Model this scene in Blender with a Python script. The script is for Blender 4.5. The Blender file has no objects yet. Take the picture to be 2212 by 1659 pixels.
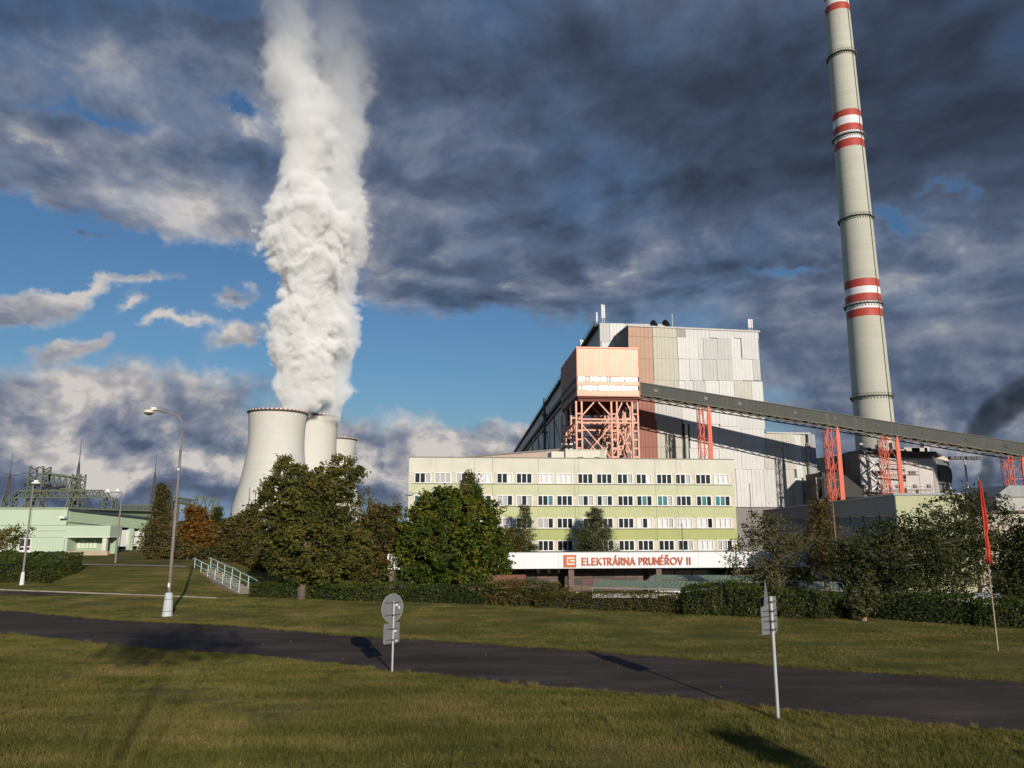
import bpy, bmesh, math, random
import numpy as np
from mathutils import Vector, Matrix
PI = math.pi
SC = bpy.context.scene
COL = SC.collection
# ---------------------------------------------------------------- camera
EYE = Vector((0, 0, 4.9))
PITCH = math.radians(10.48)
FPX, CX, CY = 1600.0, 1106.0, 829.5
cam_data = bpy.data.cameras.new('camera')
cam_data.sensor_width = 36.0
cam_data.lens = FPX / 2212.0 * 36.0
cam_data.clip_start = 0.1
cam_data.clip_end = 20000
cam = bpy.data.objects.new('camera', cam_data)
COL.objects.link(cam)
cam.location = EYE
cam.rotation_euler = (PI / 2 + PITCH, 0, 0)
SC.camera = cam
# ---------------------------------------------------------------- sun and exposure
SUN_EL, SUN_AZ = math.radians(17.5), math.radians(20.0)      # azimuth: right of "behind the camera"
sun_dir = Vector((math.sin(SUN_AZ) * math.cos(SUN_EL), -math.cos(SUN_AZ) * math.cos(SUN_EL), math.sin(SUN_EL)))
sl = bpy.data.lights.new('sun', 'SUN')
sl.energy = 4.3
sl.angle = math.radians(0.5)
sl.color = (1.0, 0.91, 0.79)
so = bpy.data.objects.new('sun', sl)
COL.objects.link(so)
so.rotation_euler = sun_dir.to_track_quat('Z', 'Y').to_euler()
so.location = (20, -30, 60)
SC.view_settings.view_transform = 'Standard'
SC.view_settings.look = 'None'
SC.view_settings.exposure = 0.0
SC.view_settings.gamma = 1.0
SC.view_settings.use_curve_mapping = False
SC.cycles.volume_bounces = 9
SC.cycles.volume_step_rate = 1.6
SC.cycles.volume_max_steps = 512
SC.cycles.max_bounces = 8
SC.cycles.diffuse_bounces = 3
SC.cycles.glossy_bounces = 3
SC.cycles.transparent_max_bounces = 8
SC.cycles.transmission_bounces = 4
SC.cycles.caustics_reflective = False
SC.cycles.caustics_refractive = False

# ---------------------------------------------------------------- picture ray helpers (survey of the place)
SP, CP = math.sin(PITCH), math.cos(PITCH)
def ray(px, py):
    cx, cy = (px - CX) / FPX, (CY - py) / FPX
    return Vector((cx, CP - SP * cy, SP + CP * cy))
def P(px, py, d):
    r = ray(px, py)
    return EYE + r * (d / r.y)
def PZ(px, py, z):
    r = ray(px, py)
    return EYE + r * ((z - EYE.z) / r.z)
def px_to_m(py, d):                    # metres per display pixel at depth d
    return d / ray(CX, py).y / FPX

class NT:
    """small helper that writes shader / field node graphs"""
    def __init__(s, tree):
        s.t = tree; s.N = tree.nodes; s.L = tree.links
    def node(s, kind, ins=None, **props):
        n = s.N.new(kind)
        for k, v in props.items(): setattr(n, k, v)
        for k, v in (ins or {}).items(): s.put(n.inputs[k], v)
        return n
    def put(s, sock, v):
        if isinstance(v, bpy.types.NodeSocket): s.L.new(v, sock)
        elif isinstance(v, bpy.types.Node): s.L.new(v.outputs[0], sock)
        elif v is not None:
            if hasattr(sock.default_value, '__len__') and isinstance(v, (tuple, list)) and len(sock.default_value) == 4 and len(v) == 3:
                v = (*v, 1)
            sock.default_value = v
    def m(s, op, a, b=None, c=None, clamp=False):
        n = s.node('ShaderNodeMath', operation=op, use_clamp=clamp)
        s.put(n.inputs[0], a)
        if b is not None: s.put(n.inputs[1], b)
        if c is not None: s.put(n.inputs[2], c)
        return n.outputs[0]
    def v(s, op, a, b=None):
        n = s.node('ShaderNodeVectorMath', operation=op)
        s.put(n.inputs[0], a)
        if b is not None:
            s.put(n.inputs[3 if op == 'SCALE' else 1], b)
        return n.outputs[1] if op in ('LENGTH', 'DOT_PRODUCT', 'DISTANCE') else n.outputs[0]
    def rng(s, val, a, b, c=0.0, d=1.0, kind='SMOOTHSTEP'):
        n = s.node('ShaderNodeMapRange', interpolation_type=kind)
        for i, x in enumerate((val, a, b, c, d)): s.put(n.inputs[i], x)
        return n.outputs[0]
    def noise(s, vec, scale, detail=4, rough=0.5, dist=0.0):
        n = s.node('ShaderNodeTexNoise', {'Vector': vec, 'Scale': scale, 'Detail': detail, 'Roughness': rough, 'Distortion': dist})
        return n.outputs[0]
    def mix(s, f, a, b, blend='MIX'):
        n = s.node('ShaderNodeMix', data_type='RGBA', blend_type=blend)
        s.put(n.inputs[0], f); s.put(n.inputs[6], a); s.put(n.inputs[7], b)
        return n.outputs[2]
    def ramp(s, f, stops):
        n = s.node('ShaderNodeValToRGB'); cr = n.color_ramp
        while len(cr.elements) < len(stops): cr.elements.new(0.5)
        for e, (p, c) in zip(cr.elements, stops):
            e.position = p; e.color = (*c, 1)
        s.put(n.inputs[0], f)
        return n.outputs[0]

# ---------------------------------------------------------------- world: daylight sky with broken storm clouds
world = bpy.data.worlds.new('World')
SC.world = world
world.use_nodes = True
w = NT(world.node_tree)
w.N.clear()
sky = w.node('ShaderNodeTexSky', sky_type='NISHITA', sun_disc=False, sun_elevation=SUN_EL,
             sun_rotation=PI - SUN_AZ, altitude=300, air_density=1.35, dust_density=0.3, ozone_density=2.5)
geo = w.node('ShaderNodeTexCoord')
D = geo.outputs['Generated']
sep = w.node('ShaderNodeSeparateXYZ', {0: D})
dx, dy, dz = sep.outputs
az = w.m('ARCTAN2', dx, dy)
el = w.m('ARCSINE', dz)
ae = w.node('ShaderNodeCombineXYZ', {0: az, 1: el, 2: 0.0}).outputs[0]
# cloud deck coordinates: flatten towards the horizon
inv = w.m('DIVIDE', 1.0, w.m('ADD', w.m('MAXIMUM', dz, 0.0), 0.36))
deck = w.v('SCALE', D, inv)
deck = w.v('MULTIPLY', deck, (1.0, 0.9, 2.2))
wn = w.node('ShaderNodeTexNoise', {'Vector': deck, 'Scale': 1.3, 'Detail': 4, 'Roughness': 0.5})
warp = w.v('SCALE', w.v('SUBTRACT', wn.outputs[1], (0.5, 0.5, 0.5)), 0.35)
deckw = w.v('ADD', deck, warp)
nbig = w.noise(deckw, 2.6, 8, 0.54)
nmid = w.noise(w.v('ADD', deckw, (7.3, 2.1, 4.4)), 6.4, 8, 0.56)
nfin = w.noise(w.v('ADD', deckw, (1.3, 9.1, 0.4)), 20.0, 6, 0.62)
lowk = w.rng(el, 0.30, 0.10)                                   # near the horizon clouds are seen side on: rounder puffs
aev = w.v('ADD', w.v('MULTIPLY', ae, (1.0, 1.35, 1.0)), w.v('SCALE', w.v('SUBTRACT', w.node('ShaderNodeTexNoise', {'Vector': ae, 'Scale': 5.0, 'Detail': 3, 'Roughness': 0.5}).outputs[1], (0.5, 0.5, 0.5)), 0.10))
def blendn(a, b_): return w.m('MULTIPLY_ADD', lowk, w.m('SUBTRACT', b_, a), a)
nbig = blendn(nbig, w.noise(aev, 5.5, 7, 0.52))
nmid0 = nmid
nmid = blendn(nmid, w.noise(w.v('ADD', aev, (3.3, 1.1, 0.4)), 13.0, 7, 0.55))
nfin = blendn(nfin, w.noise(aev, 38.0, 5, 0.6))
nstr = w.noise(w.v('MULTIPLY', w.v('ADD', ae, w.v('SCALE', warp, 0.35)), (3.6, 17.0, 1.0)), 1.4, 5, 0.55)
# wobble the blob coordinates
aew = w.v('ADD', ae, w.v('MULTIPLY', w.v('SUBTRACT', w.node('ShaderNodeTexNoise', {'Vector': ae, 'Scale': 9.0, 'Detail': 6, 'Roughness': 0.6}).outputs[1], (0.5, 0.5, 0.5)), (0.17, 0.11, 0.0)))
def blobs(acc, items):
    for (px, py, rx, ry, rot, amp) in items:
        r = ray(px, py).normalized()
        a, e = math.atan2(r.x, r.y), math.asin(r.z)
        sx = rx / FPX * 1.25; sy = ry / FPX * 1.25
        mp = w.node('ShaderNodeMapping', {'Vector': aew, 'Location': (a, e, 0), 'Rotation': (0, 0, math.radians(-rot)), 'Scale': (sx, sy, 1)}, vector_type='TEXTURE')
        g = w.node('ShaderNodeTexGradient', {'Vector': mp.outputs[0]}, gradient_type='QUADRATIC_SPHERE')
        acc = w.m('MULTIPLY_ADD', g.outputs[1], amp, acc)
    return acc
# coverage: positive = cloud, negative = clear sky.  (x, y, rx, ry, rotation deg, amount)
COVER = [
    (1700, 150, 1500, 620, -6, 2.4), (1150, 420, 620, 330, 0, 1.3), (1250, 610, 560, 150, -4, 1.0),
    (850, 40, 300, 160, 0, 1.2), (520, 60, 300, 140, 0, .7), (80, 330, 300, 120, 0, .9),
    (2050, 600, 560, 420, 0, 1.5), (2000, 850, 480, 260, 0, 1.2), (1750, 760, 320, 160, 0, .7),
    (300, 130, 700, 280, 4, 1.7), (250, 330, 600, 110, 3, 1.5), (200, 415, 360, 80, 0, 1.3), (620, 340, 330, 190, 0, .7),
    (420, 460, 200, 120, -25, 1.6), (560, 530, 160, 100, 0, 1.3), (790, 470, 90, 130, 0, .9), (820, 600, 160, 90, 0, .7),
    (60, 645, 190, 40, -24, 2.1), (150, 600, 150, 28, -20, 1.6), (320, 590, 130, 36, -10, 2.0), (185, 735, 90, 34, -28, 2.1),
    (40, 690, 120, 30, -18, 1.8), (515, 705, 130, 36, -22, 1.9), (500, 630, 80, 28, -10, 1.8), (390, 690, 120, 24, -12, 1.6), (290, 645, 80, 28, -15, 1.6),
    (180, 497, 130, 32, 0, 2.3), (150, 850, 480, 120, -13, 2.0), (480, 850, 200, 70, -20, 1.1),
    (150, 990, 720, 190, -4, 2.6), (900, 1010, 520, 130, 0, 2.6), (2050, 1010, 400, 180, 0, 2.0), (1230, 960, 330, 70, 0, 1.2),
    # openings
    (150, 500, 360, 90, 0, -1.3), (300, 570, 460, 110, 0, -.8), (520, 480, 90, 50, 0, -.5), (970, 790, 420, 150, 0, -1.9), (330, 770, 340, 130, -8, -.75),
    (1930, 480, 110, 30, 32, -2.0), (2030, 425, 90, 22, 30, -1.3), (1690, 585, 120, 24, 12, -1.5), (780, 400, 80, 60, 0, -.6),
    (510, 235, 130, 34, 0, -1.3), (200, 243, 260, 26, -4, -1.2), (480, 20, 160, 36, 0, -.7), (30, 470, 120, 40, 0, -.8), (1130, 730, 200, 60, 0, -.9), (1660, 850, 180, 40, 0, -.4), (500, 960, 90, 50, -40, -.3),
]
LIGHT = [
    (1000, 330, 500, 260, 0, .06), (300, 300, 800, 400, 0, .03), (330, 60, 500, 110, 0, -.12), (2050, 650, 300, 200, 0, .06),
    (200, 920, 800, 240, 0, .26), (950, 990, 500, 150, 0, .16), (300, 260, 700, 330, 0, .12), (2000, 720, 500, 330, 0, .04), (1300, 560, 500, 160, 0, .06),
    (250, 120, 330, 130, -16, .30), (120, 190, 200, 90, 0, .05), (260, 285, 230, 60, -6, .26), (510, 275, 60, 34, 0, .35), (60, 270, 90, 36, 0, .2),
    (250, 410, 300, 62, 0, .28), (420, 460, 170, 110, -25, .40), (560, 530, 150, 90, 0, .28), (800, 480, 70, 110, 0, .36), (690, 400, 300, 300, 0, .06),
    (1130, 335, 150, 80, -10, .22), (1380, 570, 220, 60, -6, .34), (1270, 585, 80, 30, 0, .15), (830, 610, 140, 60, 0, .24), (940, 545, 50, 26, 0, .26), (1085, 600, 60, 26, 20, .30),
    (1800, 580, 240, 60, 20, .22), (2100, 540, 260, 70, 10, .14), (1900, 520, 170, 60, 20, .2), (1350, 690, 260, 50, 6, .26), (1950, 700, 300, 50, 4, .12), (1800, 830, 300, 60, 0, .1),
    (100, 620, 420, 130, 0, .45), (330, 600, 300, 130, 0, .45), (500, 680, 260, 110, 0, .42), (185, 735, 140, 60, 0, .3),
    (200, 830, 420, 70, -12, .34), (330, 850, 300, 60, -14, .16), (450, 860, 160, 70, 0, .2), (60, 940, 160, 40, -6, .22),
    (330, 1000, 260, 52, 2, .62), (450, 1010, 180, 46, -12, .34), (230, 1010, 110, 36, 0, .4), (80, 975, 130, 36, 0, .35), (180, 1030, 120, 30, 0, .3),
    (850, 905, 200, 34, 0, .35), (1030, 905, 150, 44, 6, .5), (1000, 975, 130, 50, 0, .55), (1080, 980, 120, 40, 0, .4), (800, 1010, 100, 56, 0, .42), (880, 1060, 80, 70, 0, .4), (900, 960, 300, 60, 0, .22),
    (1150, 930, 120, 50, 0, .5), (2010, 900, 200, 70, 0, .22), (2140, 1010, 80, 60, 0, .30), (2000, 960, 130, 60, 0, .3), (2200, 900, 60, 60, 0, .2), (1750, 960, 160, 60, 0, .12),
    # dark masses
    (1750, 230, 950, 360, -4, -.50), (1250, 130, 420, 240, -4, -.16), (2180, 120, 300, 330, 0, -.2), (1980, 300, 340, 170, 25, -.2), (1300, 650, 330, 60, -3, -.16),
    (60, 60, 240, 130, -20, -.22), (140, 200, 220, 50, 0, -.1), (100, 340, 300, 50, 0, -.18), (420, 190, 240, 36, 0, -.1), (480, 60, 260, 100, 0, -.16), (180, 497, 110, 26, 0, -.3),
    (300, 1065, 620, 50, 0, -.32), (830, 1080, 120, 50, 0, -.25), (2100, 840, 300, 60, 0, -.08), (460, 950, 180, 60, 0, -.06), (160, 470, 200, 30, 0, -.12),
]
generic = w.m('MULTIPLY_ADD', w.m('SUBTRACT', w.noise(D, 1.6, 3, 0.5), 0.5), 2.0, 0.10)   # the rest of the sky
front = w.rng(dy, 0.15, 0.6)
cov = w.m('MULTIPLY_ADD', front, w.m('SUBTRACT', -0.42, generic), generic)
cov = blobs(cov, COVER)
cov = w.m('MINIMUM', w.m('MAXIMUM', cov, -0.75), w.m('MULTIPLY_ADD', lowk, 0.45, 0.80))
cov = w.m('MULTIPLY_ADD', w.m('SUBTRACT', nbig, 0.5), 1.3, cov)
cov = w.m('MULTIPLY_ADD', w.m('SUBTRACT', nmid, 0.5), 1.5, cov)
cov = w.m('MULTIPLY_ADD', w.m('SUBTRACT', nstr, 0.5), 0.3, cov)
cov = w.m('MULTIPLY_ADD', w.m('SUBTRACT', nfin, 0.5), 0.6, cov)
alpha = w.rng(cov, -0.22, 0.86)
lit = w.m('MULTIPLY_ADD', w.rng(el, 0.0, 0.9), -0.06, 0.44)
lit = blobs(lit, LIGHT)
lit = w.m('MINIMUM', w.m('MAXIMUM', lit, 0.08), 0.92)
namp = w.rng(lit, 0.05, 0.5, 0.38, 1.0, 'LINEAR')
var = w.m('MULTIPLY', w.m('SUBTRACT', nbig, 0.5), w.m('MULTIPLY_ADD', lowk, 0.35, 0.45))
var = w.m('MULTIPLY_ADD', w.m('SUBTRACT', nmid, 0.5), w.m('MULTIPLY_ADD', lowk, 0.45, 0.15), var)
relief = blendn(w.m('SUBTRACT', nmid0, w.noise(w.v('ADD', w.v('ADD', deckw, (7.3, 2.1, 4.4)), (0.026, -0.04, 0.045)), 6.4, 8, 0.56)),
                w.m('SUBTRACT', w.noise(w.v('ADD', aev, (3.31, 1.112, 0.4)), 13.0, 7, 0.55), w.noise(w.v('ADD', aev, (3.3, 1.1, 0.4)), 13.0, 7, 0.55)))
var = w.m('MULTIPLY_ADD', relief, -1.25, var)
var = w.m('MULTIPLY_ADD', w.m('SUBTRACT', nfin, 0.5), 0.24, var)
lit = w.m('MULTIPLY_ADD', var, namp, lit)
lit = w.m('MULTIPLY_ADD', w.m('SUBTRACT', 1.0, w.m('MINIMUM', w.m('MAXIMUM', cov, 0.0), 1.0)), 0.20, lit)   # thin edges are bright
ccol = w.ramp(lit, [(0.0, (.030, .041, .066)), (0.22, (.054, .076, .124)), (0.45, (.096, .130, .208)), (0.68, (.205, .232, .300)), (0.88, (.42, .41, .42)), (1.0, (.62, .58, .55))])
skyc = w.v('SCALE', w.v('MULTIPLY', sky.outputs[0], (0.60, 0.86, 1.16)), 0.066)
skyc = w.mix(w.rng(el, 0.20, -0.02), skyc, (0.19, 0.30, 0.45, 1))
final = w.mix(alpha, skyc, ccol)
bg = w.node('ShaderNodeBackground', {'Color': final, 'Strength': 1.0})
wo = w.node('ShaderNodeOutputWorld', {'Surface': bg.outputs[0]})
world.cycles.sampling_method = 'MANUAL'
world.cycles.sample_map_resolution = 512
# ================================================================ mesh / object library
rnd = random.Random(7)
def sm(t):
    t = np.clip(t, 0.0, 1.0)
    return t * t * (3 - 2 * t)

_mats = {}
def mat(name, col=None, rough=0.7, var=0.15, scale=1.0, stretch=(1, 1, 1), col2=None, c2amt=0.5, metal=0.0, bump=0.0, bscale=20.0,
        streak=None, streak_amt=0.0, spec=0.4, coat=0.0, isl=0.0, rings=0.0, ring_amt=.12):
    """procedural material: base colour broken up by noise, optional rain streaks, optional fine relief"""
    if name in _mats: return _mats[name]
    m = bpy.data.materials.new(name); m.use_nodes = True
    n = NT(m.node_tree)
    b = n.N['Principled BSDF']
    co = n.node('ShaderNodeTexCoord').outputs['Object']
    vec = n.v('MULTIPLY', co, stretch)
    n1 = n.noise(vec, scale, 5, 0.6)
    f = n.rng(n1, 0.3, 0.7, 1 - var, 1 + var, 'LINEAR')
    c = n.v('SCALE', (*col,), f)
    if col2 is not None:
        n2 = n.noise(n.v('ADD', vec, (13.1, 4.7, 8.3)), scale * 0.6, 6, 0.65)
        c = n.mix(n.m('MULTIPLY', n.rng(n2, 0.42, 0.68), c2amt), c, (*col2, 1))
    if streak is not None:
        n3 = n.noise(n.v('MULTIPLY', co, (1.6, 1.6, 0.05)), 1.3, 4, 0.6)
        n4 = n.noise(co, 0.11, 3, 0.5)
        c = n.mix(n.m('MULTIPLY', n.m('MULTIPLY', n.rng(n3, 0.5, 0.72), n.rng(n4, 0.4, 0.62)), streak_amt), c, (*streak, 1))
    if rings:                       # pour joints left by climbing formwork
        zc = n.node('ShaderNodeSeparateXYZ', {0: co}).outputs[2]
        fr_ = n.m('FRACT', n.m('DIVIDE', n.m('ADD', zc, 500.0), rings))
        c = n.v('SCALE', c, n.m('SUBTRACT', 1.0, n.m('MULTIPLY', n.m('LESS_THAN', fr_, 0.09), ring_amt)))
        stp_ = n.noise(n.node('ShaderNodeCombineXYZ', {2: n.m('FLOOR', n.m('DIVIDE', n.m('ADD', zc, 500.0), rings))}).outputs[0], 3.7, 1, .5)
        c = n.v('SCALE', c, n.rng(stp_, .3, .7, 1 - ring_amt * .6, 1 + ring_amt * .6, 'LINEAR'))
    if isl:
        g = n.node('ShaderNodeNewGeometry')
        c = n.v('SCALE', c, n.rng(g.outputs['Random Per Island'], 0, 1, 1 - isl, 1 + isl, 'LINEAR'))
    n.put(b.inputs['Base Color'], c)
    b.inputs['Roughness'].default_value = rough
    b.inputs['Metallic'].default_value = metal
    b.inputs['Specular IOR Level'].default_value = spec
    b.inputs['Coat Weight'].default_value = coat
    if bump:
        bn = n.node('ShaderNodeBump', {'Strength': bump, 'Distance': 0.05, 'Height': n.noise(co, bscale, 4, 0.6)})
        n.put(b.inputs['Normal'], bn.outputs[0])
    _mats[name] = m
    return m

def leafmat(name, cols, rough=0.6, trans=0.35, nscale=0.5):
    """leaf material: hue drifts slowly through the crown and jumps a little from leaf to leaf"""
    m = bpy.data.materials.new(name); m.use_nodes = True
    n = NT(m.node_tree); n.N.clear()
    g = n.node('ShaderNodeNewGeometry')
    nz = n.noise(g.outputs['Position'], nscale, 4, 0.6)
    t = n.m('ADD', n.m('MULTIPLY', n.m('SUBTRACT', nz, 0.5), 1.9), n.m('MULTIPLY', n.m('SUBTRACT', g.outputs['Random Per Island'], 0.5), 0.55))
    t = n.m('ADD', t, 0.5, clamp=True)
    k = len(cols) - 1
    c = n.ramp(t, [(i / k, cc) for i, cc in enumerate(cols)])
    d = n.node('ShaderNodeBsdfPrincipled', {'Base Color': c, 'Roughness': rough, 'Specular IOR Level': 0.25})
    tr = n.node('ShaderNodeBsdfTranslucent', {'Color': n.v('MULTIPLY', c, (1.25, 1.25, 0.6))})
    mx = n.node('ShaderNodeMixShader', {0: trans, 1: d.outputs[0], 2: tr.outputs[0]})
    n.node('ShaderNodeOutputMaterial', {'Surface': mx.outputs[0]})
    return m

def wpos(o):
    p = Vector((0, 0, 0))
    while o is not None:
        p = p + o.location; o = o.parent
    return p

class MB:
    """collects shapes, then links them as one mesh object"""
    def __init__(s): s.v = []; s.f = []; s.mi = []; s.m = 0
    def _add(s, vs, fs):
        b = len(s.v)
        s.v += [tuple(x) for x in vs]
        for f in fs:
            s.f.append(tuple(b + i for i in f)); s.mi.append(s.m)
        return s
    BOXF = [(0, 3, 2, 1), (4, 5, 6, 7), (0, 1, 5, 4), (1, 2, 6, 5), (2, 3, 7, 6), (3, 0, 4, 7)]
    def box(s, x0, x1, y0, y1, z0, z1):
        return s._add([(x0, y0, z0), (x1, y0, z0), (x1, y1, z0), (x0, y1, z0), (x0, y0, z1), (x1, y0, z1), (x1, y1, z1), (x0, y1, z1)], MB.BOXF)
    def hexa(s, pts): return s._add(pts, MB.BOXF)
    def beam(s, p, q, wd, ht=None, up=(0, 0, 1)):
        p, q = Vector(p), Vector(q); d = q - p
        if d.length < 1e-6: return s
        d.normalize(); u = Vector(up)
        if abs(d.dot(u)) > 0.99: u = Vector((0, 1, 0))
        x = d.cross(u).normalized() * wd / 2; z = x.cross(d).normalized() * (ht or wd) / 2
        return s._add([p - x - z, p + x - z, q + x - z, q - x - z, p - x + z, p + x + z, q + x + z, q - x + z], MB.BOXF)
    def tube(s, pts, rs, n=8, cap=True):
        pts = [Vector(p) for p in pts]
        if not hasattr(rs, '__len__'): rs = [rs] * len(pts)
        b = len(s.v); x = None
        for i, p in enumerate(pts):
            d = (pts[min(i + 1, len(pts) - 1)] - pts[max(i - 1, 0)]).normalized()
            if x is None:
                x = d.cross(Vector((0, 0, 1)) if abs(d.z) < .9 else Vector((0, 1, 0))).normalized()
            x = (x - d * x.dot(d)).normalized(); y = d.cross(x)
            for k in range(n):
                a = 2 * PI * k / n
                s.v.append(tuple(p + (x * math.cos(a) + y * math.sin(a)) * rs[i]))
        for i in range(len(pts) - 1):
            for k in range(n):
                s.f.append((b + i * n + k, b + i * n + (k + 1) % n, b + (i + 1) * n + (k + 1) % n, b + (i + 1) * n + k)); s.mi.append(s.m)
        if cap:
            s.f.append(tuple(b + k for k in range(n))[::-1]); s.mi.append(s.m)
            s.f.append(tuple(b + (len(pts) - 1) * n + k for k in range(n))); s.mi.append(s.m)
        return s
    def lathe(s, prof, n=48, c=(0, 0), cap=False, a0=0.0, a1=2 * PI):
        b = len(s.v); full = abs(a1 - a0 - 2 * PI) < 1e-6; nn = n if full else n + 1
        for r, z in prof:
            for k in range(nn):
                a = a0 + (a1 - a0) * k / n
                s.v.append((c[0] + r * math.cos(a), c[1] + r * math.sin(a), z))
        for i in range(len(prof) - 1):
            for k in range(n):
                k2 = (k + 1) % nn
                s.f.append((b + i * nn + k, b + i * nn + k2, b + (i + 1) * nn + k2, b + (i + 1) * nn + k)); s.mi.append(s.m)
        if cap:
            s.f.append(tuple(b + (len(prof) - 1) * nn + k for k in range(nn))); s.mi.append(s.m)
        return s
    def prism(s, poly, z0, z1):
        n = len(poly)
        s._add([(x, y, z0) for x, y in poly] + [(x, y, z1) for x, y in poly],
               [tuple(range(n))[::-1], tuple(range(n, 2 * n))] + [(i, (i + 1) % n, n + (i + 1) % n, n + i) for i in range(n)])
        return s
    def plate(s, poly, y0, y1):                     # polygon in x, z extruded along y
        n = len(poly)
        s._add([(x, y0, z) for x, z in poly] + [(x, y1, z) for x, z in poly],
               [tuple(range(n)), tuple(range(n, 2 * n))[::-1]] + [(i, n + i, n + (i + 1) % n, (i + 1) % n) for i in range(n)])
        return s
    def quad(s, a, b, c, d): return s._add([a, b, c, d], [(0, 1, 2, 3)])
    def truss(s, p, q, wx, wz, n, t, up=(0, 0, 1)):
        """four-chord lattice girder from p to q"""
        p, q = Vector(p), Vector(q); d = (q - p).normalized(); u = Vector(up)
        if abs(d.dot(u)) > 0.99: u = Vector((0, 1, 0))
        x = d.cross(u).normalized() * wx / 2; z = x.cross(d).normalized() * wz / 2
        cs = [(-1, -1), (1, -1), (1, 1), (-1, 1)]
        for a, b_ in cs: s.beam(p + x * a + z * b_, q + x * a + z * b_, t)
        for i in range(n):
            A = p.lerp(q, i / n); B = p.lerp(q, (i + 1) / n)
            for k in range(4):
                a, b_ = cs[k], cs[(k + 1) % 4]
                if i % 2: a, b_ = b_, a
                s.beam(A + x * a[0] + z * a[1], B + x * b_[0] + z * b_[1], t * .6)
        return s
    def build(s, name, m=None, parent=None, world=True, kind=None, label=None, smooth=False):
        off = wpos(parent) if (parent is not None and world) else Vector((0, 0, 0))
        me = bpy.data.meshes.new(name)
        me.from_pydata([(a - off.x, b - off.y, c - off.z) for a, b, c in s.v], [], s.f)
        ms = m if isinstance(m, (list, tuple)) else [m]
        for x in ms:
            if x: me.materials.append(x)
        if len(ms) > 1: me.polygons.foreach_set('material_index', s.mi)
        if smooth: me.polygons.foreach_set('use_smooth', [True] * len(s.f))
        me.update()
        o = bpy.data.objects.new(name, me); COL.objects.link(o)
        if parent is not None: o.parent = parent
        if kind: o['kind'] = kind
        if label: o['label'] = label
        return o

def tag(o, label=None, cat=None, group=None, kind=None):
    if label: o['label'] = label
    if cat: o['category'] = cat
    if group: o['group'] = group
    if kind: o['kind'] = kind
    return o
def thing(name, label, cat, loc=(0, 0, 0), rz=0.0, group=None):
    o = bpy.data.objects.new(name, None); COL.objects.link(o)
    o.location = loc; o.rotation_euler = (0, 0, rz); o.empty_display_size = 0.3
    return tag(o, label, cat, group)
def copy_tree(o, parent=None, **kw):
    c = o.copy(); COL.objects.link(c)
    if parent is not None: c.parent = parent
    for ch in [x for x in bpy.data.objects if x.parent == o]: copy_tree(ch, c)
    for k, v_ in kw.items():
        if k in ('loc',): c.location = v_
        else: c[k] = v_
    return c
def put_copy(src, name, parent, loc, m=None, scale=None):
    c = src.copy(); c.name = name; COL.objects.link(c); c.parent = parent; c.location = loc
    if scale: c.scale = scale
    return c

class Frame:
    """a yawed local frame: x along a facade, y into depth, z up"""
    def __init__(s, origin, yaw):
        s.o = Vector(origin); s.yaw = yaw
        s.x = Vector((math.cos(yaw), math.sin(yaw), 0)); s.y = Vector((-math.sin(yaw), math.cos(yaw), 0))
    def hit(s, px, py, yl=0.0):
        r = ray(px, py); a = EYE - s.o
        t = (yl - a.dot(s.y)) / r.dot(s.y)
        p = a + r * t
        return p.dot(s.x), p.z
    def W(s, x, y, z): return s.o + s.x * x + s.y * y + Vector((0, 0, z))

# ---------------------------------------------------------------- terrain height
def hedge_y(x): return 45.5 - 0.33 * np.clip(x, -30, 40)
def gz_np(x, y):
    x = np.asarray(x, float); y = np.asarray(y, float)
    drop = -4.6 * sm((y - hedge_y(x) - 3) / 28)
    mound = 1.3 * sm((y - 52) / 9.5)
    mask = sm((-17.5 - x) / 8.5)
    z = drop * (1 - mask) + mound * mask
    far = sm((y - 130) / 60)
    z = z * (1 - far) - 4.6 * far
    return z
def gz(x, y): return float(gz_np(x, y))
def G(px, py):
    """point where the picture ray meets the ground"""
    r = ray(px, py); t0 = 5.0; prev = t0
    t = t0
    while t < 900:
        p = EYE + r * t
        if p.z < gz(p.x, p.y):
            lo, hi = prev, t
            for _ in range(30):
                md = (lo + hi) / 2; p = EYE + r * md
                if p.z < gz(p.x, p.y): hi = md
                else: lo = md
            return EYE + r * hi
        prev = t; t += 0.5
    return EYE + r * 900
# ================================================================ the ground, road, lane and paths
def line_at(pts, x):
    xs = [p[0] for p in pts]; ys = [p[1] for p in pts]
    return np.interp(x, xs, ys)
near_px = [(0, 1369), (250, 1396), (550, 1418.5), (845, 1449), (1106, 1479), (1455, 1506), (1681, 1531.5), (2212, 1586)]
far_px = [(0, 1319), (250, 1341.7), (500, 1353), (750, 1375), (950, 1386.5), (1106, 1397), (1406, 1418), (1681, 1441), (1846, 1452), (2212, 1477)]
NEAR = [tuple(PZ(x, y, 0).xy) for x, y in near_px]
FAR = [tuple(PZ(x, y, 0).xy) for x, y in far_px]
def extend(L, k=60):
    a, b = Vector(L[0]), Vector(L[2]); c, d = Vector(L[-1]), Vector(L[-3])
    s = a + (a - b).normalized() * k; e = c + (c - d).normalized() * k
    return [tuple(s)] + L + [tuple(e)]
NEAR = extend(NEAR); FAR = extend(FAR)
def road_y(L, x): return np.interp(x, [p[0] for p in L], [p[1] for p in L])

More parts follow.
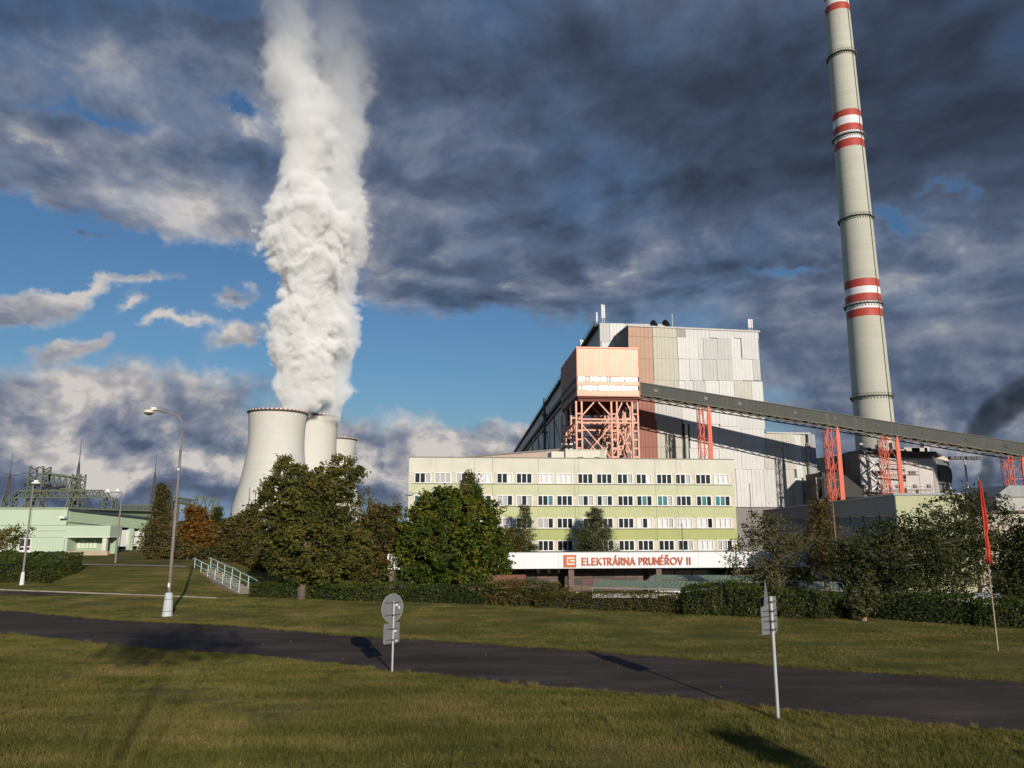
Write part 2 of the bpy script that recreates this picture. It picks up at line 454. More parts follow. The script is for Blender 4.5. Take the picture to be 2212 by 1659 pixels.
# ground colour: mown autumn grass, soil, dry patches
gm = bpy.data.materials.new('grass_ground'); gm.use_nodes = True
n = NT(gm.node_tree); b = n.N['Principled BSDF']
pos = n.node('ShaderNodeNewGeometry').outputs['Position']
def grass_colour(n, pos, lift=1.0):
    a = n.noise(pos, 0.32, 5, 0.6)
    d = n.noise(n.v('MULTIPLY', pos, (0.22, 1.3, 1.0)), 0.8, 5, 0.6)
    c = n.ramp(n.m('ADD', n.m('MULTIPLY', a, 0.55), n.m('MULTIPLY', d, 0.45)),
               [(0.28, tuple(lift * q for q in (.062, .070, .017))), (0.46, tuple(lift * q for q in (.115, .116, .028))),
                (0.56, tuple(lift * q for q in (.175, .150, .044))), (0.68, tuple(lift * q for q in (.27, .19, .080)))])
    return c
c = grass_colour(n, pos, 1.0)
f = n.noise(pos, 9.0, 5, 0.7)
c = n.v('SCALE', c, n.rng(f, 0.3, 0.72, 0.62, 1.3, 'LINEAR'))
n.put(b.inputs['Base Color'], c); b.inputs['Roughness'].default_value = 0.95; b.inputs['Specular IOR Level'].default_value = 0.1
bn = n.node('ShaderNodeBump', {'Strength': 0.9, 'Distance': 0.07, 'Height': n.noise(pos, 14, 6, 0.75)})
n.put(b.inputs['Normal'], bn.outputs[0])

def axis(lo, hi, step, far):
    a = list(np.arange(lo, hi + 1e-6, step)); s = step
    L, R = [], []
    v = lo
    while v > -far: s *= 1.35; v -= s; L.append(v)
    s = step; v = hi
    while v < far: s *= 1.35; v += s; R.append(v)
    return np.array(L[::-1] + a + R)
gx = axis(-60, 60, 1.0, 6000); gy = axis(6, 112, 1.0, 6000)
X, Y = np.meshgrid(gx, gy)
rs_ = np.random.RandomState(3)
bumps = 0.035 * np.sin(X * 1.1 + Y * .7) * np.sin(Y * .9 - X * .3) + 0.03 * np.sin(X * .37 + 1.2) * np.sin(Y * .51)
onroad = (Y > road_y(NEAR, X) - 1.2) & (Y < road_y(FAR, X) + 1.2)
Zg = gz_np(X, Y) + np.where(onroad | (Y > 49) | (Y < 8), 0.0, bumps)
nv = X.size
me = bpy.data.meshes.new('ground')
idx = np.arange(nv).reshape(X.shape)
faces = np.stack([idx[:-1, :-1], idx[:-1, 1:], idx[1:, 1:], idx[1:, :-1]], -1).reshape(-1, 4)
me.from_pydata(np.stack([X, Y, Zg], -1).reshape(-1, 3).tolist(), [], faces.tolist())
me.materials.append(gm); me.polygons.foreach_set('use_smooth', [True] * len(faces)); me.update()
ground = bpy.data.objects.new('ground', me); COL.objects.link(ground); ground['kind'] = 'structure'

asphalt = bpy.data.materials.new('asphalt'); asphalt.use_nodes = True
n = NT(asphalt.node_tree); b = n.N['Principled BSDF']; pos = n.node('ShaderNodeNewGeometry').outputs['Position']
big_ = n.noise(n.v('MULTIPLY', pos, (.30, 1.0, 1)), .7, 5, .6)
c = n.ramp(big_, [(.30, (.046, .037, .032)), (.5, (.068, .055, .048)), (.70, (.105, .085, .072))])
grit = n.noise(pos, 38, 3, .8); c = n.v('SCALE', c, n.rng(grit, .3, .7, .72, 1.35, 'LINEAR'))
crk = n.node('ShaderNodeTexVoronoi', {'Vector': n.v('ADD', n.v('MULTIPLY', pos, (.55, .8, 1)), n.v('SCALE', n.node('ShaderNodeTexNoise', {'Vector': pos, 'Scale': 1.4, 'Detail': 4}).outputs[1], .8)), 'Scale': .42}, feature='DISTANCE_TO_EDGE')
ck = n.m('MULTIPLY', n.rng(crk.outputs[0], .012, .0), n.rng(n.noise(pos, .25, 2), .5, .62))
c = n.mix(n.m('MULTIPLY', ck, .75), c, (.018, .015, .013, 1))
spot = n.node('ShaderNodeTexVoronoi', {'Vector': pos, 'Scale': 1.6}); c = n.mix(n.m('MULTIPLY', n.rng(spot.outputs[0], .055, .03), n.rng(n.noise(pos, .8, 2), .45, .6)), c, (.17, .14, .08, 1))
n.put(b.inputs['Base Color'], c); b.inputs['Roughness'].default_value = .93; b.inputs['Specular IOR Level'].default_value = .08
n.put(b.inputs['Normal'], n.node('ShaderNodeBump', {'Strength': .5, 'Distance': .02, 'Height': n.noise(pos, 60, 4, .8)}).outputs[0])
def strip(name, L, R, z, m, kind='structure', n=120):
    """sheet between two lines, following the ground"""
    def samp(pts, t):
        pts = [Vector((p[0], p[1])) for p in pts]
        seg = [(pts[i + 1] - pts[i]).length for i in range(len(pts) - 1)]; tot = sum(seg); d = t * tot
        for i, sgl in enumerate(seg):
            if d <= sgl or i == len(seg) - 1: return pts[i].lerp(pts[i + 1], min(1, d / sgl))
            d -= sgl
    mb = MB(); vs = []; fs = []
    for i in range(n + 1):
        a, b_ = samp(L, i / n), samp(R, i / n)
        for k in range(5):
            p = a.lerp(b_, k / 4); vs.append((p.x, p.y, gz(p.x, p.y) + z))
    for i in range(n):
        for k in range(4): fs.append((i * 5 + k, (i + 1) * 5 + k, (i + 1) * 5 + k + 1, i * 5 + k + 1))
    mb._add(vs, fs)
    return mb.build(name, m, kind=kind)
# the near road, edges slightly ragged
rr = random.Random(5)
def ragged(L, amp):
    out = []
    for i in range(len(L) - 1):
        a, b_ = Vector(L[i]), Vector(L[i + 1]); k = max(2, int((b_ - a).length / .35))
        for j in range(k):
            p = a.lerp(b_, j / k); out.append((p.x, p.y + rr.uniform(-amp, amp)))
    out.append(L[-1]); return out
xs = np.arange(NEAR[0][0], NEAR[-1][0], 0.3)
mb = MB(); vs = []; fs = []
for i, x in enumerate(xs):
    y0 = float(road_y(NEAR, x)) + rr.uniform(-.05, .05); y1 = float(road_y(FAR, x)) + rr.uniform(-.07, .07)
    for k in range(4): vs.append((x, y0 + (y1 - y0) * k / 3, 0.006 + 0.03 * math.sin(PI * k / 3)))
for i in range(len(xs) - 1):
    for k in range(3): fs.append((i * 4 + k, (i + 1) * 4 + k, (i + 1) * 4 + k + 1, i * 4 + k + 1))
mb._add(vs, fs); mb.build('road', asphalt, kind='structure', smooth=True)
# muddy grass verge along both road edges
soil = mat('verge_soil', (.070, .048, .028), 0.95, 0.35, 3.0, col2=(.10, .085, .03), c2amt=.8, bump=.6, bscale=25, spec=.1)
for L, sgn in ((NEAR, -1), (FAR, 1)):
    mb = MB(); vs = []; fs = []
    for i, x in enumerate(xs):
        y = float(road_y(L, x)); wd = 0.22 + 0.12 * math.sin(x * .9) + rr.uniform(0, .16)
        vs += [(x, y - sgn * .06, .012), (x, y + sgn * wd * .5, .03 + rr.uniform(0, .02)), (x, y + sgn * wd, .004 - .03)]
    for i in range(len(xs) - 1):
        for k in range(2): fs.append((i * 3 + k, (i + 1) * 3 + k, (i + 1) * 3 + k + 1, i * 3 + k + 1))
    mb._add(vs, fs); mb.build('verge', soil, kind='structure')
# far lane at the foot of the mound with its pale kerb
concrete = mat('pale_concrete', (.34, .30, .25), 0.85, 0.2, 2.0, col2=(.22, .19, .15), c2amt=.5, bump=.3)
kerb_px = [(-260, 1262), (0, 1274.5), (120, 1279), (250, 1284), (468, 1292.6)]
K = [G(*p) for p in kerb_px]
mb = MB()
for a, b_ in zip(K, K[1:]):
    mb.beam(a - Vector((0, 0, .03)), b_ - Vector((0, 0, .03)), .14, .2)
mb.build('kerb', concrete, kind='structure')
lane_px = [(-260, 1271), (0, 1287.5), (120, 1287.5), (250, 1286), (300, 1286.4)]
strip('lane', [tuple(G(*p).xy) for p in lane_px], [tuple((p - Vector((0, .12, 0))).xy) for p in K[:4]] + [tuple(G(300, 1285.9).xy)], .012, asphalt, n=40)
# footpath on top of the mound and its pale edging
pt = [G(*p) for p in [(144, 1220), (250, 1221.5), (398, 1226)]]
strip('path', [tuple(p.xy) for p in pt], [(p.x, p.y + 1.3) for p in pt], .02, mat('paving', (.30, .25, .20), .9, .2, 2, bump=.3), n=30)
# ================================================================ office building
cream = mat('cream_render', (.64, .60, .46), .8, .06, .4, streak=(.42, .36, .24), streak_amt=.35, bump=.1, bscale=6)
OY = math.radians(5.2)
p0 = P(884, 988, 112)
OF = Frame((p0.x, p0.y, 0), OY)
GO = -4.6
office = thing('office_building', 'long four-storey office block in cream and green with rows of white windows', 'building', (p0.x, p0.y, GO), OY)
def oz(py, px=1236): return OF.hit(px, py)[1]
OW = OF.hit(1584, 993)[0]
roofz = OF.hit(884, 988)[1]
def L2(z): return z - GO
bands = [(1192, 1165, (.50, .50, .24)), (1165, 1142.5, (.54, .53, .25)), (1118, 1093, (.56, .55, .30)), (1069.5, 1047, (.60, .58, .38)), (1021.5, 988, (.66, .62, .50))]
rows_px = [(1022.3, 1045.3), (1070.5, 1093), (1118.8, 1141.8), (1167.5, 1190.5)]
rows = [(oz(b_), oz(a)) for a, b_ in rows_px]          # z bottom, z top for each window row, top row first
DEPTH = 15.0
body = MB()
body.box(0, OW, .45, DEPTH, 0, L2(roofz) - .05)
body.build('wall', mat('office_core', (.30, .28, .22), .8, .1), office, world=False)
# recessed window band backing and piers
edges = [rows[0][1], rows[0][0], rows[1][1], rows[1][0], rows[2][1], rows[2][0], rows[3][1], rows[3][0]]
spcol = [(.62, .60, .50), (.54, .545, .36), (.48, .50, .27), (.40, .43, .175), (.38, .41, .16)]
tops = [roofz, rows[0][0], rows[1][0], rows[2][0], rows[3][0]]
bots = [rows[0][1], rows[1][1], rows[2][1], rows[3][1], GO]
NB = 8
sp_mats = [mat('spandrel_paint_%s' % c_, spcol[i], .8, .07, .5, streak=(.36, .32, .2), streak_amt=.3, bump=.1, bscale=6) for i, c_ in enumerate(('cream', 'pale', 'lime', 'olive', 'base'))]
for i in range(5):
    for k in range(4):
        x0 = OW * k / 4 + (.02 if k else 0); x1 = OW * (k + 1) / 4 - (.02 if k < 3 else 0)
        mb = MB(); mb.box(x0, x1, 0, .449, L2(bots[i]), L2(tops[i])); mb.build('wall_panel', sp_mats[i], office, world=False)
cap = MB(); cap.box(-.08, OW + .08, -.08, DEPTH, L2(roofz) + .004, L2(roofz) + .14); cap.build('roof_edge', mat('roof_flashing', (.20, .18, .16), .5, .1), office, world=False)
sill = MB()
for r in rows[:4]: sill.box(.5, OW - .5, -.07, -.003, L2(r[0]) - .1, L2(r[0]) - .02)
sill.build('window_sill', mat('dark_sill', (.10, .09, .07), .6), office, world=False)
# windows: measured left and right edges of the sixteen windows of a row
wx = [(895, 931), (938, 974), (982, 1018), (1028, 1061.5), (1072, 1107.7), (1114.6, 1149), (1159, 1195), (1201, 1236.4), (1246.3, 1281), (1287.4, 1322.5),
      (1332, 1366), (1373, 1407.5), (1417, 1451), (1457.5, 1492), (1501.5, 1535.5), (1541.5, 1576)]
wxl = [(OF.hit(a, 1034)[0], OF.hit(b_, 1034)[0]) for a, b_ in wx]
pitch6 = (wxl[15][0] - wxl[1][0]) / 14
off0 = wxl[0][0]
WW = sum(b_ - a for a, b_ in wxl) / 16
HH = rows[0][1] - rows[0][0]
# even spacing in pairs
pair = (wxl[14][0] - wxl[0][0]) / 7.0
starts = []
for k in range(8): starts += [off0 + pair * k, off0 + pair * k + (wxl[9][0] - wxl[8][0])]
white_fr = mat('white_window_frame', (.78, .77, .73), .45, .05)
glass_dark = mat('dark_window_glass', (.012, .020, .022), .06, .3, .8, spec=.9)
glass_teal = mat('teal_window_glass', (.06, .22, .24), .10, .25, .9, spec=.8)
blind = mat('white_blind', (.62, .62, .64), .55, .06, .8, spec=.6)
curtain = mat('grey_blind', (.34, .35, .35), .5, .15, 2, spec=.7)
pw = (WW - .14 * 4) / 3; ph = HH - .26
fr = MB()
fr.box(0, WW, -.06, .30, 0, .13); fr.box(0, WW, -.06, .30, HH - .13, HH)
for k in range(4): fr.box(k * (pw + .14), k * (pw + .14) + .14, -.06, .30, .131, HH - .131)
pn = MB(); pn.box(0, pw, .12, .16, 0, ph)
states = ["DDG GGG GDD WWW DDW DDD WWW WWW DDD DDD DDG DDW DDD DDG DDD WWW",
          "TTD DDD GGG GGD GGD GDG DDT DDD GDG DGD DDD DTD TTG DDD DTD TTD",
          "DDD GGD WWG DWW WGW DDD GGD DDD GDD DDD DDD WDW WWG WWW WWD WWW",
          "DDD DDD DWD DDD DGD GDD DDD DDD GDD DDD DDD DDD DDD DDG WWW GGD"]
MT = {'D': glass_dark, 'G': curtain, 'W': blind, 'T': glass_teal}
pane_src = {}
for key, mm in MT.items():
    o = pn.build('pane', mm, office, world=False); pane_src[key] = o.data; bpy.data.objects.remove(o)
win_mesh = fr.build('window', white_fr, office, world=False); wd_ = win_mesh.data; bpy.data.objects.remove(win_mesh)
for r in range(4):
    st = states[r].split()
    for k in range(16):
        wo_ = bpy.data.objects.new('window', wd_); COL.objects.link(wo_); wo_.parent = office
        wo_.location = (starts[k], .0, L2(rows[r][0]) + (.0))
        for j in range(3):
            pa = bpy.data.objects.new('pane', pane_src[st[k][j]]); COL.objects.link(pa); pa.parent = wo_
            pa.location = (.14 + j * (pw + .14), 0, .13)
            pa.rotation_euler = (rnd.uniform(-.006, .006), 0, rnd.uniform(-.008, .008))
# wall between the windows (same plane as spandrels, slightly back)
pier = mat('window_band_wall', (.60, .56, .44), .8, .1, 1.5, bump=.1)
for r in range(4):
    mb = MB(); xs_ = [0] + [q for s_ in starts for q in (s_, s_ + WW)] + [OW]
    for a, b_ in zip(xs_[::2], xs_[1::2]):
        mb = MB(); mb.box(a, b_, .05, .448, L2(rows[r][0]) + .001, L2(rows[r][1]) - .001); mb.build('window_pier', pier, office, world=False)
# wet patch and thin expansion joint covers
mb = MB()
for px in (1025, 1163, 1249, 1461): mb.box(OF.hit(px, 1005)[0] - .03, OF.hit(px, 1005)[0] + .03, -.02, -.002, L2(rows[3][0]), L2(roofz))
mb.build('joint_cover', mat('joint_grey', (.36, .34, .27), .7), office, world=False)
# plant room on the roof, with ladder
rt = L2(roofz)
(ax, az_), (bx, bz_) = OF.hit(1221.7, 972, 4), OF.hit(1310, 989, 4)
mb = MB(); mb.box(ax, bx, 4, 9, rt + .15, L2(az_)); mb.box(ax - 2.2, ax - .003, 4.6, 9, rt + .15, L2(az_) - .2)
mb.box(ax - .1, bx + .1, 3.9, 9.1, L2(az_) + .003, L2(az_) + .1)
pr = mb.build('plant_room', mat('plant_room_cream', (.66, .63, .52), .8, .08, .6), office, world=False)
mb = MB()
for px in (1254, 1290):
    q = OF.hit(px, 986, 3.9)[0]; mb.box(q - .45, q + .45, 3.9, 3.99, rt + .2, rt + .6)
mb.build('vent', mat('dark_vent', (.05, .05, .05), .6), pr, world=False)
mb = MB(); lx = OF.hit(1303, 980, 3.8)[0]
for q in (-.25, .25): mb.box(lx + q - .03, lx + q + .03, 3.75, 3.81, rt + .2, L2(az_) + .5)
for k in range(8): mb.box(lx - .22, lx + .22, 3.76, 3.80, rt + .4 + k * .28, rt + .44 + k * .28)
mb.build('ladder', mat('pale_steel', (.45, .47, .44), .5, metal=.3), pr, world=False)
for px, h_ in ((906, 3.0), (1015, 2.2)):
    q = OF.hit(px, 985)[0]; mb = MB(); mb.tube([(q, 3, rt), (q, 3, rt + h_)], .03, 5); mb.build('lightning_rod', mat('pale_steel', None), office, world=False)

mb = MB(); x0_, x1_ = OF.hit(950, 987, 13)[0], OF.hit(1112, 987, 13)[0]
for k in range(14): q = x0_ + (x1_ - x0_) * k / 13; mb.tube([(q, 13, rt), (q, 13, rt + 1.0)], .025, 4)
mb.box(x0_, x1_, 12.98, 13.02, rt + .96, rt + 1.0); mb.build('roof_railing', mat('pale_steel', None), office, world=False)
a_, b_, c_ = P(1010, 988.5, 150), P(1207, 972.5, 150), P(1150, 977, 150)
rh = thing('rear_hall', 'low pinkish building with a sloping roof just showing over the office roof', 'building', (a_.x, 150, GO))
mb = MB(); mb.plate([(a_.x, GO), (b_.x, GO), (b_.x, b_.z), (a_.x, a_.z)], 150, 170); mb.build('wall', mat('pinkish_wall', (.50, .38, .32), .8, .1), rh)
mb = MB(); mb.plate([(a_.x - .3, a_.z + .01), (b_.x + .3, b_.z + .01), (b_.x + .3, b_.z + .3), (a_.x - .3, a_.z + .3)], 149.8, 170); mb.build('roof', mat('roof_flashing', None), rh)

# ================================================================ entrance wing with the white fascia and the station sign
CYW = math.radians(5.6)
pc = P(836, 1211, 99)
CF = Frame((pc.x, pc.y, 0), CYW)
wing = thing('entrance_wing', 'low dark entrance building under a long white fascia in front of the office block', 'building', (pc.x, pc.y, GO), CYW)
cz1 = CF.hit(1300, 1193.4)[1]; cz0 = CF.hit(1300, 1227.6)[1]
CW = CF.hit(1822, 1208)[0]
fas = mat('white_fascia', (.74, .74, .77), .5, .03, .5, streak=(.62, .60, .60), streak_amt=.25)
fx = [0] + [CF.hit(q, 1210)[0] for q in (1020, 1206, 1356, 1509, 1665)] + [CW]
for a, b_ in zip(fx, fx[1:]):
    mb = MB(); mb.box(a + .012, b_ - .012, 0, .25, L2(cz0), L2(cz1)); mb.build('fascia_panel', fas, wing, world=False)
mb = MB(); mb.box(0, CW, .251, 4.6, L2(cz0) + .1, L2(cz1) - .15); mb.build('roof', mat('bitumen_roof', (.09, .09, .09), .9), wing, world=False)
mb = MB(); mb.box(-.05, CW + .05, -.06, .3, L2(cz1) + .004, L2(cz1) + .07); mb.build('roof_edge', mat('fascia_cap', (.40, .45, .45), .5), wing, world=False)
mb = MB(); mb.box(1.5, CW - 3, 4.1, 4.5, 0, L2(cz0) + .098); mb.build('wall', mat('entrance_wall', (.05, .035, .03), .5, .3), wing, world=False)
pcs = [mat('entrance_panel_' + q, c_, .35, .1, spec=.6) for q, c_ in (('maroon', (.09, .018, .014)), ('umber', (.10, .05, .03)), ('black', (.012, .012, .014)), ('rust', (.14, .055, .03)))]
x = CF.hit(1136, 1250, 4.1)[0]; xe = CF.hit(1420, 1250, 4.1)[0]; H_ = L2(cz0)
k = 0
while x < xe:
    wd2 = 1.55
    for j in range(4):
        mb = MB(); mb.box(x, x + wd2 - .08, 4.03 - .02 * ((k + j) % 2), 4.098, .1 + j * H_ / 4, (j + 1) * H_ / 4 - .02); mb.build('wall_panel', pcs[rnd.choice([0, 1, 1, 2, 3, 2])], wing, world=False)
    x += wd2; k += 1
while x < CW - 3.5:
    mb = MB(); mb.box(x, x + 2.3, 4.05, 4.098, 1.0, H_ - .6); mb.build('pane', glass_dark, wing, world=False); x += 2.5
mb = MB()                                           # piers carrying the fascia
for q in (.35, 12, 24, 36, 47, CW - 1.2):
    mb = MB(); mb.box(q, q + .75, .6, 1.35, 0, L2(cz0) + .097); mb.build('pier', mat('brown_pier', (.16, .11, .085), .8, .2), wing, world=False)
(ax, az_), (bx, bz_) = CF.hit(1085, 1242, 2), CF.hit(1136, 1275, 2)
mb = MB(); mb.box(ax - 6, bx, 2, 4.0, 0, L2(az_)); mb.build('brick_annex', mat('red_brick', (.18, .075, .05), .85, .2, 3), wing, world=False)
for i_ in range(4):
    mb = MB(); q = CF.hit(1160 + 22 * i_, 1231, 3)[0]; mb.box(q, q + .35 + .1 * (i_ % 2), 2.9, 3.0, H_ - .75, H_ - .25); mb.build('hanging_lamp', white_fr, wing, world=False)
# sign: square emblem and raised letters
sign = thing('station_sign', 'orange emblem and raised letters ELEKTRÁRNA PRUNÉŘOV II on the white fascia', 'sign', (pc.x, pc.y, GO), CYW)
orange = mat('sign_orange', (.50, .115, .045), .45, .05)
orange_l = mat('letter_orange', (.52, .12, .05), .4, .05)
pale_r = mat('emblem_inlay', (.78, .60, .50), .45, .03)
ex0, ezt = CF.hit(1217.4, 1198.8); ex1, ezb = CF.hit(1244.6, 1225)
mb = MB(); mb.box(ex0, ex1, -.16, -.003, L2(ezb), L2(ezt)); em = mb.build('emblem', orange, sign, world=False)
S_ = ex1 - ex0; T_ = ezt - ezb
mb = MB(); y0_, y1_ = -.20, -.163
def eb(u0, u1, v0, v1): mb.box(ex0 + u0 * S_, ex0 + u1 * S_, y0_, y1_, L2(ezb) + v0 * T_, L2(ezb) + v1 * T_)
eb(.24, .35, .19, .83); eb(.353, .87, .69, .83); eb(.353, .87, .19, .33); eb(.49, .87, .44, .60)
mb.build('emblem_inlay', pale_r, em, world=False)
def arc(cx, cz, rx, rz, a0, a1, n=7):
    return [(cx + rx * math.cos(math.radians(a0 + (a1 - a0) * i / n)), cz + rz * math.sin(math.radians(a0 + (a1 - a0) * i / n))) for i in range(n + 1)]
GL = {
    'E': (.50, [[(0, 0), (0, 1)], [(0, .07), (.46, .07)], [(0, .5), (.42, .5)], [(0, .93), (.46, .93)]]),
    'L': (.44, [[(0, 0), (0, 1)], [(0, .07), (.42, .07)]]),
    'K': (.56, [[(0, 0), (0, 1)], [(.04, .48), (.50, .98)], [(.10, .55), (.56, .02)]]),
    'T': (.46, [[(.23, 0), (.23, .95)], [(-.02, .93), (.48, .93)]]),
    'R': (.50, [[(0, 0), (0, 1)], [(0, .93)] + arc(.22, .72, .22, .21, 90, -90) + [(0, .51)], [(.18, .5), (.50, .02)]]),
    'A': (.66, [[(0, 0), (.33, 1)], [(.33, 1), (.66, 0)], [(.15, .30), (.51, .30)]]),
    'N': (.60, [[(0, 0), (0, 1)], [(0, .97), (.60, .03)], [(.60, 0), (.60, 1)]]),
    'P': (.46, [[(0, 0), (0, 1)], [(0, .93)] + arc(.20, .70, .22, .23, 90, -90) + [(0, .47)]]),
    'U': (.54, [[(0, 1), (0, .32)] + arc(.27, .32, .27, .26, 180, 360, 8) + [(.54, 1)]]),
    'O': (.86, [arc(.43, .5, .43, .45, 0, 360, 18)]),
    'V': (.62, [[(0, 1), (.31, 0)], [(.31, 0), (.62, 1)]]),
    'I': (.14, [[(.07, 0), (.07, 1)]]),
}
ACC = {'Á': ('A', [[(.30, 1.12), (.44, 1.34)]]), 'É': ('E', [[(.20, 1.12), (.34, 1.34)]]), 'Ř': ('R', [[(.08, 1.34), (.22, 1.14)], [(.22, 1.14), (.36, 1.34)]])}
text = 'ELEKTRÁRNA PRUNÉŘOV II'
adv = []; xcur = 0
for ch in text:
    if ch == ' ': adv.append(None); xcur += .42; continue
    g = GL[ACC[ch][0] if ch in ACC else ch]
    adv.append(xcur); xcur += g[0] + .235
xcur -= .235
tx0, tzt = CF.hit(1257, 1204.8); tx1, tzb = CF.hit(1492, 1219.4)
capH = tzt - tzb; sx = (tx1 - tx0 - .1) / xcur
for ch, a in zip(text, adv):
    if a is None: continue
    base, extra = (ACC[ch] if ch in ACC else (ch, []))
    mb = MB()
    for j_, pl in enumerate(GL[base][1] + extra):
        yo = -.12 - .002 * j_
        for q0, q1 in zip(pl, pl[1:]):
            A = Vector((tx0 + .05 + (a + q0[0]) * sx, yo, L2(tzb) + q0[1] * capH)); B = Vector((tx0 + .05 + (a + q1[0]) * sx, yo, L2(tzb) + q1[1] * capH))
            d_ = (B - A).normalized() * .03
            mb.beam(A - d_, B + d_, .16, .15, up=(0, 1, 0))
    mb.build('letter', orange_l, sign, world=False)

# ================================================================ boiler house (the big patchwork hall)
HY = math.radians(9.5)
ph0 = P(1357.7, 705, 232)
HF = Frame((ph0.x, ph0.y, 0), HY)
hall = thing('boiler_house', 'huge windowless power station hall clad in white, grey and rust patchwork panels', 'building', (ph0.x, ph0.y, GO), HY)
def c4(u, v): return 1100.2 + .2641 * u, 662.1 + .2641 * v
def c6(u, v): return 1557.8 + .2958 * u, 856.8 + .2958 * v
hz_top = HF.hit(1357.7, 705)[1]
hx1 = HF.hit(1641, 740)[0]
lowz = HF.hit(1700, 937)[1]; hx2 = HF.hit(1752, 980)[0]
core = mat('hall_core', (.22, .21, .20), .8, .1)
mb = MB(); mb.box(0, hx1, .6, 70, L2(lowz) - 1, L2(hz_top)); mb.box(-1.5, hx2, .6, 70, 0, L2(lowz)); mb.build('wall', core, hall, world=False)
mb = MB(); mb.box(-.3, hx1 + .3, -.2, 70.2, L2(hz_top) + .003, L2(hz_top) + .5); mb.box(hx1 + .31, hx2 + .3, -.2, 70.2, L2(lowz) + .003, L2(lowz) + .5)
mb.build('roof', mat('hall_roof_edge', (.5, .5, .48), .7, .1), hall, world=False)
PCOL = {'W': ((.60, .595, .58), .34), 'V': ((.55, .55, .54), .4), 'G': ((.47, .47, .455), .3), 'B': ((.46, .44, .36), .3), 'T': ((.42, .25, .16), .45),
        'R': ((.27, .085, .055), .3), 'S': ((.50, .48, .42), .8), 'D': ((.30, .27, .25), .4), 'K': ((.03, .028, .028), .1)}
def hall_mat(k_):
    c_, s_ = PCOL[k_]
    return mat('cladding_' + k_, c_, .55, .05, .3, streak=(.25, .17, .11) if k_ in 'TSB' else (.34, .32, .29), streak_amt=s_, spec=.5)
names = {'W': 'white', 'V': 'offwhite', 'G': 'grey', 'B': 'beige', 'T': 'tan', 'R': 'brick_red', 'S': 'streaked', 'D': 'brown', 'K': 'dark'}
for k_ in PCOL: hall_mat(k_).name = names[k_] + '_cladding'
def rib_panel(x0, x1, z0, z1, yb, m, parent, pitch=1.3, dep=.07, name='panel', label=None):
    """trapezoidal sheet cladding with its own ribs"""
    k_ = max(2, int(round((x1 - x0) / pitch))); pts = []
    for i in range(k_):
        a = x0 + (x1 - x0) * i / k_; p_ = (x1 - x0) / k_
        pts += [(a, yb), (a + p_ * .62, yb), (a + p_ * .70, yb + dep), (a + p_ * .92, yb + dep)]
    pts.append((x1, yb))
    mb = MB(); n_ = len(pts)
    mb._add([(a, y_, z0) for a, y_ in pts] + [(a, y_, z1) for a, y_ in pts] + [(x0, yb + .4, z0), (x1, yb + .4, z0), (x1, yb + .4, z1), (x0, yb + .4, z1)],
            [(i, i + 1, n_ + i + 1, n_ + i) for i in range(n_ - 1)] +
            [(2 * n_, 0, n_, 2 * n_ + 3), (n_ - 1, 2 * n_ + 1, 2 * n_ + 2, 2 * n_ - 1), tuple(range(n_, 2 * n_)) + (2 * n_ + 2, 2 * n_ + 3), tuple(range(n_))[::-1] + (2 * n_, 2 * n_ + 1)])
    return mb.build(name, m, parent, world=False, label=label)
panels = [  # u0, v0, u1, v1 in the enlarged view, colour, recess
    (975, 163, 1172, 246, 'T'), (977, 248, 1178, 425, 'T'), (982, 427, 1183, 640, 'T'), (1174, 168, 1370, 248, 'B'), (1180, 250, 1376, 425, 'B'), (1185, 427, 1386, 600, 'B'), (1188, 602, 1390, 800, 'B'),
    (1372, 185, 1440, 252, 'D'), (1442, 190, 1640, 258, 'V'), (1642, 200, 1840, 258, 'V'), (1842, 212, 2040, 260, 'V'),
    (1378, 254, 1545, 428, 'W'), (1547, 260, 1588, 430, 'V'), (1388, 430, 1475, 604, 'W'), (1477, 432, 1580, 604, 'V'), (1590, 260, 1705, 432, 'G'), (1707, 260, 1820, 432, 'G'), (1582, 434, 1700, 604, 'G'), (1702, 434, 1834, 604, 'G'),
    (1822, 262, 1900, 604, 'W'), (1902, 262, 2040, 430, 'V'), (1902, 432, 1995, 604, 'W'), (1997, 432, 2055, 604, 'G'),
    (1392, 606, 1440, 780, 'W'), (1442, 606, 1508, 780, 'V'), (1510, 606, 1605, 780, 'G'), (1607, 606, 1720, 780, 'W'), (1722, 606, 1842, 800, 'W'), (1844, 608, 1985, 800, 'S'), (1987, 612, 2078, 800, 'W'),
    # lower storeys, below the conveyor
    (1192, 802, 1414, 930, 'G'), (1416, 782, 1560, 960, 'W'), (1562, 782, 1720, 960, 'W'), (1722, 802, 1860, 980, 'W'), (1862, 802, 2088, 1000, 'V'),
    (1060, 642, 1196, 838, 'R'), (1050, 840, 1206, 1000, 'R'), (1050, 1002, 1210, 1150, 'R'), (1050, 1152, 1214, 1330, 'R'), (1210, 932, 1414, 1150, 'B'), (1216, 1152, 1418, 1330, 'B'),
    (1478, 962, 1720, 1160, 'W'), (1722, 982, 1900, 1160, 'W'), (1902, 1002, 2090, 1150, 'W'), (1480, 1162, 1720, 1330, 'W'), (1722, 1162, 1900, 1330, 'W'), (1902, 1152, 2086, 1330, 'W'),
    (2092, 1036, 2240, 1150, 'S'), (2088, 1152, 2240, 1330, 'S'), (2242, 1042, 2340, 1330, 'S'), (2342, 1048, 2400, 1400, 'W'), (2402, 1050, 2440, 1640, 'B'),
    (1990, 1332, 2090, 1640, 'W'), (1860, 1332, 1988, 1640, 'W'), (1720, 1332, 1858, 1640, 'W'), (2092, 1332, 2240, 1640, 'V'), (2242, 1332, 2340, 1640, 'S'), (2342, 1402, 2400, 1640, 'W')]
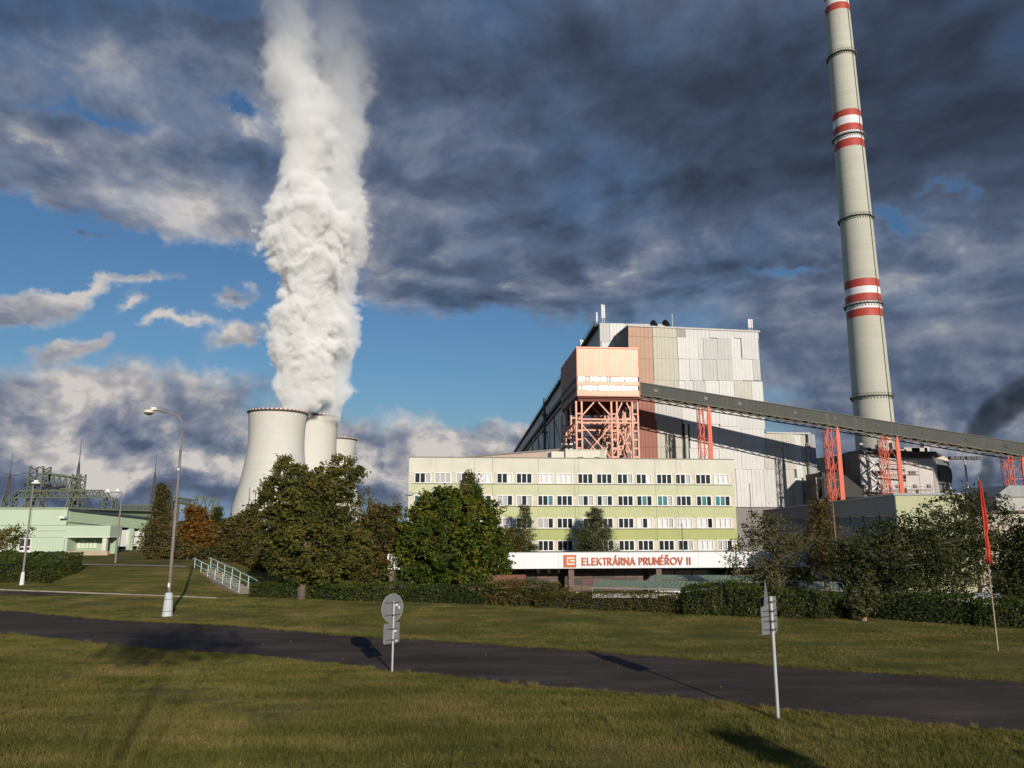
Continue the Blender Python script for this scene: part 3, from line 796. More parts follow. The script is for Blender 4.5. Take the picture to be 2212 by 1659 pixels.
for (u0, v0, u1, v1, k_) in panels:
    ax, zt = HF.hit(*c4((u0), (v0))); bx, zb = HF.hit(*c4(u1, v1))
    ax2 = HF.hit(*c4(u0, v0))[0]; bx2 = HF.hit(*c4(u1, v0))[0]
    cxm = (v0 + v1) / 2
    ax2 = HF.hit(*c4(u0, cxm))[0]; bx2 = HF.hit(*c4(u1, cxm))[0]
    um = (u0 + u1) / 2
    zt = HF.hit(*c4(um, v0))[1]; zb = HF.hit(*c4(um, v1))[1]
    if v0 < 215: zt = hz_top - .05
    rib_panel(ax2, bx2, L2(max(zb, GO)), L2(zt), rnd.uniform(0, .12), hall_mat(k_), hall)
# dark recess with a bright pipe, and the corner stack of pipes on the right
(ax, _), (bx, _) = HF.hit(*c4(1418, 1100)), HF.hit(*c4(1474, 1100))
mb = MB(); mb.box(ax + .2, bx - .2, .3, .59, 0, L2(HF.hit(*c4(1446, 935))[1])); mb.build('recess', hall_mat('K'), hall, world=False)
mb = MB(); q = (ax + bx) / 2; mb.tube([(q, -.4, 0), (q, -.4, L2(HF.hit(*c4(1446, 960))[1]))], .55, 8); mb.build('downpipe', mat('galvanised', (.6, .6, .58), .4, metal=.4), hall, world=False)
mb = MB(); q = HF.hit(*c6(645, 560))[0]; mb.tube([(q, -.5, 0), (q, -.5, L2(lowz) - 3)], .7, 8); q2 = HF.hit(*c6(672, 560))[0]; mb.box(q2 - 1.2, q2 + 1.2, -.6, .5, 0, L2(lowz) - .1)
mb.build('downpipe', mat('grey_pipe', (.36, .36, .37), .6, .2, 1, (1, 1, .1), col2=(.15, .15, .16)), hall, world=False)
# equipment on the roof
rz_ = L2(hz_top) + .5
def roof_horn(u, v):
    x_, z_ = HF.hit(*c4(u, v), 6); h_ = L2(z_) - rz_
    mb = MB(); mb.tube([(x_, 6, rz_), (x_, 6, rz_ + h_)], .25, 6); mb.tube([(x_ - 1.1, 5, rz_ + h_ + .3), (x_ + .2, 6, rz_ + h_), (x_ + 1.0, 7, rz_ + h_ - .3)], [1.1, .8, .6], 10)
    mb.build('roof_fan', mat('black_steel', (.012, .011, .014), .5), hall, world=False)
roof_horn(1190, 150); roof_horn(1288, 146)
mb = MB(); x_ = HF.hit(*c4(1333, 120), 6)[0]; mb.tube([(x_, 6, rz_), (x_, 6, rz_ + 6.2)], .12, 5)
for u, dx_ in ((1958, 0), (1970, 0), (1985, 0)):
    x_ = HF.hit(*c4(u, 170), 4)[0]; mb.tube([(x_, 4, rz_), (x_, 4, rz_ + 4.6)], .10, 5); mb.box(x_ - .25, x_ + .25, 3.8, 4.2, rz_ + 2.0, rz_ + 5.0)
mb.build('antenna', mat('antenna_white', (.6, .6, .58), .5), hall, world=False)

# ================================================================ bunker bay: the long block set back on the left, running far away
BY = math.radians(3.2)
pb = P(1295.6, 697.7, 246)
BF = Frame((pb.x, pb.y, 0), BY)
bay = thing('bunker_building', 'long grey side block of the power station receding behind the copper tower', 'building', (pb.x, pb.y, GO), BY)
bz = pb.z
bxr = BF.hit(1352, 720)[0]
side = mat('shaded_cladding', (.50, .48, .47), .6, .1, .1, (1, .4, 1), streak=(.16, .14, .13), streak_amt=.5, spec=.5)
mb = MB(); mb.box(0, bxr + 14, .4, 640, 0, L2(bz)); mb.build('wall', side, bay, world=False)
for (u0, v0, u1, v1, k_) in [(742, 140, 822, 288, 'G'), (824, 142, 940, 288, 'W'), (756, 290, 940, 420, 'W'), (560, 420, 940, 700, 'D')]:
    (ax, _), (bx, _) = BF.hit(*c4(u0, (v0 + v1) / 2)), BF.hit(*c4(u1, (v0 + v1) / 2))
    zt = bz - .02 if v0 < 150 else BF.hit(*c4((u0 + u1) / 2, v0))[1]
    rib_panel(max(0, ax), bx, L2(BF.hit(*c4((u0 + u1) / 2, v1))[1]), L2(zt), 0, hall_mat(k_), bay)
mb = MB(); mb.box(-.25, 0, -.02, 1.2, 0, L2(bz) + .1); mb.build('corner_trim', mat('green_trim', (.05, .12, .09), .6), bay, world=False)
mb = MB()                                            # ledges, girders and pipe runs along the receding side
for z_, t_ in ((L2(bz) - .2, 1.1), (L2(bz) - 9.5, 1.8), (L2(bz) - 12.6, .7)):
    mb.box(-1.5 if t_ > 1 else -.6, -.003, 2, 636, z_ - t_ / 2, z_ + t_ / 2)
mb.build('ledge', mat('dark_girder', (.07, .065, .06), .7, .2), bay, world=False)
mb = MB()
for yy in range(0, 640, 46):
    mb.box(-.5, -.004, yy + 1, yy + 2.2, 0, L2(bz) - 13.4)
    mb.beam((-.3, yy + 2, L2(bz) - 40), (-.3, yy + 44, L2(bz) - 16), .22)
mb.build('brace', mat('blue_grey_steel', (.10, .12, .15), .6), bay, world=False)
mb = MB()
for yy in range(4, 636, 12):
    mb.tube([(-1.3, yy, L2(bz) + .35), (-1.3, yy, L2(bz) + 1.7)], .07, 4)
mb.box(-1.36, -1.24, 4, 636, L2(bz) + 1.65, L2(bz) + 1.75)
mb.build('railing', mat('black_steel', None), bay, world=False)
for yy, hh in ((70, 10), (170, 9)):
    mb = MB(); mb.tube([(-2.2, yy, L2(bz) - 34), (-2.2, yy, L2(bz) + 2)], .8, 8)
    for q in (-8, -18, -28): mb.box(-3.8, -.6, yy - 1.6, yy + 1.6, L2(bz) + q, L2(bz) + q + .8)
    mb.build('stair_tower', mat('blue_grey_steel', None), bay, world=False)
mb = MB()
for u, hgt in ((716, 6.0), (760, 9.0), (776, 8.8)):
    x_ = BF.hit(*c4(u, 100), 8)[0]; mb.tube([(x_, 8, L2(bz)), (x_, 8, L2(bz) + hgt)], .12, 5); mb.box(x_ - .3, x_ + .3, 7.8, 8.2, L2(bz) + hgt * .45, L2(bz) + hgt)
x_ = BF.hit(*c4(655, 230), 30)[0]
mb.box(-.9, .6, 40, 42, L2(bz), L2(bz) + 4)
mb.build('antenna', mat('antenna_white', None), bay, world=False)

# ================================================================ copper transfer tower on stilts
TY = math.radians(4.6)
pt_ = P(1245.5, 750.6, 195)
TF = Frame((pt_.x, pt_.y, 0), TY)
tower = thing('transfer_tower', 'glowing copper-clad box tower standing on salmon steel stilts with two window strips', 'tower', (pt_.x, pt_.y, GO), TY)
tw = TF.hit(1380.5, 800)[0]; tz1 = pt_.z; tz0 = TF.hit(1315, 856)[1]; TD = 29.0
copper = mat('copper_cladding', (.50, .205, .145), .44, .05, .3, metal=.31, streak=(.36, .17, .10), streak_amt=.25, spec=.6)
copper_s = mat('copper_side_cladding', (.50, .20, .145), .5, .06, .3, metal=.1, spec=.4)
# front wall built as three horizontal courses with the window strips between
zs = [TF.hit(1315, q)[1] for q in (856, 843.2, 832.2, 824, 813.6)] + [tz1]
for a, b_ in ((0, 1), (2, 3), (4, 5)):
    rib_panel(.02, tw - .02, L2(zs[a]), L2(zs[b_]), 0, copper, tower, pitch=.62, dep=.03, name='front_panel')
mb = MB(); mb.box(0, tw, .42, TD - .42, L2(tz0), L2(tz1) - .1); mb.build('core', mat('tower_core', (.12, .05, .035), .7), tower, world=False)
mb = MB()
for k in range(46):
    y0_ = .45 + k * (TD - .5) / 46
    mb.box(-.07 if k % 2 else 0, .415, y0_, y0_ + (TD - .5) / 46, L2(tz0), L2(tz1) - .05)
mb.build('side_panel', copper_s, tower, world=False)
mb = MB(); mb.box(-.09, -.072, 1, TD - 1, L2(zs[1]), L2(zs[2])); mb.box(-.09, -.072, 1, TD - 1, L2(zs[3]), L2(zs[4])); mb.build('side_window_strip', mat('strip_dark', (.02, .015, .015), .7), tower, world=False)  # window strips in dark matte glass
mb = MB(); mb.box(tw - .4, tw + .05, .45, TD, L2(tz0), L2(tz1) - .05); mb.build('side_panel', copper_s, tower, world=False)
mb = MB(); mb.box(-.1, tw + .1, .0, TD, L2(tz1) + .003, L2(tz1) + .22); mb.build('roof', copper, tower, world=False)
mb = MB(); t_ = .22
for (a, b_, c_, d_) in ((-.12, tw + .12, L2(tz1) - .22, L2(tz1)), (-.12, tw + .12, L2(tz0) - .1, L2(tz0) + .14)): mb.box(a, b_, -.12, -.003, c_, d_)
for q in (-.12, tw - .1): mb.box(q, q + .22, -.12, -.004, L2(tz0) + .145, L2(tz1) - .225)
mb.build('edge_trim', mat('pale_copper_trim', (.50, .24, .17), .6), tower, world=False)
for (a, b_) in ((1, 2), (3, 4)):
    mb = MB(); mb.box(.1, tw - .1, .28, .41, L2(zs[a]), L2(zs[b_])); st_ = mb.build('window_strip', mat('strip_backing', (.16, .12, .09), .6), tower, world=False)
    nP = 34
    for k in range(nP):
        x0_ = .4 + k * (tw - .8) / nP; wv = (tw - .8) / nP * .62
        t1, t2 = rnd.gauss(0, .045), rnd.gauss(0, .05)
        mb = MB(); zz0, zz1 = L2(zs[a]) + .14, L2(zs[b_]) - .14
        mb.hexa([(x0_, .2 + t1 * wv / 2, zz0), (x0_ + wv, .2 - t1 * wv / 2, zz0), (x0_ + wv, .27, zz0), (x0_, .27, zz0),
                 (x0_, .2 + t1 * wv / 2 + t2, zz1), (x0_ + wv, .2 - t1 * wv / 2 + t2, zz1), (x0_ + wv, .27, zz1), (x0_, .27, zz1)])
        mb.build('pane', mat('sunlit_glass', (.75, .72, .66), .22, .02, metal=.9), st_, world=False)
# underside girders and stilts
salmon = mat('salmon_steel', (.58, .30, .215), .5, .15, 1.0, metal=.15, col2=(.40, .14, .09), c2amt=.5)
mb = MB(); mb.box(.3, tw - .3, .5, TD - .5, L2(tz0) - .5, L2(tz0) - .003)
for k in range(9): mb.box(.4, tw - .4, 1 + k * 3.2, 1.4 + k * 3.2, L2(tz0) - 1.3, L2(tz0) - .505)
mb.build('underside', mat('underside_red', (.20, .06, .045), .7, .2), tower, world=False)
ccx = [TF.hit(1250.5, 900, 1)[0], TF.hit(1326.5, 900, 1)[0], TF.hit(1371.5, 900, 1)[0]]
ztop = L2(tz0) - .51
for row, yy in enumerate((1.0, 9.5, 18.5, 27)):
    for xx in ccx:
        mb = MB()
        for q in (-.75, .75): mb.box(xx + q - .22, xx + q + .22, yy - .4, yy + .4, 0, ztop - .8)
        for k in range(16): mb.box(xx - .52, xx + .52, yy - .3, yy - .2, 3 + k * 2.3, 3.4 + k * 2.3)
        mb.build('leg', salmon, tower, world=False)
zb1 = L2(TF.hit(1290, 906, 1)[1]); zb2 = L2(TF.hit(1290, 913, 1)[1])
for row, yy in enumerate((1.0, 9.5, 18.5, 27)):
    mb = MB()
    for zz in (zb1, zb2 - 1.0 * (row % 2), zb1 - 12, zb1 - 24): mb.beam((ccx[0], yy, zz), (ccx[2], yy, zz), .5, .4)
    for a, b_ in ((0, 1), (1, 2)):
        A, B = ccx[a], ccx[b_]; M = (A + B) / 2
        mb.beam((A, yy, zb1), (M - .6, yy, ztop - 1), .34); mb.beam((M + .6, yy, ztop - 1), (B, yy, zb1), .34)
        mb.beam((A, yy + .1, zb1 - .5), (B, yy + .1, zb1 - 11.5), .28); mb.beam((B, yy - .1, zb1 - .5), (A, yy - .1, zb1 - 11.5), .28)
        mb.beam((A, yy + .1, zb1 - 12.5), (B, yy + .1, zb1 - 23.5), .28); mb.beam((B, yy - .1, zb1 - 12.5), (A, yy - .1, zb1 - 23.5), .28)
    mb.build('brace', salmon, tower, world=False)
mb = MB()
for xx in ccx:
    for zz in (zb1, zb1 - 12): mb.beam((xx, 1, zz), (xx, 27, zz), .4)
    for a, b_ in ((1, 9.5), (9.5, 18.5), (18.5, 27)):
        mb.beam((xx, a, zb1 - 12), (xx, b_, zb1), .3); mb.beam((xx, b_, zb1 - 12), (xx, a, zb1), .3)
mb.build('brace', salmon, tower, world=False)
# inner spiral of the old conveyor head: small platforms between the stilts
mb = MB()
for k in range(7): mb.box(-2.4 + .1 * (k % 2), .2, 6, 16, 22 + k * 1.3, 22.5 + k * 1.3)
mb.build('louvre', mat('white_louvre', (.62, .60, .55), .6), tower, world=False)

# ================================================================ conveyor gallery on red trestles
conv = thing('conveyor_gallery', 'long inclined grey conveyor gallery running down to the right from the copper tower', 'conveyor', (0, 0, 0))
dA, dB = 215.0, 221.0
TL, TR = P(1381, 827, dA), P(2330, 977, dB); BL_, BR_ = P(1381, 851, dA), P(2330, 1002, dB)
d_c = (TR - TL); dirc = Vector((d_c.x, d_c.y, 0)).normalized(); nrm = Vector((-dirc.y, dirc.x, 0))
grey_clad = mat('conveyor_cladding', (.066, .071, .062), .7, .08, .4, streak=(.20, .20, .17), streak_amt=.35)
def cp(t, side_, lvl):
    """point on the gallery: t along, side_ metres back, lvl 0 bottom .. 1 top"""
    p = BL_.lerp(BR_, t).lerp(TL.lerp(TR, t), lvl); return p + nrm * side_
NS = 38
for i in range(NS):
    t0_, t1_ = i / NS, (i + 1) / NS - .0006
    vs = []; kk = 9
    for j in range(kk + 1):
        t = t0_ + (t1_ - t0_) * j / kk; o_ = -.06 if j % 2 else 0
        vs += [cp(t, o_, 0), cp(t, o_, 1)]
    mb = MB(); mb._add(vs, [(2 * j, 2 * j + 2, 2 * j + 3, 2 * j + 1) for j in range(kk)])
    mb.build('side_panel', grey_clad, conv)
mb = MB()
a0, a1 = cp(0, .1, -.02), cp(1, .1, -.02); b0, b1 = cp(0, 3.9, -.02), cp(1, 3.9, -.02)
mb.hexa([cp(0, .02, .02), cp(1, .02, .02), cp(1, 3.98, .02), cp(0, 3.98, .02), cp(0, .02, .99), cp(1, .02, .99), cp(1, 3.98, .99), cp(0, 3.98, .99)])
mb.build('core', mat('conveyor_core', (.11, .11, .10), .8), conv)
mb = MB(); mb.hexa([cp(0, -.25, 1.005), cp(1, -.25, 1.005), cp(1, 4.3, 1.005), cp(0, 4.3, 1.005), cp(0, -.25, 1.07), cp(1, -.25, 1.07), cp(1, 4.3, 1.07), cp(0, 4.3, 1.07)])
mb.build('roof', mat('conveyor_roof', (.10, .105, .095), .6, .1), conv)
mb = MB()
for i in range(64):
    t = (i + .5) / 64; mb.beam(cp(t, -.1, -.06), cp(t, 4.1, -.06), .35, .3)
for s_ in (.1, 3.9): mb.beam(cp(0, s_, -.02), cp(1, s_, -.02), .35, .3); mb.beam(cp(0, s_, -.30), cp(1, s_, -.30), .3)
for i in range(48):
    for s_ in (.1, 3.9): mb.beam(cp(i / 48, s_, -.05 if i % 2 else -.3), cp((i + 1) / 48, s_, -.3 if i % 2 else -.05), .18)
mb.build('floor_truss', mat('truss_dark', (.13, .115, .09), .7), conv)
def tat(px):                                    # parameter where the gallery passes picture column px
    lo, hi = 0, 1
    for _ in range(40):
        md = (lo + hi) / 2; q = cp(md, 0, .5); r_ = q - EYE
        u = CX + FPX * r_.x / (r_.y * CP + r_.z * SP)
        if u < px: lo = md
        else: hi = md
    return lo
dark_hatch = mat('hatch_dark', (.02, .02, .02), .4)
for px in (1416.6, 1524.5, 1598, 1717, 1803, 1897, 1995, 2088, 2172, 2260):
    t = tat(px); e = .0038
    mb = MB(); mb.hexa([cp(t - e, -.16, .42), cp(t + e, -.16, .42), cp(t + e, -.063, .42), cp(t - e, -.063, .42), cp(t - e, -.16, .66), cp(t + e, -.16, .66), cp(t + e, -.063, .66), cp(t - e, -.063, .66)])
    mb.build('window', dark_hatch, conv)
trestle_red = mat('trestle_red', (.62, .105, .045), .5, .1, 1)
trestles = [('first', 1515, 1531), ('second', 1791, 1809), ('third', 1911, 1938), ('fourth', 2182, 2210)]
labs = ['red steel trestle under the conveyor in front of the white hall wall', 'red steel trestle of the conveyor just right of the white hall, before the duct housing',
        'red steel trestle of the conveyor standing before the white silo housing', 'red steel trestle of the conveyor at the right edge of the picture']
for (nm, pl_, pr_), lb in zip(trestles, labs):
    tl, tr = tat(pl_), tat(pr_)
    A, B = cp(tl, .6, -.32), cp(tr, -.1, -.32)
    A2, B2 = cp(tl, 3.6, -.32), cp(tr, 3.6, -.32)
    gzb = GO
    tr_o = thing('conveyor_trestle', lb, 'trestle', (A.x, A.y, gzb), 0, 'red trestles carrying the conveyor')
    wdt = 1.15
    for q, nme in ((A, 'lattice_column'),):
        mb = MB(); mb.truss((q.x, q.y, gzb), (q.x, q.y, q.z + .2), wdt, wdt, 11, .17); mb.build(nme, trestle_red, tr_o)
        mb = MB(); mb.truss((q.x + nrm.x * 3, q.y + nrm.y * 3, gzb), (q.x + nrm.x * 3, q.y + nrm.y * 3, q.z + .2), .6, .6, 6, .09); mb.build(nme, trestle_red, tr_o)
    mb = MB(); mb.hexa([(B.x - .75, B.y, gzb), (B.x + .75, B.y, gzb), (B.x + .75, B.y + .5, gzb), (B.x - .75, B.y + .5, gzb),
                        (B.x - .55, B.y, B.z - 1.2), (B.x + .55, B.y, B.z - 1.2), (B.x + .55, B.y + .5, B.z - 1.2), (B.x - .55, B.y + .5, B.z - 1.2)])
    mb.hexa([(B.x - .55, B.y, B.z - 1.2), (B.x + .55, B.y, B.z - 1.2), (B.x + .55, B.y + .5, B.z - 1.2), (B.x - .55, B.y + .5, B.z - 1.2),
             (B.x - .12, B.y, B.z + .8), (B.x + .12, B.y, B.z + .8), (B.x + .12, B.y + .5, B.z + .8), (B.x - .12, B.y + .5, B.z + .8)])
    mb.build('box_column', trestle_red, tr_o)
    mb = MB(); H2 = B.z - gzb; nn_ = 5
    for k in range(nn_):
        z0_, z1_ = gzb + H2 * k / nn_, gzb + H2 * (k + 1) / nn_
        mb.beam((A.x, A.y, z1_ - .4), (B.x, B.y + .2, z1_ - .4), .16)
        mb.beam((A.x, A.y, z0_), (B.x, B.y + .2, z1_ - .4), .11); mb.beam((A.x, A.y, z1_ - .4), (B.x, B.y + .2, z0_), .11)
    mb.build('brace', trestle_red, tr_o)
# ================================================================ chimney
chx = P(1887, 900, 350).x; CD = 350.0
chim = thing('chimney', 'very tall tapered pale concrete chimney with red and white warning bands', 'chimney', (chx, CD, GO))
def chz(py, px=None):
    """height on the chimney's near face seen at picture row py"""
    x_ = CX + (1887 - CX) + (900 - py) * -.0956
    return P(x_, py, CD - 6).z
def chr_(z): return max(5.0, 8.75 - (z - 53.8) * (8.75 - 5.95) / (277 - 53.8))
conc = mat('chimney_concrete', (.49, .48, .405), .85, .06, .05, (1, 1, .2), streak=(.33, .33, .29), streak_amt=.5, bump=.1, bscale=2, rings=2.6, ring_amt=.10)
redp = mat('band_red', (.42, .055, .035), .6, .12, .1)
whtp = mat('band_white', (.74, .74, .74), .6, .05, .1)
segs = [(None, 962, 'c'), (962, 683, 'c'), (683, 666, 'r'), (666, 651, 'w'), (651, 634, 'r'), (634, 619, 'w'), (619, 602, 'r'), (602, 315, 'c'), (315, 298, 'r'), (298, 281, 'w'), (281, 266, 'r'), (266, 249, 'w'), (249, 235, 'r'),
        (235, 17, 'c'), (17, 2, 'r'), (2, -14, 'w'), (-14, -28, 'r')]
z = GO
for a, b_, k_ in segs:
    z1 = chz(b_); k2 = max(1, int((z1 - z) / 12)); prof = [(chr_(z + (z1 - z) * i / k2), z + (z1 - z) * i / k2) for i in range(k2 + 1)]
    mb = MB(); mb.lathe([(r, q - 0) for r, q in prof], 64, (chx, CD)); mb.build({'c': 'shaft', 'r': 'red_band', 'w': 'white_band'}[k_], {'c': conc, 'r': redp, 'w': whtp}[k_], chim, smooth=True)
    z = z1
mb = MB(); mb.lathe([(chr_(z), z), (chr_(z) - .6, z + 1), (chr_(z) - .6, z - 5)], 48, (chx, CD)); mb.build('rim', mat('soot_rim', (.06, .06, .06), .9), chim)
plat = mat('platform_steel', (.10, .11, .09), .6)
for py in (855, 655, 466, 288, 110):
    zc = chz(py); r = chr_(zc)
    mb = MB(); mb.lathe([(r + .02, zc - .15), (r + 1.0, zc - .1), (r + 1.0, zc + .1), (r + .02, zc + .1)], 56, (chx, CD))
    for k in range(40):
        a = 2 * PI * k / 40; c_, s_ = math.cos(a), math.sin(a)
        mb.beam((chx + (r + .02) * c_, CD + (r + .02) * s_, zc - 1.6), (chx + (r + .9) * c_, CD + (r + .9) * s_, zc - .1), .18)
        mb.beam((chx + (r + .95) * c_, CD + (r + .95) * s_, zc), (chx + (r + .95) * c_, CD + (r + .95) * s_, zc + 1.3), .10)
    mb.lathe([(r + .9, zc + 1.2), (r + 1.0, zc + 1.2), (r + 1.0, zc + 1.35), (r + .9, zc + 1.35)], 56, (chx, CD))
    mb.build('platform', plat, chim)
mb = MB(); a = math.radians(-62)
for k in range(60):
    z0_, z1_ = 5 + k * 4.6, 5 + (k + 1) * 4.6
    mb.beam((chx + (chr_(z0_) + .25) * math.cos(a), CD + (chr_(z0_) + .25) * math.sin(a), z0_), (chx + (chr_(z1_) + .25) * math.cos(a), CD + (chr_(z1_) + .25) * math.sin(a), z1_), .22)
mb.build('ladder', plat, chim)

# ================================================================ cooling towers
shellm = mat('cooling_tower_shell', (.60, .585, .53), .9, .045, .03, (1, 1, .15), streak=(.40, .39, .34), streak_amt=.45, bump=.08, bscale=2, rings=1.6, ring_amt=.05)
shell_in = mat('cooling_tower_inside', (.25, .24, .22), .9)
rim_red = mat('rim_red', (.36, .07, .04), .6); rim_white = mat('rim_white', (.75, .74, .70), .6)
ct_prof = [(40.2, -2), (38.9, 11), (36.8, 19), (33.5, 32), (30.3, 48), (27.4, 66), (26.6, 78), (26.8, 90), (27.7, 101), (28.2, 106.2)]
def cooling_tower(X_, d_, ztop_, lab):
    t = thing('cooling_tower', lab, 'cooling tower', (X_, d_, GO), 0, 'hyperbolic cooling towers behind the trees')
    s_ = ztop_ / 106.2
    from_ = [(r, q * s_) for r, q in ct_prof]
    # smooth the profile
    zz = np.linspace(from_[0][1], from_[-1][1], 28); rr_ = np.interp(zz, [q for _, q in from_], [r for r, _ in from_])
    for _ in range(3): rr_[1:-1] = (rr_[:-2] + rr_[1:-1] * 2 + rr_[2:]) / 4
    prof = list(zip(rr_.tolist(), zz.tolist()))
    mb = MB(); mb.lathe(prof, 96, (X_, d_)); mb.lathe([(r - .5, q) for r, q in prof], 96, (X_, d_)); mb.build('shell', shellm, t, smooth=True)
    r = prof[-1][0]; z_ = prof[-1][1]
    mb = MB(); mb.lathe([(r + .02, z_ - 2.1), (r + 1.1, z_ - 1.0), (r + 1.1, z_ - .2), (r - .5, z_ + .1)], 96, (X_, d_)); mb.build('rim', mat('rim_shadow', (.10, .085, .075), .8), t)
    for col_, off_ in ((rim_red, 0), (rim_white, 1)):
        mb = MB()
        for k in range(44):
            a0 = 2 * PI * (k + off_ * .5) / 44; a1 = a0 + 2 * PI * .49 / 44
            mb.lathe([(r + 1.0, z_ - .19), (r + 1.12, z_ - .19), (r + 1.12, z_ + .75), (r + 1.0, z_ + .75)], 2, (X_, d_), a0=a0, a1=a1)
        mb.build('warning_rim', col_, t, kind='stuff')
    mb = MB(); r0 = prof[0][0]
    for k in range(40):
        a = 2 * PI * k / 40
        for da in (-.06, .06): mb.beam((X_ + (r0 + 2) * math.cos(a), d_ + (r0 + 2) * math.sin(a), GO), (X_ + r0 * math.cos(a + da), d_ + r0 * math.sin(a + da), prof[0][1] + .3), .9)
    mb.build('support_leg', conc, t, kind='stuff')
    return t
cooling_tower(P(601, 889, 730).x, 730, 110.7, 'leftmost and nearest cooling tower, widest in view, with red and white dashes round its rim')
cooling_tower(P(674, 893, 780).x, 780, 113.7, 'middle cooling tower half hidden behind the widest one, its rim slightly lower')
cooling_tower(P(724.5, 945, 1000).x, 1000, 113.7, 'smallest farthest cooling tower showing at the right of the other two')

# ================================================================ steam, sunlit and shaded: density fields on real voxel grids
def plume(name, lo, hi, res, lines, dens_col, dens, label, cat, big=30, fine=9, amp=.55, thin_top=0.5, an=0.0, seed=0.0, emission=None, wisp=.75):
    """lines: list of (weight, [(z, x, y, radius), ...])"""
    me = bpy.data.meshes.new(name); me.from_pydata([lo, hi], [], [])
    o = bpy.data.objects.new(name, me); COL.objects.link(o)
    tag(o, label, cat, kind='stuff')
    t = bpy.data.node_groups.new(name + '_field', 'GeometryNodeTree')
    t.interface.new_socket('Geometry', in_out='INPUT', socket_type='NodeSocketGeometry')
    t.interface.new_socket('Geometry', in_out='OUTPUT', socket_type='NodeSocketGeometry')
    g = NT(t)
    pos = g.node('GeometryNodeInputPosition').outputs[0]
    zlo, zhi = lo[2], hi[2]
    n1 = g.node('ShaderNodeTexNoise', {'Vector': g.v('ADD', g.v('MULTIPLY', pos, (1, 1, .8)), (seed, 0, 0)), 'Scale': 1.0 / big, 'Detail': 2.0, 'Roughness': 0.5}).outputs[1]
    wpv = g.v('ADD', pos, g.v('SCALE', g.v('SUBTRACT', n1, (.5, .5, .5)), big * 1.0))
    v1 = g.node('ShaderNodeTexVoronoi', {'Vector': wpv, 'Scale': 1.0 / (big * .8)}, feature='SMOOTH_F1'); v1.inputs['Smoothness'].default_value = .25
    v2 = g.node('ShaderNodeTexVoronoi', {'Vector': g.v('ADD', wpv, (31., 7., 3.)), 'Scale': 1.0 / fine}, feature='SMOOTH_F1'); v2.inputs['Smoothness'].default_value = .2
    v3 = g.node('ShaderNodeTexNoise', {'Vector': wpv, 'Scale': 2.2 / fine, 'Detail': 4.0, 'Roughness': .62}).outputs[0]
    nm_ = g.node('ShaderNodeTexNoise', {'Vector': g.v('ADD', wpv, (91., 17., 3.)), 'Scale': .75 / big, 'Detail': 3.0, 'Roughness': .6}).outputs[0]
    disp = g.m('ADD', g.m('ADD', g.m('MULTIPLY', g.m('SUBTRACT', .45, v1.outputs[0]), .80), g.m('MULTIPLY', g.m('SUBTRACT', .45, v2.outputs[0]), g.m('MULTIPLY', .85, g.rng(nm_, .36, .58)))), g.m('ADD', g.m('MULTIPLY', g.m('SUBTRACT', v3, .5), .9), g.m('MULTIPLY', g.m('SUBTRACT', nm_, .5), 1.5)))
    sp_ = g.node('ShaderNodeSeparateXYZ', {0: wpv}); spz = g.node('ShaderNodeSeparateXYZ', {0: pos}).outputs[2]
    tz = g.rng(spz, zlo, zhi, 0, 1, 'LINEAR')
    soft_ = g.rng(tz, 0.42, 1.0, 0.11, 0.11 + wisp, 'LINEAR')
    total = None
    for wgt, pts in lines:
        def curve(vals, a, b_):
            n_ = g.node('ShaderNodeFloatCurve'); cv = n_.mapping.curves[0]
            pp = [((q[0] - zlo) / (zhi - zlo), (v_ - a) / (b_ - a)) for q, v_ in zip(pts, vals)]
            while len(cv.points) < len(pp): cv.points.new(.5, .5)
            for c_, (x_, y_) in zip(cv.points, pp): c_.location = (min(1, max(0, x_)), min(1, max(0, y_)))
            n_.mapping.update(); g.put(n_.inputs['Value'], tz)
            return g.m('MULTIPLY_ADD', n_.outputs[0], b_ - a, a)
        xc = curve([q[1] for q in pts], lo[0], hi[0]); yc = curve([q[2] for q in pts], lo[1], hi[1]); rc = curve([q[3] for q in pts], 0, 120)
        ddx = g.m('SUBTRACT', sp_.outputs[0], xc); ddy = g.m('SUBTRACT', sp_.outputs[1], yc)
        dist = g.m('SQRT', g.m('ADD', g.m('MULTIPLY', ddx, ddx), g.m('MULTIPLY', ddy, ddy)))
        s_ = g.m('SUBTRACT', 1.0, g.m('DIVIDE', dist, rc))
        s_ = g.m('ADD', s_, g.m('MULTIPLY', disp, amp))
        dd = g.m('MULTIPLY', g.rng(s_, 0.0, soft_), g.m('MULTIPLY', wgt, g.rng(tz, 0.22, 0.95, 1.0, thin_top)))
        total = dd if total is None else g.m('MAXIMUM', total, dd)
    # fade in just above the first row and out at the last
    total = g.m('MULTIPLY', total, g.rng(tz, 0.0, 0.015))
    vc = g.node('GeometryNodeVolumeCube', {'Density': total, 'Min': lo, 'Max': hi, 'Resolution X': res[0], 'Resolution Y': res[1], 'Resolution Z': res[2]})
    m = bpy.data.materials.new(name + '_vapour'); m.use_nodes = True
    n = NT(m.node_tree); n.N.clear()
    pv = n.node('ShaderNodeVolumePrincipled', {'Color': dens_col, 'Density': dens, 'Anisotropy': an})
    if emission: pv.inputs['Emission Strength'].default_value = 0
    n.node('ShaderNodeOutputMaterial', {'Volume': pv.outputs[0]})
    sm_ = g.node('GeometryNodeSetMaterial', {'Geometry': vc.outputs[0]}); sm_.inputs['Material'].default_value = m
    g.node('NodeGroupOutput', {0: sm_.outputs[0]})
    md = o.modifiers.new('field', 'NODES'); md.node_group = t
    me.materials.append(m)
    return o
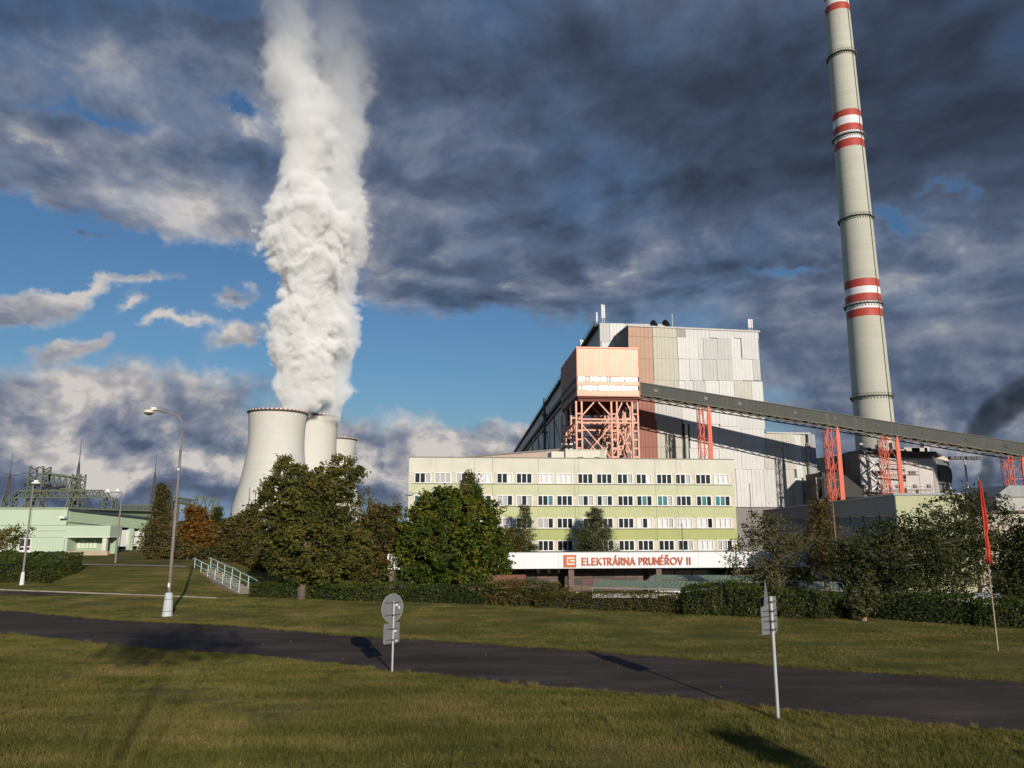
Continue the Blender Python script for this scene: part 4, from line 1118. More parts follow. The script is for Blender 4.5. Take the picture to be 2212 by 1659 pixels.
def pl_pts(rows, d_, k=1.0):
    out = []
    for y_, xl, xr in sorted(rows, key=lambda q: -q[0]):
        a = P(xl, y_, d_); b_ = P(xr, y_, d_)
        out.append((a.z, (a.x + b_.x) / 2, d_, (b_.x - a.x) / 2 * k))
    return out
shaded_steam_rows = None
rowsA = [(900, 612, 664), (876, 608, 690), (850, 606, 714), (800, 602, 716), (750, 582, 722), (690, 592, 738), (640, 606, 730), (590, 596, 748), (540, 572, 742), (490, 582, 762), (440, 588, 716), (400, 596, 706), (350, 606, 720),
         (300, 606, 736), (250, 594, 736), (200, 568, 722), (150, 556, 694), (90, 558, 684), (0, 564, 704), (-60, 570, 720)]
rowsB = [(905, 678, 732), (860, 682, 744), (800, 688, 754), (720, 688, 766), (600, 688, 762), (520, 692, 784), (450, 688, 786), (400, 688, 778), (300, 688, 786), (240, 690, 796), (150, 664, 800), (50, 650, 800), (-60, 650, 790)]
plume('steam', (-305, 672, 104), (-118, 832, 618), (112, 88, 300), [(1.0, pl_pts(rowsA, 738, 1.06)), (.36, pl_pts(rowsB, 768, 1.25))], (.994, .992, .988), .19,
      'tall billowing white steam column rising out of the cooling towers', 'steam', thin_top=.045, an=-.3)

sr = [(1090, 2125, 2140, 0), (1040, 2112, 2140, 0), (1000, 2120, 2150, 0), (965, 2118, 2150, 0), (935, 2090, 2160, 0), (900, 2105, 2200, 0), (870, 2120, 2250, 0), (840, 2150, 2320, 0), (810, 2200, 2400, 0)]
pts_s = []
for y_, xl, xr, _ in sr:
    a, b_ = P(xl, y_, 1500), P(xr, y_, 1500); pts_s.append((a.z, (a.x + b_.x) / 2, 1500, (b_.x - a.x) / 2 * 1.05))
plume('shaded_steam', (840, 1400, 20), (1260, 1600, 330), (84, 40, 62), [(1.0, pts_s)], (.20, .25, .34), .075, 'steam drifting right behind the conveyor, shade put into its dark blue-grey colour', 'shaded_steam', big=55, fine=24, thin_top=.8, seed=50.0)  # steam in shade: the dark absorbing colour stands in for the shade
# ================================================================ duct housing and silo at the foot of the chimney
sd = 237.0
K_ = .79
silo = thing('filter_house', 'white faceted filter housing with dark hopper and zigzag stair at the foot of the chimney', 'industrial building', (P(1990, 1064, sd).x, sd, GO))
def S(u, v, d_=300.0): return P(*c6(u, v), d_ * K_)
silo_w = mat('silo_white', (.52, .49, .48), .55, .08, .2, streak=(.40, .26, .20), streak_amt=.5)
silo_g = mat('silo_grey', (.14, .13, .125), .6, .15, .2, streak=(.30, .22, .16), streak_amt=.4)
silo_d = mat('silo_dark', (.018, .015, .015), .6, .2)
def wallq(mb, pts_top, pts_bot):
    pass
# plan outline of the faceted body, near face wide
f0, f1 = S(1015, 560, 290), S(1550, 560, 296); c0 = S(935, 560, 297); c00 = S(880, 560, 312); c1 = S(1600, 560, 312)
plan = [(c00.x, 330 * K_), (c00.x, 312 * K_), (c0.x, 297 * K_), (f0.x, 290 * K_), (f1.x, 296 * K_), (c1.x, 312 * K_), (c1.x, 335 * K_)]
zt_ = S(1200, 412, 292).z; zb_ = S(1200, 703, 292).z
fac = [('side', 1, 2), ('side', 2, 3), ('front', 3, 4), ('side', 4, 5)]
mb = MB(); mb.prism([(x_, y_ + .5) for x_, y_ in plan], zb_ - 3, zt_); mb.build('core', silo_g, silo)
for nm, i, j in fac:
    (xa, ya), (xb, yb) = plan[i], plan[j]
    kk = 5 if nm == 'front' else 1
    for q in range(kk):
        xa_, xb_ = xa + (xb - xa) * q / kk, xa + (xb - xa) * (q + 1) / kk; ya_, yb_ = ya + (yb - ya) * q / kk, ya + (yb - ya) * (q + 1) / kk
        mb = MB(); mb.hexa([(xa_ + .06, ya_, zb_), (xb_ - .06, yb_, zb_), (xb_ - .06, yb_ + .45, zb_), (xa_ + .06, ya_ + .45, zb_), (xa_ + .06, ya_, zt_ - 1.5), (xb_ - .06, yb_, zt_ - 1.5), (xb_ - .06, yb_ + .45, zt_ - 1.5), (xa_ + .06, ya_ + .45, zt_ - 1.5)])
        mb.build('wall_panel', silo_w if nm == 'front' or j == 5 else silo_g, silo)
mb = MB(); pl2 = [(c00.x - 1, 340 * K_), (c00.x - 1, 310 * K_), (c0.x, 296 * K_), (f0.x, 289 * K_), (f1.x + 1, 295 * K_), (c1.x + 1, 311 * K_), (c1.x, 340 * K_)]
mb.prism(pl2, zt_ + .003, zt_ + .7); mb.build('roof', mat('silo_roof', (.10, .10, .11), .7), silo)
# roof clutter
mb = MB()
for u, w_, h_ in ((1020, 1, 3), (1060, 2.5, 1.6), (1110, 5, 1.2), (1150, .5, 2.6), (1310, 3, 1), (1385, 5, 1.6), (1440, 5, 1.5), (1495, 1.6, 2.4), (1250, .4, 3.2), (1180, .4, 2)):
    x_ = S(u, 400, 300).x; mb.box(x_ - w_ / 2, x_ + w_ / 2, 299 * K_, 302 * K_, zt_ + .7, zt_ + .7 + h_)
mb.build('roof_unit', mat('roof_unit_pale', (.5, .48, .42), .7), silo, kind='stuff')
# walkways and the zigzag stair
stw = mat('stair_grey', (.42, .44, .43), .5, metal=.3)
mb = MB()
for (u0, v0, u1, v1) in ((1125, 572, 1440, 572), (1035, 682, 1540, 682), (1035, 716, 1540, 716), (1230, 495, 1430, 495)):
    a, b_ = S(u0, v0, 288), S(u1, v1, 288); mb.beam(a, b_, .9, .25); mb.beam(a + Vector((0, -.4, 1)), b_ + Vector((0, -.4, 1)), .1)
    k_ = int((b_ - a).length / 2)
    for q in range(k_ + 1):
        p_ = a.lerp(b_, q / k_); mb.beam(p_ + Vector((0, -.4, 0)), p_ + Vector((0, -.4, 1)), .08)
mb.build('walkway', mat('walkway_rust', (.20, .13, .10), .7), silo)
mb = MB()
for (u0, v0, u1, v1) in ((1070, 550, 1140, 488), (1140, 488, 1200, 560), (1060, 560, 1150, 635), (1150, 635, 1085, 690), (1195, 670, 1140, 722), (1040, 430, 1115, 490)):
    a, b_ = S(u0, v0, 287), S(u1, v1, 287); mb.beam(a, b_, 1.0, .5); mb.beam(a + Vector((0, -.5, 1)), b_ + Vector((0, -.5, 1)), .14)
mb.build('stair', stw, silo)
mb = MB()
for (u, v) in ((1140, 555), (1165, 555), (1385, 555), (1410, 555), (1048, 655), (1170, 655), (1290, 655), (1418, 655), (1520, 655)):
    a = S(u, v, 289); mb.box(a.x - .45, a.x + .45, a.y - .2, a.y + .6, a.z - .55, a.z + .55)
mb.build('hatch', mat('hatch_brown', (.22, .16, .14), .6), silo, kind='stuff')
# big elbow duct on the right, open-mouthed hopper on the left
mb = MB(); e0, e1 = S(1555, 500, 312), S(1600, 560, 306)
cx_ = S(1590, 560, 306)
ex_, ez_ = S(1690, 560, 306).x - cx_.x, 0
poly = []
for q in [(1545, 445), (1600, 455), (1650, 490), (1682, 535), (1690, 580), (1685, 640), (1660, 690), (1580, 690), (1572, 640), (1600, 570), (1585, 545), (1548, 535)]:
    a = S(*q, 306); poly.append((a.x, a.z))
mb.plate(poly[::-1], 306 * K_, 318 * K_); mb.build('duct', mat('duct_shade_grey', (.085, .09, .08), .5, .15, .1, streak=(.20, .16, .12), streak_amt=.3), silo)  # base colour darkened to carry the shade on the elbow
mb = MB(); poly = [(S(*q, 286).x, S(*q, 286).z) for q in [(720, 555), (860, 552), (905, 575), (1032, 675), (1032, 735), (700, 740), (730, 650)]]
mb.plate(poly[::-1], 286 * K_, 300 * K_); mb.build('hopper', silo_d, silo)
mb = MB(); poly = [(S(*q, 310).x, S(*q, 310).z) for q in [(686, 452), (880, 425), (1000, 400), (1000, 560), (700, 560)]]
mb.plate(poly[::-1], 310 * K_, 325 * K_); mb.build('rear_wall', mat('sunlit_beige', (.50, .44, .34), .7, .2, .2), silo)
mb = MB(); a = S(742, 600, 284); b_ = S(745, 760, 284); mb.box(a.x - .2, a.x + .2, a.y, a.y + .5, b_.z - 8, a.z); mb.box(a.x - 2.2, a.x + .3, a.y - .1, a.y + .6, a.z, a.z + .4); mb.box(a.x - 2.0, a.x - 1.7, a.y, a.y + .5, b_.z - 8, a.z)
mb.build('portal_frame', mat('pale_frame', (.32, .30, .27), .6), silo)
mb = MB()
for q in (-20, -4, 12, 26): mb.box(f0.x + 10 + q, f0.x + 11.6 + q, 300 * K_, 302 * K_, GO, zb_ - 3)
mb.build('support', silo_g, silo)
for q, (u, v, w_) in enumerate([(1545, 470, 7), (1600, 480, 5)]):
    a = S(u, v - 30, 312); mb = MB(); mb.tube([(a.x, a.y, zb_), (a.x, a.y, a.z)], w_ / 2, 14); mb.build('vessel', mat('sunlit_vessel', (.62, .56, .45), .5), silo, smooth=False)

# far light mast
a = P(2097.6, 1120, 240); tpp = P(2087, 990, 240)
mast = thing('floodlight_mast', 'tall thin floodlight mast with dark lamp ring, right of the filter housing', 'light mast', (a.x, a.y, GO))
mb = MB(); mb.tube([(a.x, a.y, GO), (a.x, a.y, tpp.z)], [.55, .3], 8); mb.build('pole', mat('pale_steel', None), mast)
mb = MB()
mb.box(a.x - 4.8, a.x + 4.8, a.y - .3, a.y + .3, tpp.z, tpp.z + .35)
for q in (-4.2, -2.6, -1, 1, 2.6, 4.2): mb.box(a.x + q - .7, a.x + q + .7, a.y - .9, a.y + .9, tpp.z + .1 - .5, tpp.z + .6)
mb.build('lamp_ring', mat('lamp_dark', (.05, .05, .06), .5), mast)

# ================================================================ low grey hall with its yellow-green end wall
gd = 80.0
pg = P(1933, 1070, gd); GYAW = math.radians(-12.4)
gh = thing('low_workshop', 'low workshop behind the bushes with a shaded grey side and a sunlit yellow-green end wall', 'building', (pg.x, pg.y, GO), GYAW)
gzt = pg.z
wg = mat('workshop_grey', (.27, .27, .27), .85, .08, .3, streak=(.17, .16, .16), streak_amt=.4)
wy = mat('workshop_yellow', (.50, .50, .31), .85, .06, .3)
LL = 128.0
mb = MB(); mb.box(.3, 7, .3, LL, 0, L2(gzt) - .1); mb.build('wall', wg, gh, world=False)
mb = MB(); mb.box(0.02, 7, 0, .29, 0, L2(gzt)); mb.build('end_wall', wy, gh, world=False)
nseg = 16
for k in range(nseg):
    y0_, y1_ = .31 + (LL - .4) * k / nseg, .31 + (LL - .4) * (k + 1) / nseg - .05
    for (z0_, z1_) in ((0, 3.9), (5.4, L2(gzt) - 3.6), (L2(gzt) - 2.05, L2(gzt))):
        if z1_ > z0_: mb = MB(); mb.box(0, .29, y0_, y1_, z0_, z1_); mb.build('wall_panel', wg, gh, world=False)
for (z0_, z1_) in ((3.9, 5.4), (L2(gzt) - 3.6, L2(gzt) - 2.05)):
    yy = .6
    while yy < LL - 4:
        mb = MB(); ww_ = 6.2
        for q in range(9): mb.box(.08, .2, yy + q * ww_ / 8 - .05, yy + q * ww_ / 8 + .05, z0_ + .12, z1_ - .12)
        mb.box(.07, .21, yy, yy + ww_, z0_ + .02, z0_ + .115); mb.box(.07, .21, yy, yy + ww_, z1_ - .115, z1_ - .02)
        wdo = mb.build('window', mat('grey_window_frame', (.45, .45, .44), .5), gh, world=False)
        mb = MB(); mb.box(.21, .25, yy, yy + ww_, z0_ + .02, z1_ - .02); mb.build('pane', mat('dusty_glass', (.12, .13, .11), .3, .5, 1.0, spec=.8), wdo, world=False)
        yy += 7.6
mb = MB(); mb.box(-.15, 7.1, -.12, LL, L2(gzt) + .003, L2(gzt) + .22); mb.build('roof_edge', mat('zinc_edge', (.33, .35, .37), .5), gh, world=False)
mb = MB(); mb.box(-.08, .02, -.08, -.003, 0, L2(gzt)); mb.build('corner_trim', mat('green_trim', None), gh, world=False)

# white hall and sheds far right behind the bushes
a = P(2105, 1108, 92)
rb = thing('cream_shed', 'pale cream building with tall windows showing behind the bushes near the red flag', 'building', (a.x, a.y, GO), math.radians(-8))
mb = MB(); mb.box(0, 22, .2, 14, 0, a.z - GO); mb.build('wall', mat('cream_shed_wall', (.48, .42, .33), .8, .1), rb, world=False)
for q in range(5):
    mb = MB(); mb.box(1 + q * 4, 1.15 + q * 4, .1, .18, 1, 4.6); mb.box(3.3 + q * 4, 3.45 + q * 4, .1, .18, 1, 4.6); mb.box(1.15 + q * 4, 3.3 + q * 4, .1, .18, 4.45, 4.6); mb.box(2.2 + q * 4, 2.3 + q * 4, .1, .18, 1, 4.45)
    wdo = mb.build('window', white_fr, rb, world=False); mb = MB(); mb.box(1.15 + q * 4, 3.3 + q * 4, .15, .19, 1, 4.45); mb.build('pane', glass_dark, wdo, world=False)
mb = MB(); mb.box(-.3, 22.3, -.2, 14.2, a.z - GO + .003, a.z - GO + .3); mb.build('roof', mat('rust_roof', (.18, .12, .09), .8), rb, world=False)
a = P(2150, 1062, 170)
rb = thing('grey_shed', 'white gabled shed beside the last conveyor trestle at the right edge', 'building', (a.x, a.y, GO), 0)
mb = MB(); mb.box(a.x, a.x + 26, a.y, a.y + 16, GO, a.z - 1.2); mb.build('wall', mat('white_shed_wall', (.42, .40, .38), .7, .1), rb)
mb = MB(); mb.plate([(a.x - .5, a.z - 1.19), (a.x + 26, a.z - 1.19), (a.x + 26, a.z + 1.2), (a.x + 3, a.z + 1.4)], a.y - .4, a.y + 16); mb.build('roof', mat('bright_roof', (.28, .29, .30), .6), rb)

# ================================================================ green pavilion on the left mound
pv0 = P(146.5, 1100, 86); zt_g = pv0.z; zg = 1.3
pav = thing('green_pavilion', 'low mint-green building with a recessed porch and tall white windows behind the left hedge', 'building', (pv0.x, pv0.y, zg), math.radians(1.5))
PF = Frame((pv0.x, pv0.y, 0), math.radians(1.5))
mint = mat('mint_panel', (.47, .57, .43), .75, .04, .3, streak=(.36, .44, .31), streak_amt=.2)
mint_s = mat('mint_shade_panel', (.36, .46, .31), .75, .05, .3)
h_g = zt_g - zg
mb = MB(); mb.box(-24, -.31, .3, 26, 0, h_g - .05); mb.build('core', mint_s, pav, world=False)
zrow = [0, PF.hit(80, 1161)[1] - zg, PF.hit(80, 1147)[1] - zg, PF.hit(80, 1135)[1] - zg, h_g]
wnd = [(-60, -30), (-20, 8), (38.5, 67)]
wz0, wz1 = PF.hit(80, 1191)[1] - zg, PF.hit(80, 1162)[1] - zg
for r in range(4):
    x_ = -24
    for k in range(6):
        if r > 0:
            mb = MB(); mb.box(x_ + .02, x_ + 3.98, 0, .299, zrow[r] + .02, zrow[r + 1] - .01); mb.build('wall_panel', mint, pav, world=False)
        x_ += 4
xs_w = [(PF.hit(a_, 1175)[0], PF.hit(b_, 1175)[0]) for a_, b_ in wnd]
xx = -24
for (a_, b_) in xs_w + [(0, 0)]:
    e = a_ if b_ != 0 or a_ != 0 else 0
    mb = MB(); mb.box(xx, min(a_, -.002), 0, .299, 0, zrow[1] - .005); mb.build('wall_panel', mint, pav, world=False)
    if b_ < -.01:
        mb = MB(); mb.box(a_ + .005, b_ - .005, 0, .299, 0, wz0); mb.build('wall_panel', mat('white_plinth', (.72, .70, .68), .7), pav, world=False)
        mb = MB(); t_ = .12
        mb.box(a_ + .01, b_ - .01, .06, .2, wz0 + .002, wz0 + t_); mb.box(a_ + .01, b_ - .01, .06, .2, wz1 - t_, wz1)
        for q in (0, .5, 1): c_ = a_ + .01 + (b_ - a_ - .02 - t_) * q; mb.box(c_, c_ + t_, .06, .2, wz0 + t_ + .001, wz1 - t_ - .001)
        zc_ = wz0 + (wz1 - wz0) * .3; mb.box(a_ + .13, b_ - .13, .07, .19, zc_, zc_ + t_)
        wdo = mb.build('window', white_fr, pav, world=False)
        mb = MB(); mb.box(a_ + .02, b_ - .02, .21, .25, wz0, wz1); mb.build('pane', mat('violet_glass', (.05, .035, .05), .15, .4, 1, spec=.9), wdo, world=False)
    xx = b_
mb = MB(); mb.box(-24.1, .06, -.08, 26, h_g + .003, h_g + .22); mb.build('roof_edge', mat('sage_trim', (.30, .36, .26), .6), pav, world=False)
# side wing running back to the right
far_t = P(318, 1117.5, 97); far_b = P(318, 1199, 97)
A0 = Vector((pv0.x, pv0.y + .35)); A1 = Vector((far_t.x, far_t.y)); dv = (A1 - A0).normalized(); nv_ = Vector((dv.y, -dv.x))     # outward normal to the right/front
wingp = []
def wq(t0, t1, za0, za1, zb0, zb1, m_, nm, off=0.0, th=.25, par=None):
    a = A0.lerp(A1, t0) + nv_ * off; b_ = A0.lerp(A1, t1) + nv_ * off; a2, b2 = a - nv_ * th, b_ - nv_ * th
    mb = MB(); mb.hexa([(a.x, a.y, za0), (b_.x, b_.y, zb0), (b2.x, b2.y, zb0), (a2.x, a2.y, za0), (a.x, a.y, za1), (b_.x, b_.y, zb1), (b2.x, b2.y, zb1), (a2.x, a2.y, za1)])
    o = mb.build(nm, m_, par or sidew)
    return o
sidew = thing('pavilion_hall', 'mint-green wing with dark roof edge and tall white windows beside the porch', 'building', (A0.x, A0.y, zg))
zT0, zT1 = P(148, 1101, 86).z + .15, far_t.z
def zl(z0_, z1_, t): return z0_ + (z1_ - z0_) * t
zF0, zF1 = P(148, 1128, 86).z, P(318, 1144, 97).z
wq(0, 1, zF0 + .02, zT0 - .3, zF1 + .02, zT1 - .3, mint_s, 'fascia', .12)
wq(-.002, 1.002, zT0 - .29, zT0, zT1 - .29, zT1, mat('dark_roof_edge', (.045, .05, .06), .5), 'roof_edge', .3, 1.2)
wq(0, 1, zg, zT0 - .4, zg, zT1 - .4, mat('window_backing', (.05, .045, .05), .3), 'inner_wall', -.9)
# tall windows with piers
def tp(px):
    lo, hi = 0.0, 1.0
    for _ in range(30):
        md = (lo + hi) / 2; q = A0.lerp(A1, md); r_ = Vector((q.x, q.y, 2)) - EYE; u = CX + FPX * r_.x / (r_.y * CP + r_.z * SP)
        if u < px: lo = md
        else: hi = md
    return lo
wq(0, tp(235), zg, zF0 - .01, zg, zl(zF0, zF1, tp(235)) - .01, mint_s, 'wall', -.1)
for k, (xa, xb) in enumerate([(236, 247), (256.5, 276), (286, 300), (303, 316)]):
    def tp(px):
        lo, hi = 0.0, 1.0
        for _ in range(30):
            md = (lo + hi) / 2; q = A0.lerp(A1, md); r_ = Vector((q.x, q.y, 2)) - EYE; u = CX + FPX * r_.x / (r_.y * CP + r_.z * SP)
            if u < px: lo = md
            else: hi = md
        return lo
    ta, tb = tp(xa), tp(xb)
    z0_, z1_ = zg + .5, zl(zF0, zF1, (ta + tb) / 2) - .1
    L_ = (A1 - A0).length
    n_ = 4; prev = None
    fwin = wq(ta, tb, z0_, z0_ + .25, z0_, z0_ + .25, white_fr, 'window', -.2, .1)
    for q in range(n_ + 1):
        t = ta + (tb - ta) * q / n_; wq(t - .12 / L_, t + .12 / L_, z0_ + .26, z1_ - .2, z0_ + .26, z1_ - .2, white_fr, 'mullion', -.2, .1, fwin)
    zm = (z0_ + z1_) / 2
    for q in range(n_):
        t0_, t1_ = ta + (tb - ta) * q / n_, ta + (tb - ta) * (q + 1) / n_
        wq(t0_, t1_, z0_ + .26, z1_ - .2, z0_ + .26, z1_ - .2, [glass_dark, blind, glass_dark, blind][(q + k) % 4], 'pane', -.31, .04, fwin)
for (xa, xb) in ((247.5, 256), (277, 285), (300.5, 302.5)):
    wq(tp(xa), tp(xb), zg, zl(zF0, zF1, tp(xa)) - .02, zg, zl(zF0, zF1, tp(xb)) - .02, mint, 'pilaster', .15, .5)
# porch canopy
pc0, pc1 = P(142, 1135.5, 83), P(239, 1135.5, 83); pcb = P(190, 1159.5, 83).z
porch = thing('porch', 'projecting mint-green porch roof over a shaded entrance recess of the pavilion', 'porch', (pc0.x, pc0.y, zg))
mb = MB(); mb.box(pc0.x, pc1.x, 83, 85.5, pcb, pc0.z); mb.build('canopy', mint, porch)
mb = MB(); mb.box(pc0.x - .05, pc1.x + .05, 82.95, 85.5, pcb - .08, pcb - .003); mb.build('soffit_edge', white_fr, porch)
pb0 = P(142, 1196, 83).z
mb = MB(); mb.box(pc0.x + .1, pc1.x - .3, 85.0, 85.3, zg, pcb - .09); mb.build('wall', mint_s, porch)
mb = MB(); mb.box(pc1.x - .8, pc1.x - .35, 83.1, 83.5, zg, pcb - .081); mb.build('post', mat('cream_post', (.6, .62, .48), .7), porch)
mb = MB(); mb.box(pc0.x + .02, pc0.x + .3, 83.1, 84.99, zg, pcb - .081); mb.build('post', mint, porch)
mb = MB()
for q in range(7):
    c_ = P(154 + q * 8.6, 1172, 84.9).x; hh = .9 - .1 * (q % 3); zb2_ = P(154, 1184, 84.9).z; mb.box(c_ - .18, c_ + .18, 84.9, 84.99, zb2_, zb2_ + hh)
mb.build('wall_light', mat('pale_panel_small', (.6, .68, .55), .6), porch, kind='stuff')
mb = MB(); e0 = P(142, 1203, 81).x; e1 = P(231, 1203, 81).x; mb.box(e0, e1, 81, 81.5, zg - .3, zg + .45); mb.build('terrace_wall', mat('pinkish_concrete', (.46, .36, .27), .8, .15, 1), porch)
mb = MB(); c_ = P(143.5, 1118, 85.9); mb.box(c_.x - .5, c_.x + .1, 85.3, 85.9, c_.z - .1, c_.z + .15)
mb.build('camera', white_fr, pav); bpy.data.objects['camera.001'].name = 'security_camera' if 'camera.001' in bpy.data.objects else 'security_camera'

# ================================================================ switchyard on the far left
yard_g = mat('yard_green_steel', (.115, .135, .09), .6, .15, 1)
def Q(u, v, d_): return P(.33452 * u, 827.6 + .33452 * v, d_)
def truss_gantry(name, label, u0, u1, vb, vt, vcb, d_, slope=None):
    a, b_ = Q(u0, vb, d_), Q(u1, vb, d_); zt2 = Q(u0, vt, d_).z; zcb = GO
    t = thing(name, label, 'gantry', (a.x, a.y, GO), 0, 'green switchyard gantries')
    mb = MB(); n_ = 12; H2 = zt2 - a.z
    for s_ in (0, 1.6):
        mb.beam((a.x, d_ + s_, a.z), (b_.x, d_ + s_, a.z), .24); mb.beam((a.x + H2 * 1.1, d_ + s_, zt2), (b_.x - H2 * .8, d_ + s_, zt2), .24)
        mb.beam((a.x, d_ + s_, a.z), (a.x + H2 * 1.1, d_ + s_, zt2), .28); mb.beam((b_.x, d_ + s_, a.z), (b_.x - H2 * .8, d_ + s_, zt2), .28)
        L_ = b_.x - a.x - H2 * 1.9
        for k in range(n_):
            x0_ = a.x + H2 * 1.1 + L_ * k / n_; x1_ = x0_ + L_ / n_; mb.beam((x0_, d_ + s_, zt2), ((x0_ + x1_) / 2, d_ + s_, a.z), .18); mb.beam(((x0_ + x1_) / 2, d_ + s_, a.z), (x1_, d_ + s_, zt2), .18)
    mb.build('truss_beam', yard_g, t)
    for q, sg in ((a, 1), (b_, -1)):
        mb = MB(); w_ = 2.2; mb.truss((q.x - sg * .3, d_ + .8, GO), (q.x - sg * .3, d_ + .8, q.z), w_, 1.6, 10, .26); mb.build('column', yard_g, t)
    mb = MB()
    for k in (.3, .62, .8):
        x_ = a.x + (b_.x - a.x) * k; mb.tube([(x_, d_, a.z), (x_ + 1.8, d_ - .5, a.z - 2.6), (x_ + 3.5, d_ - 1, a.z - 3.6)], .16, 5)
    mb.build('insulator', mat('insulator_dark', (.05, .04, .05), .4), t)
truss_gantry('switchyard_gantry', 'long low green lattice gantry above the roof of the mint-green pavilion', 58, 690, 738, 692, 820, 170)
truss_gantry('switchyard_gantry', 'green lattice gantry partly hidden by the dark spruce', 730, 1080, 828, 786, 830, 210)
t = thing('switchyard_portal', 'tallest green lattice portal with a sloping box beam between two towers', 'gantry', (Q(262, 800, 200).x, 200, GO), 0, 'green switchyard gantries')
a, b_ = Q(262, 540, 200), Q(512, 590, 206)
mb = MB(); mb.truss((a.x, 200, GO), (a.x, 200, a.z), 3.6, 3.2, 22, .34); mb.build('column', yard_g, t)
mb = MB(); mb.truss((b_.x, 206, GO), (b_.x, 206, b_.z), 2.4, 2.4, 20, .3); mb.build('column', yard_g, t)
for q, dd in ((a, -7), (b_, -5)):
    mb = MB(); mb.truss((q.x + dd, q.y - 2, GO), (q.x - .6, q.y, Q(262, 640, 200).z - 2), 1.6, 1.4, 14, .26); mb.build('strut', yard_g, t)
c0_, c1_ = Q(270, 622, 200), Q(505, 655, 206)
mb = MB(); mb.truss(c0_, c1_, 3.4, 3.4, 12, .42)
mb.build('box_beam', yard_g, t)
mb = MB()
for (u0, v0, u1, v1) in ((160, 655, 330, 658), (310, 680, 420, 668)): mb.tube([Q(u0, v0, 199), Q(u1, v1, 199)], .35, 6)
mb.build('insulator', mat('insulator_dark', None), t, kind='stuff')
a, b_ = Q(1165, 765, 260), Q(1400, 790, 266)
t = thing('switchyard_portal', 'green lattice box beam between the orange tree and the cooling tower', 'gantry', (a.x, a.y, GO), 0, 'green switchyard gantries')
mb = MB(); mb.truss(Q(1250, 772, 266), b_, 3.6, 4.2, 6, .5); mb.truss(Q(1120, 752, 258), Q(1250, 772, 266), 2.4, 1.6, 6, .4); mb.build('box_beam', yard_g, t)
for q in (Q(1395, 790, 266), Q(1130, 755, 258)):
    mb = MB(); mb.truss((q.x, q.y, GO), q, 2, 2, 12, .4); mb.build('column', yard_g, t)
def mast_(u, vt, vb_, d_, lab):
    top = Q(u, vt, d_); knee = Q(u, vt + (vb_ - vt) * .45, d_)
    t = thing('lattice_mast', lab, 'mast', (top.x, d_, GO), 0, 'dark lightning masts in the switchyard')
    mb = MB(); mb.tube([(top.x, d_, knee.z), (top.x, d_, top.z)], [.16, .07], 5); mb.build('spire', mat('mast_dark', (.10, .085, .09), .6), t)
    mb = MB(); n_ = 16
    for s_ in ((-1, -1), (1, -1), (1, 1), (-1, 1)): mb.beam((top.x + s_[0] * 1.5, d_ + s_[1] * 1.5, GO), (top.x + s_[0] * .1, d_ + s_[1] * .1, knee.z), .16)
    for k in range(n_):
        z0_ = GO + (knee.z - GO) * k / n_; z1_ = GO + (knee.z - GO) * (k + 1) / n_; r0 = 1.5 - 1.4 * k / n_; r1 = 1.5 - 1.4 * (k + 1) / n_
        for s_ in (-1, 1): mb.beam((top.x - s_ * r0, d_ - r0, z0_), (top.x + s_ * r1, d_ - r1, z1_), .09); mb.beam((top.x - r0, d_ - s_ * r0, z0_), (top.x - r1, d_ + s_ * r1, z1_), .09)
    mb.build('lattice', mat('mast_dark', None), t)
mast_(80, 455, 740, 205, 'lattice lightning mast at the far left edge behind the low gantry')
mast_(528, 358, 700, 215, 'tallest lattice lightning mast rising above the green portal')
mast_(1012, 462, 720, 225, 'lattice lightning mast rising behind the dark spruce left of the tall street lamp')
mast_(1117, 540, 720, 240, 'thin lightning mast just left of the tall street lamp pole')
for u_, v_, lb in ((1500, 740, 'left'), (1613, 672, 'middle'), (1652, 690, 'right')):
    top = Q(u_, v_, 300); t = thing('lightning_rod', {'left': 'shortest thin rod standing at the flared foot of the widest cooling tower', 'middle': 'thin rod before the widest cooling tower, left of a close pair', 'right': 'thin rod before the widest cooling tower, right of a close pair'}[lb], 'rod', (top.x, 300, GO), 0, 'thin rods in front of the cooling tower')
    mb = MB(); mb.tube([(top.x, 300, GO), (top.x, 300, top.z)], [.35, .12], 5); mb.build('rod', mat('mast_dark', None), t)
# slack line from the portal to the left
mb = MB(); a, b_ = Q(255, 537, 200), Q(-60, 520, 230); pts = [a.lerp(b_, k / 10) - Vector((0, 0, 3 * math.sin(PI * k / 10))) for k in range(11)]
mb.tube(pts, .07, 4); tag(mb.build('power_line', mat('mast_dark', None)), 'thin sagging wire running left from the tallest green portal', 'wire')
# ================================================================ street lamps
lampgrey = mat('lamp_pole_rusty', (.22, .19, .165), .7, .25, 2.5, (1, 1, .3), col2=(.14, .08, .055), c2amt=.9, bump=.3)
headw = mat('lamp_head_cream', (.72, .69, .58), .45, .08)
foot_c = mat('lamp_foot_concrete', (.50, .55, .56), .85, .12, 3, col2=(.30, .28, .24), c2amt=.5, bump=.5, bscale=15)
base = G(361, 1331)
zt_ = EYE.z; bd = base.y
def at(px, py, d=None): return P(px, py, d or bd)
lamp = thing('street_lamp', 'tall rusty street lamp with curved arm and round cream head on the near lawn', 'street lamp', tuple(base))
mb = MB(); ft = at(364, 1280)
mb.tube([base - Vector((0, 0, .1)), base + Vector((0, 0, .02)), (base.x, base.y, ft.z - .06), (base.x, base.y, ft.z)], [.265, .265, .19, .13], 14)
mb.build('foot', foot_c, lamp, smooth=False)
mb = MB()
for zz in (.25, ft.z - .35):
    r_ = .265 - (.075) * zz / ft.z + .006; mb.lathe([(r_, base.z + zz), (r_, base.z + zz + .03)], 14, (base.x, base.y))
mb.build('foot_band', mat('band_rust', (.20, .14, .10), .7), lamp)
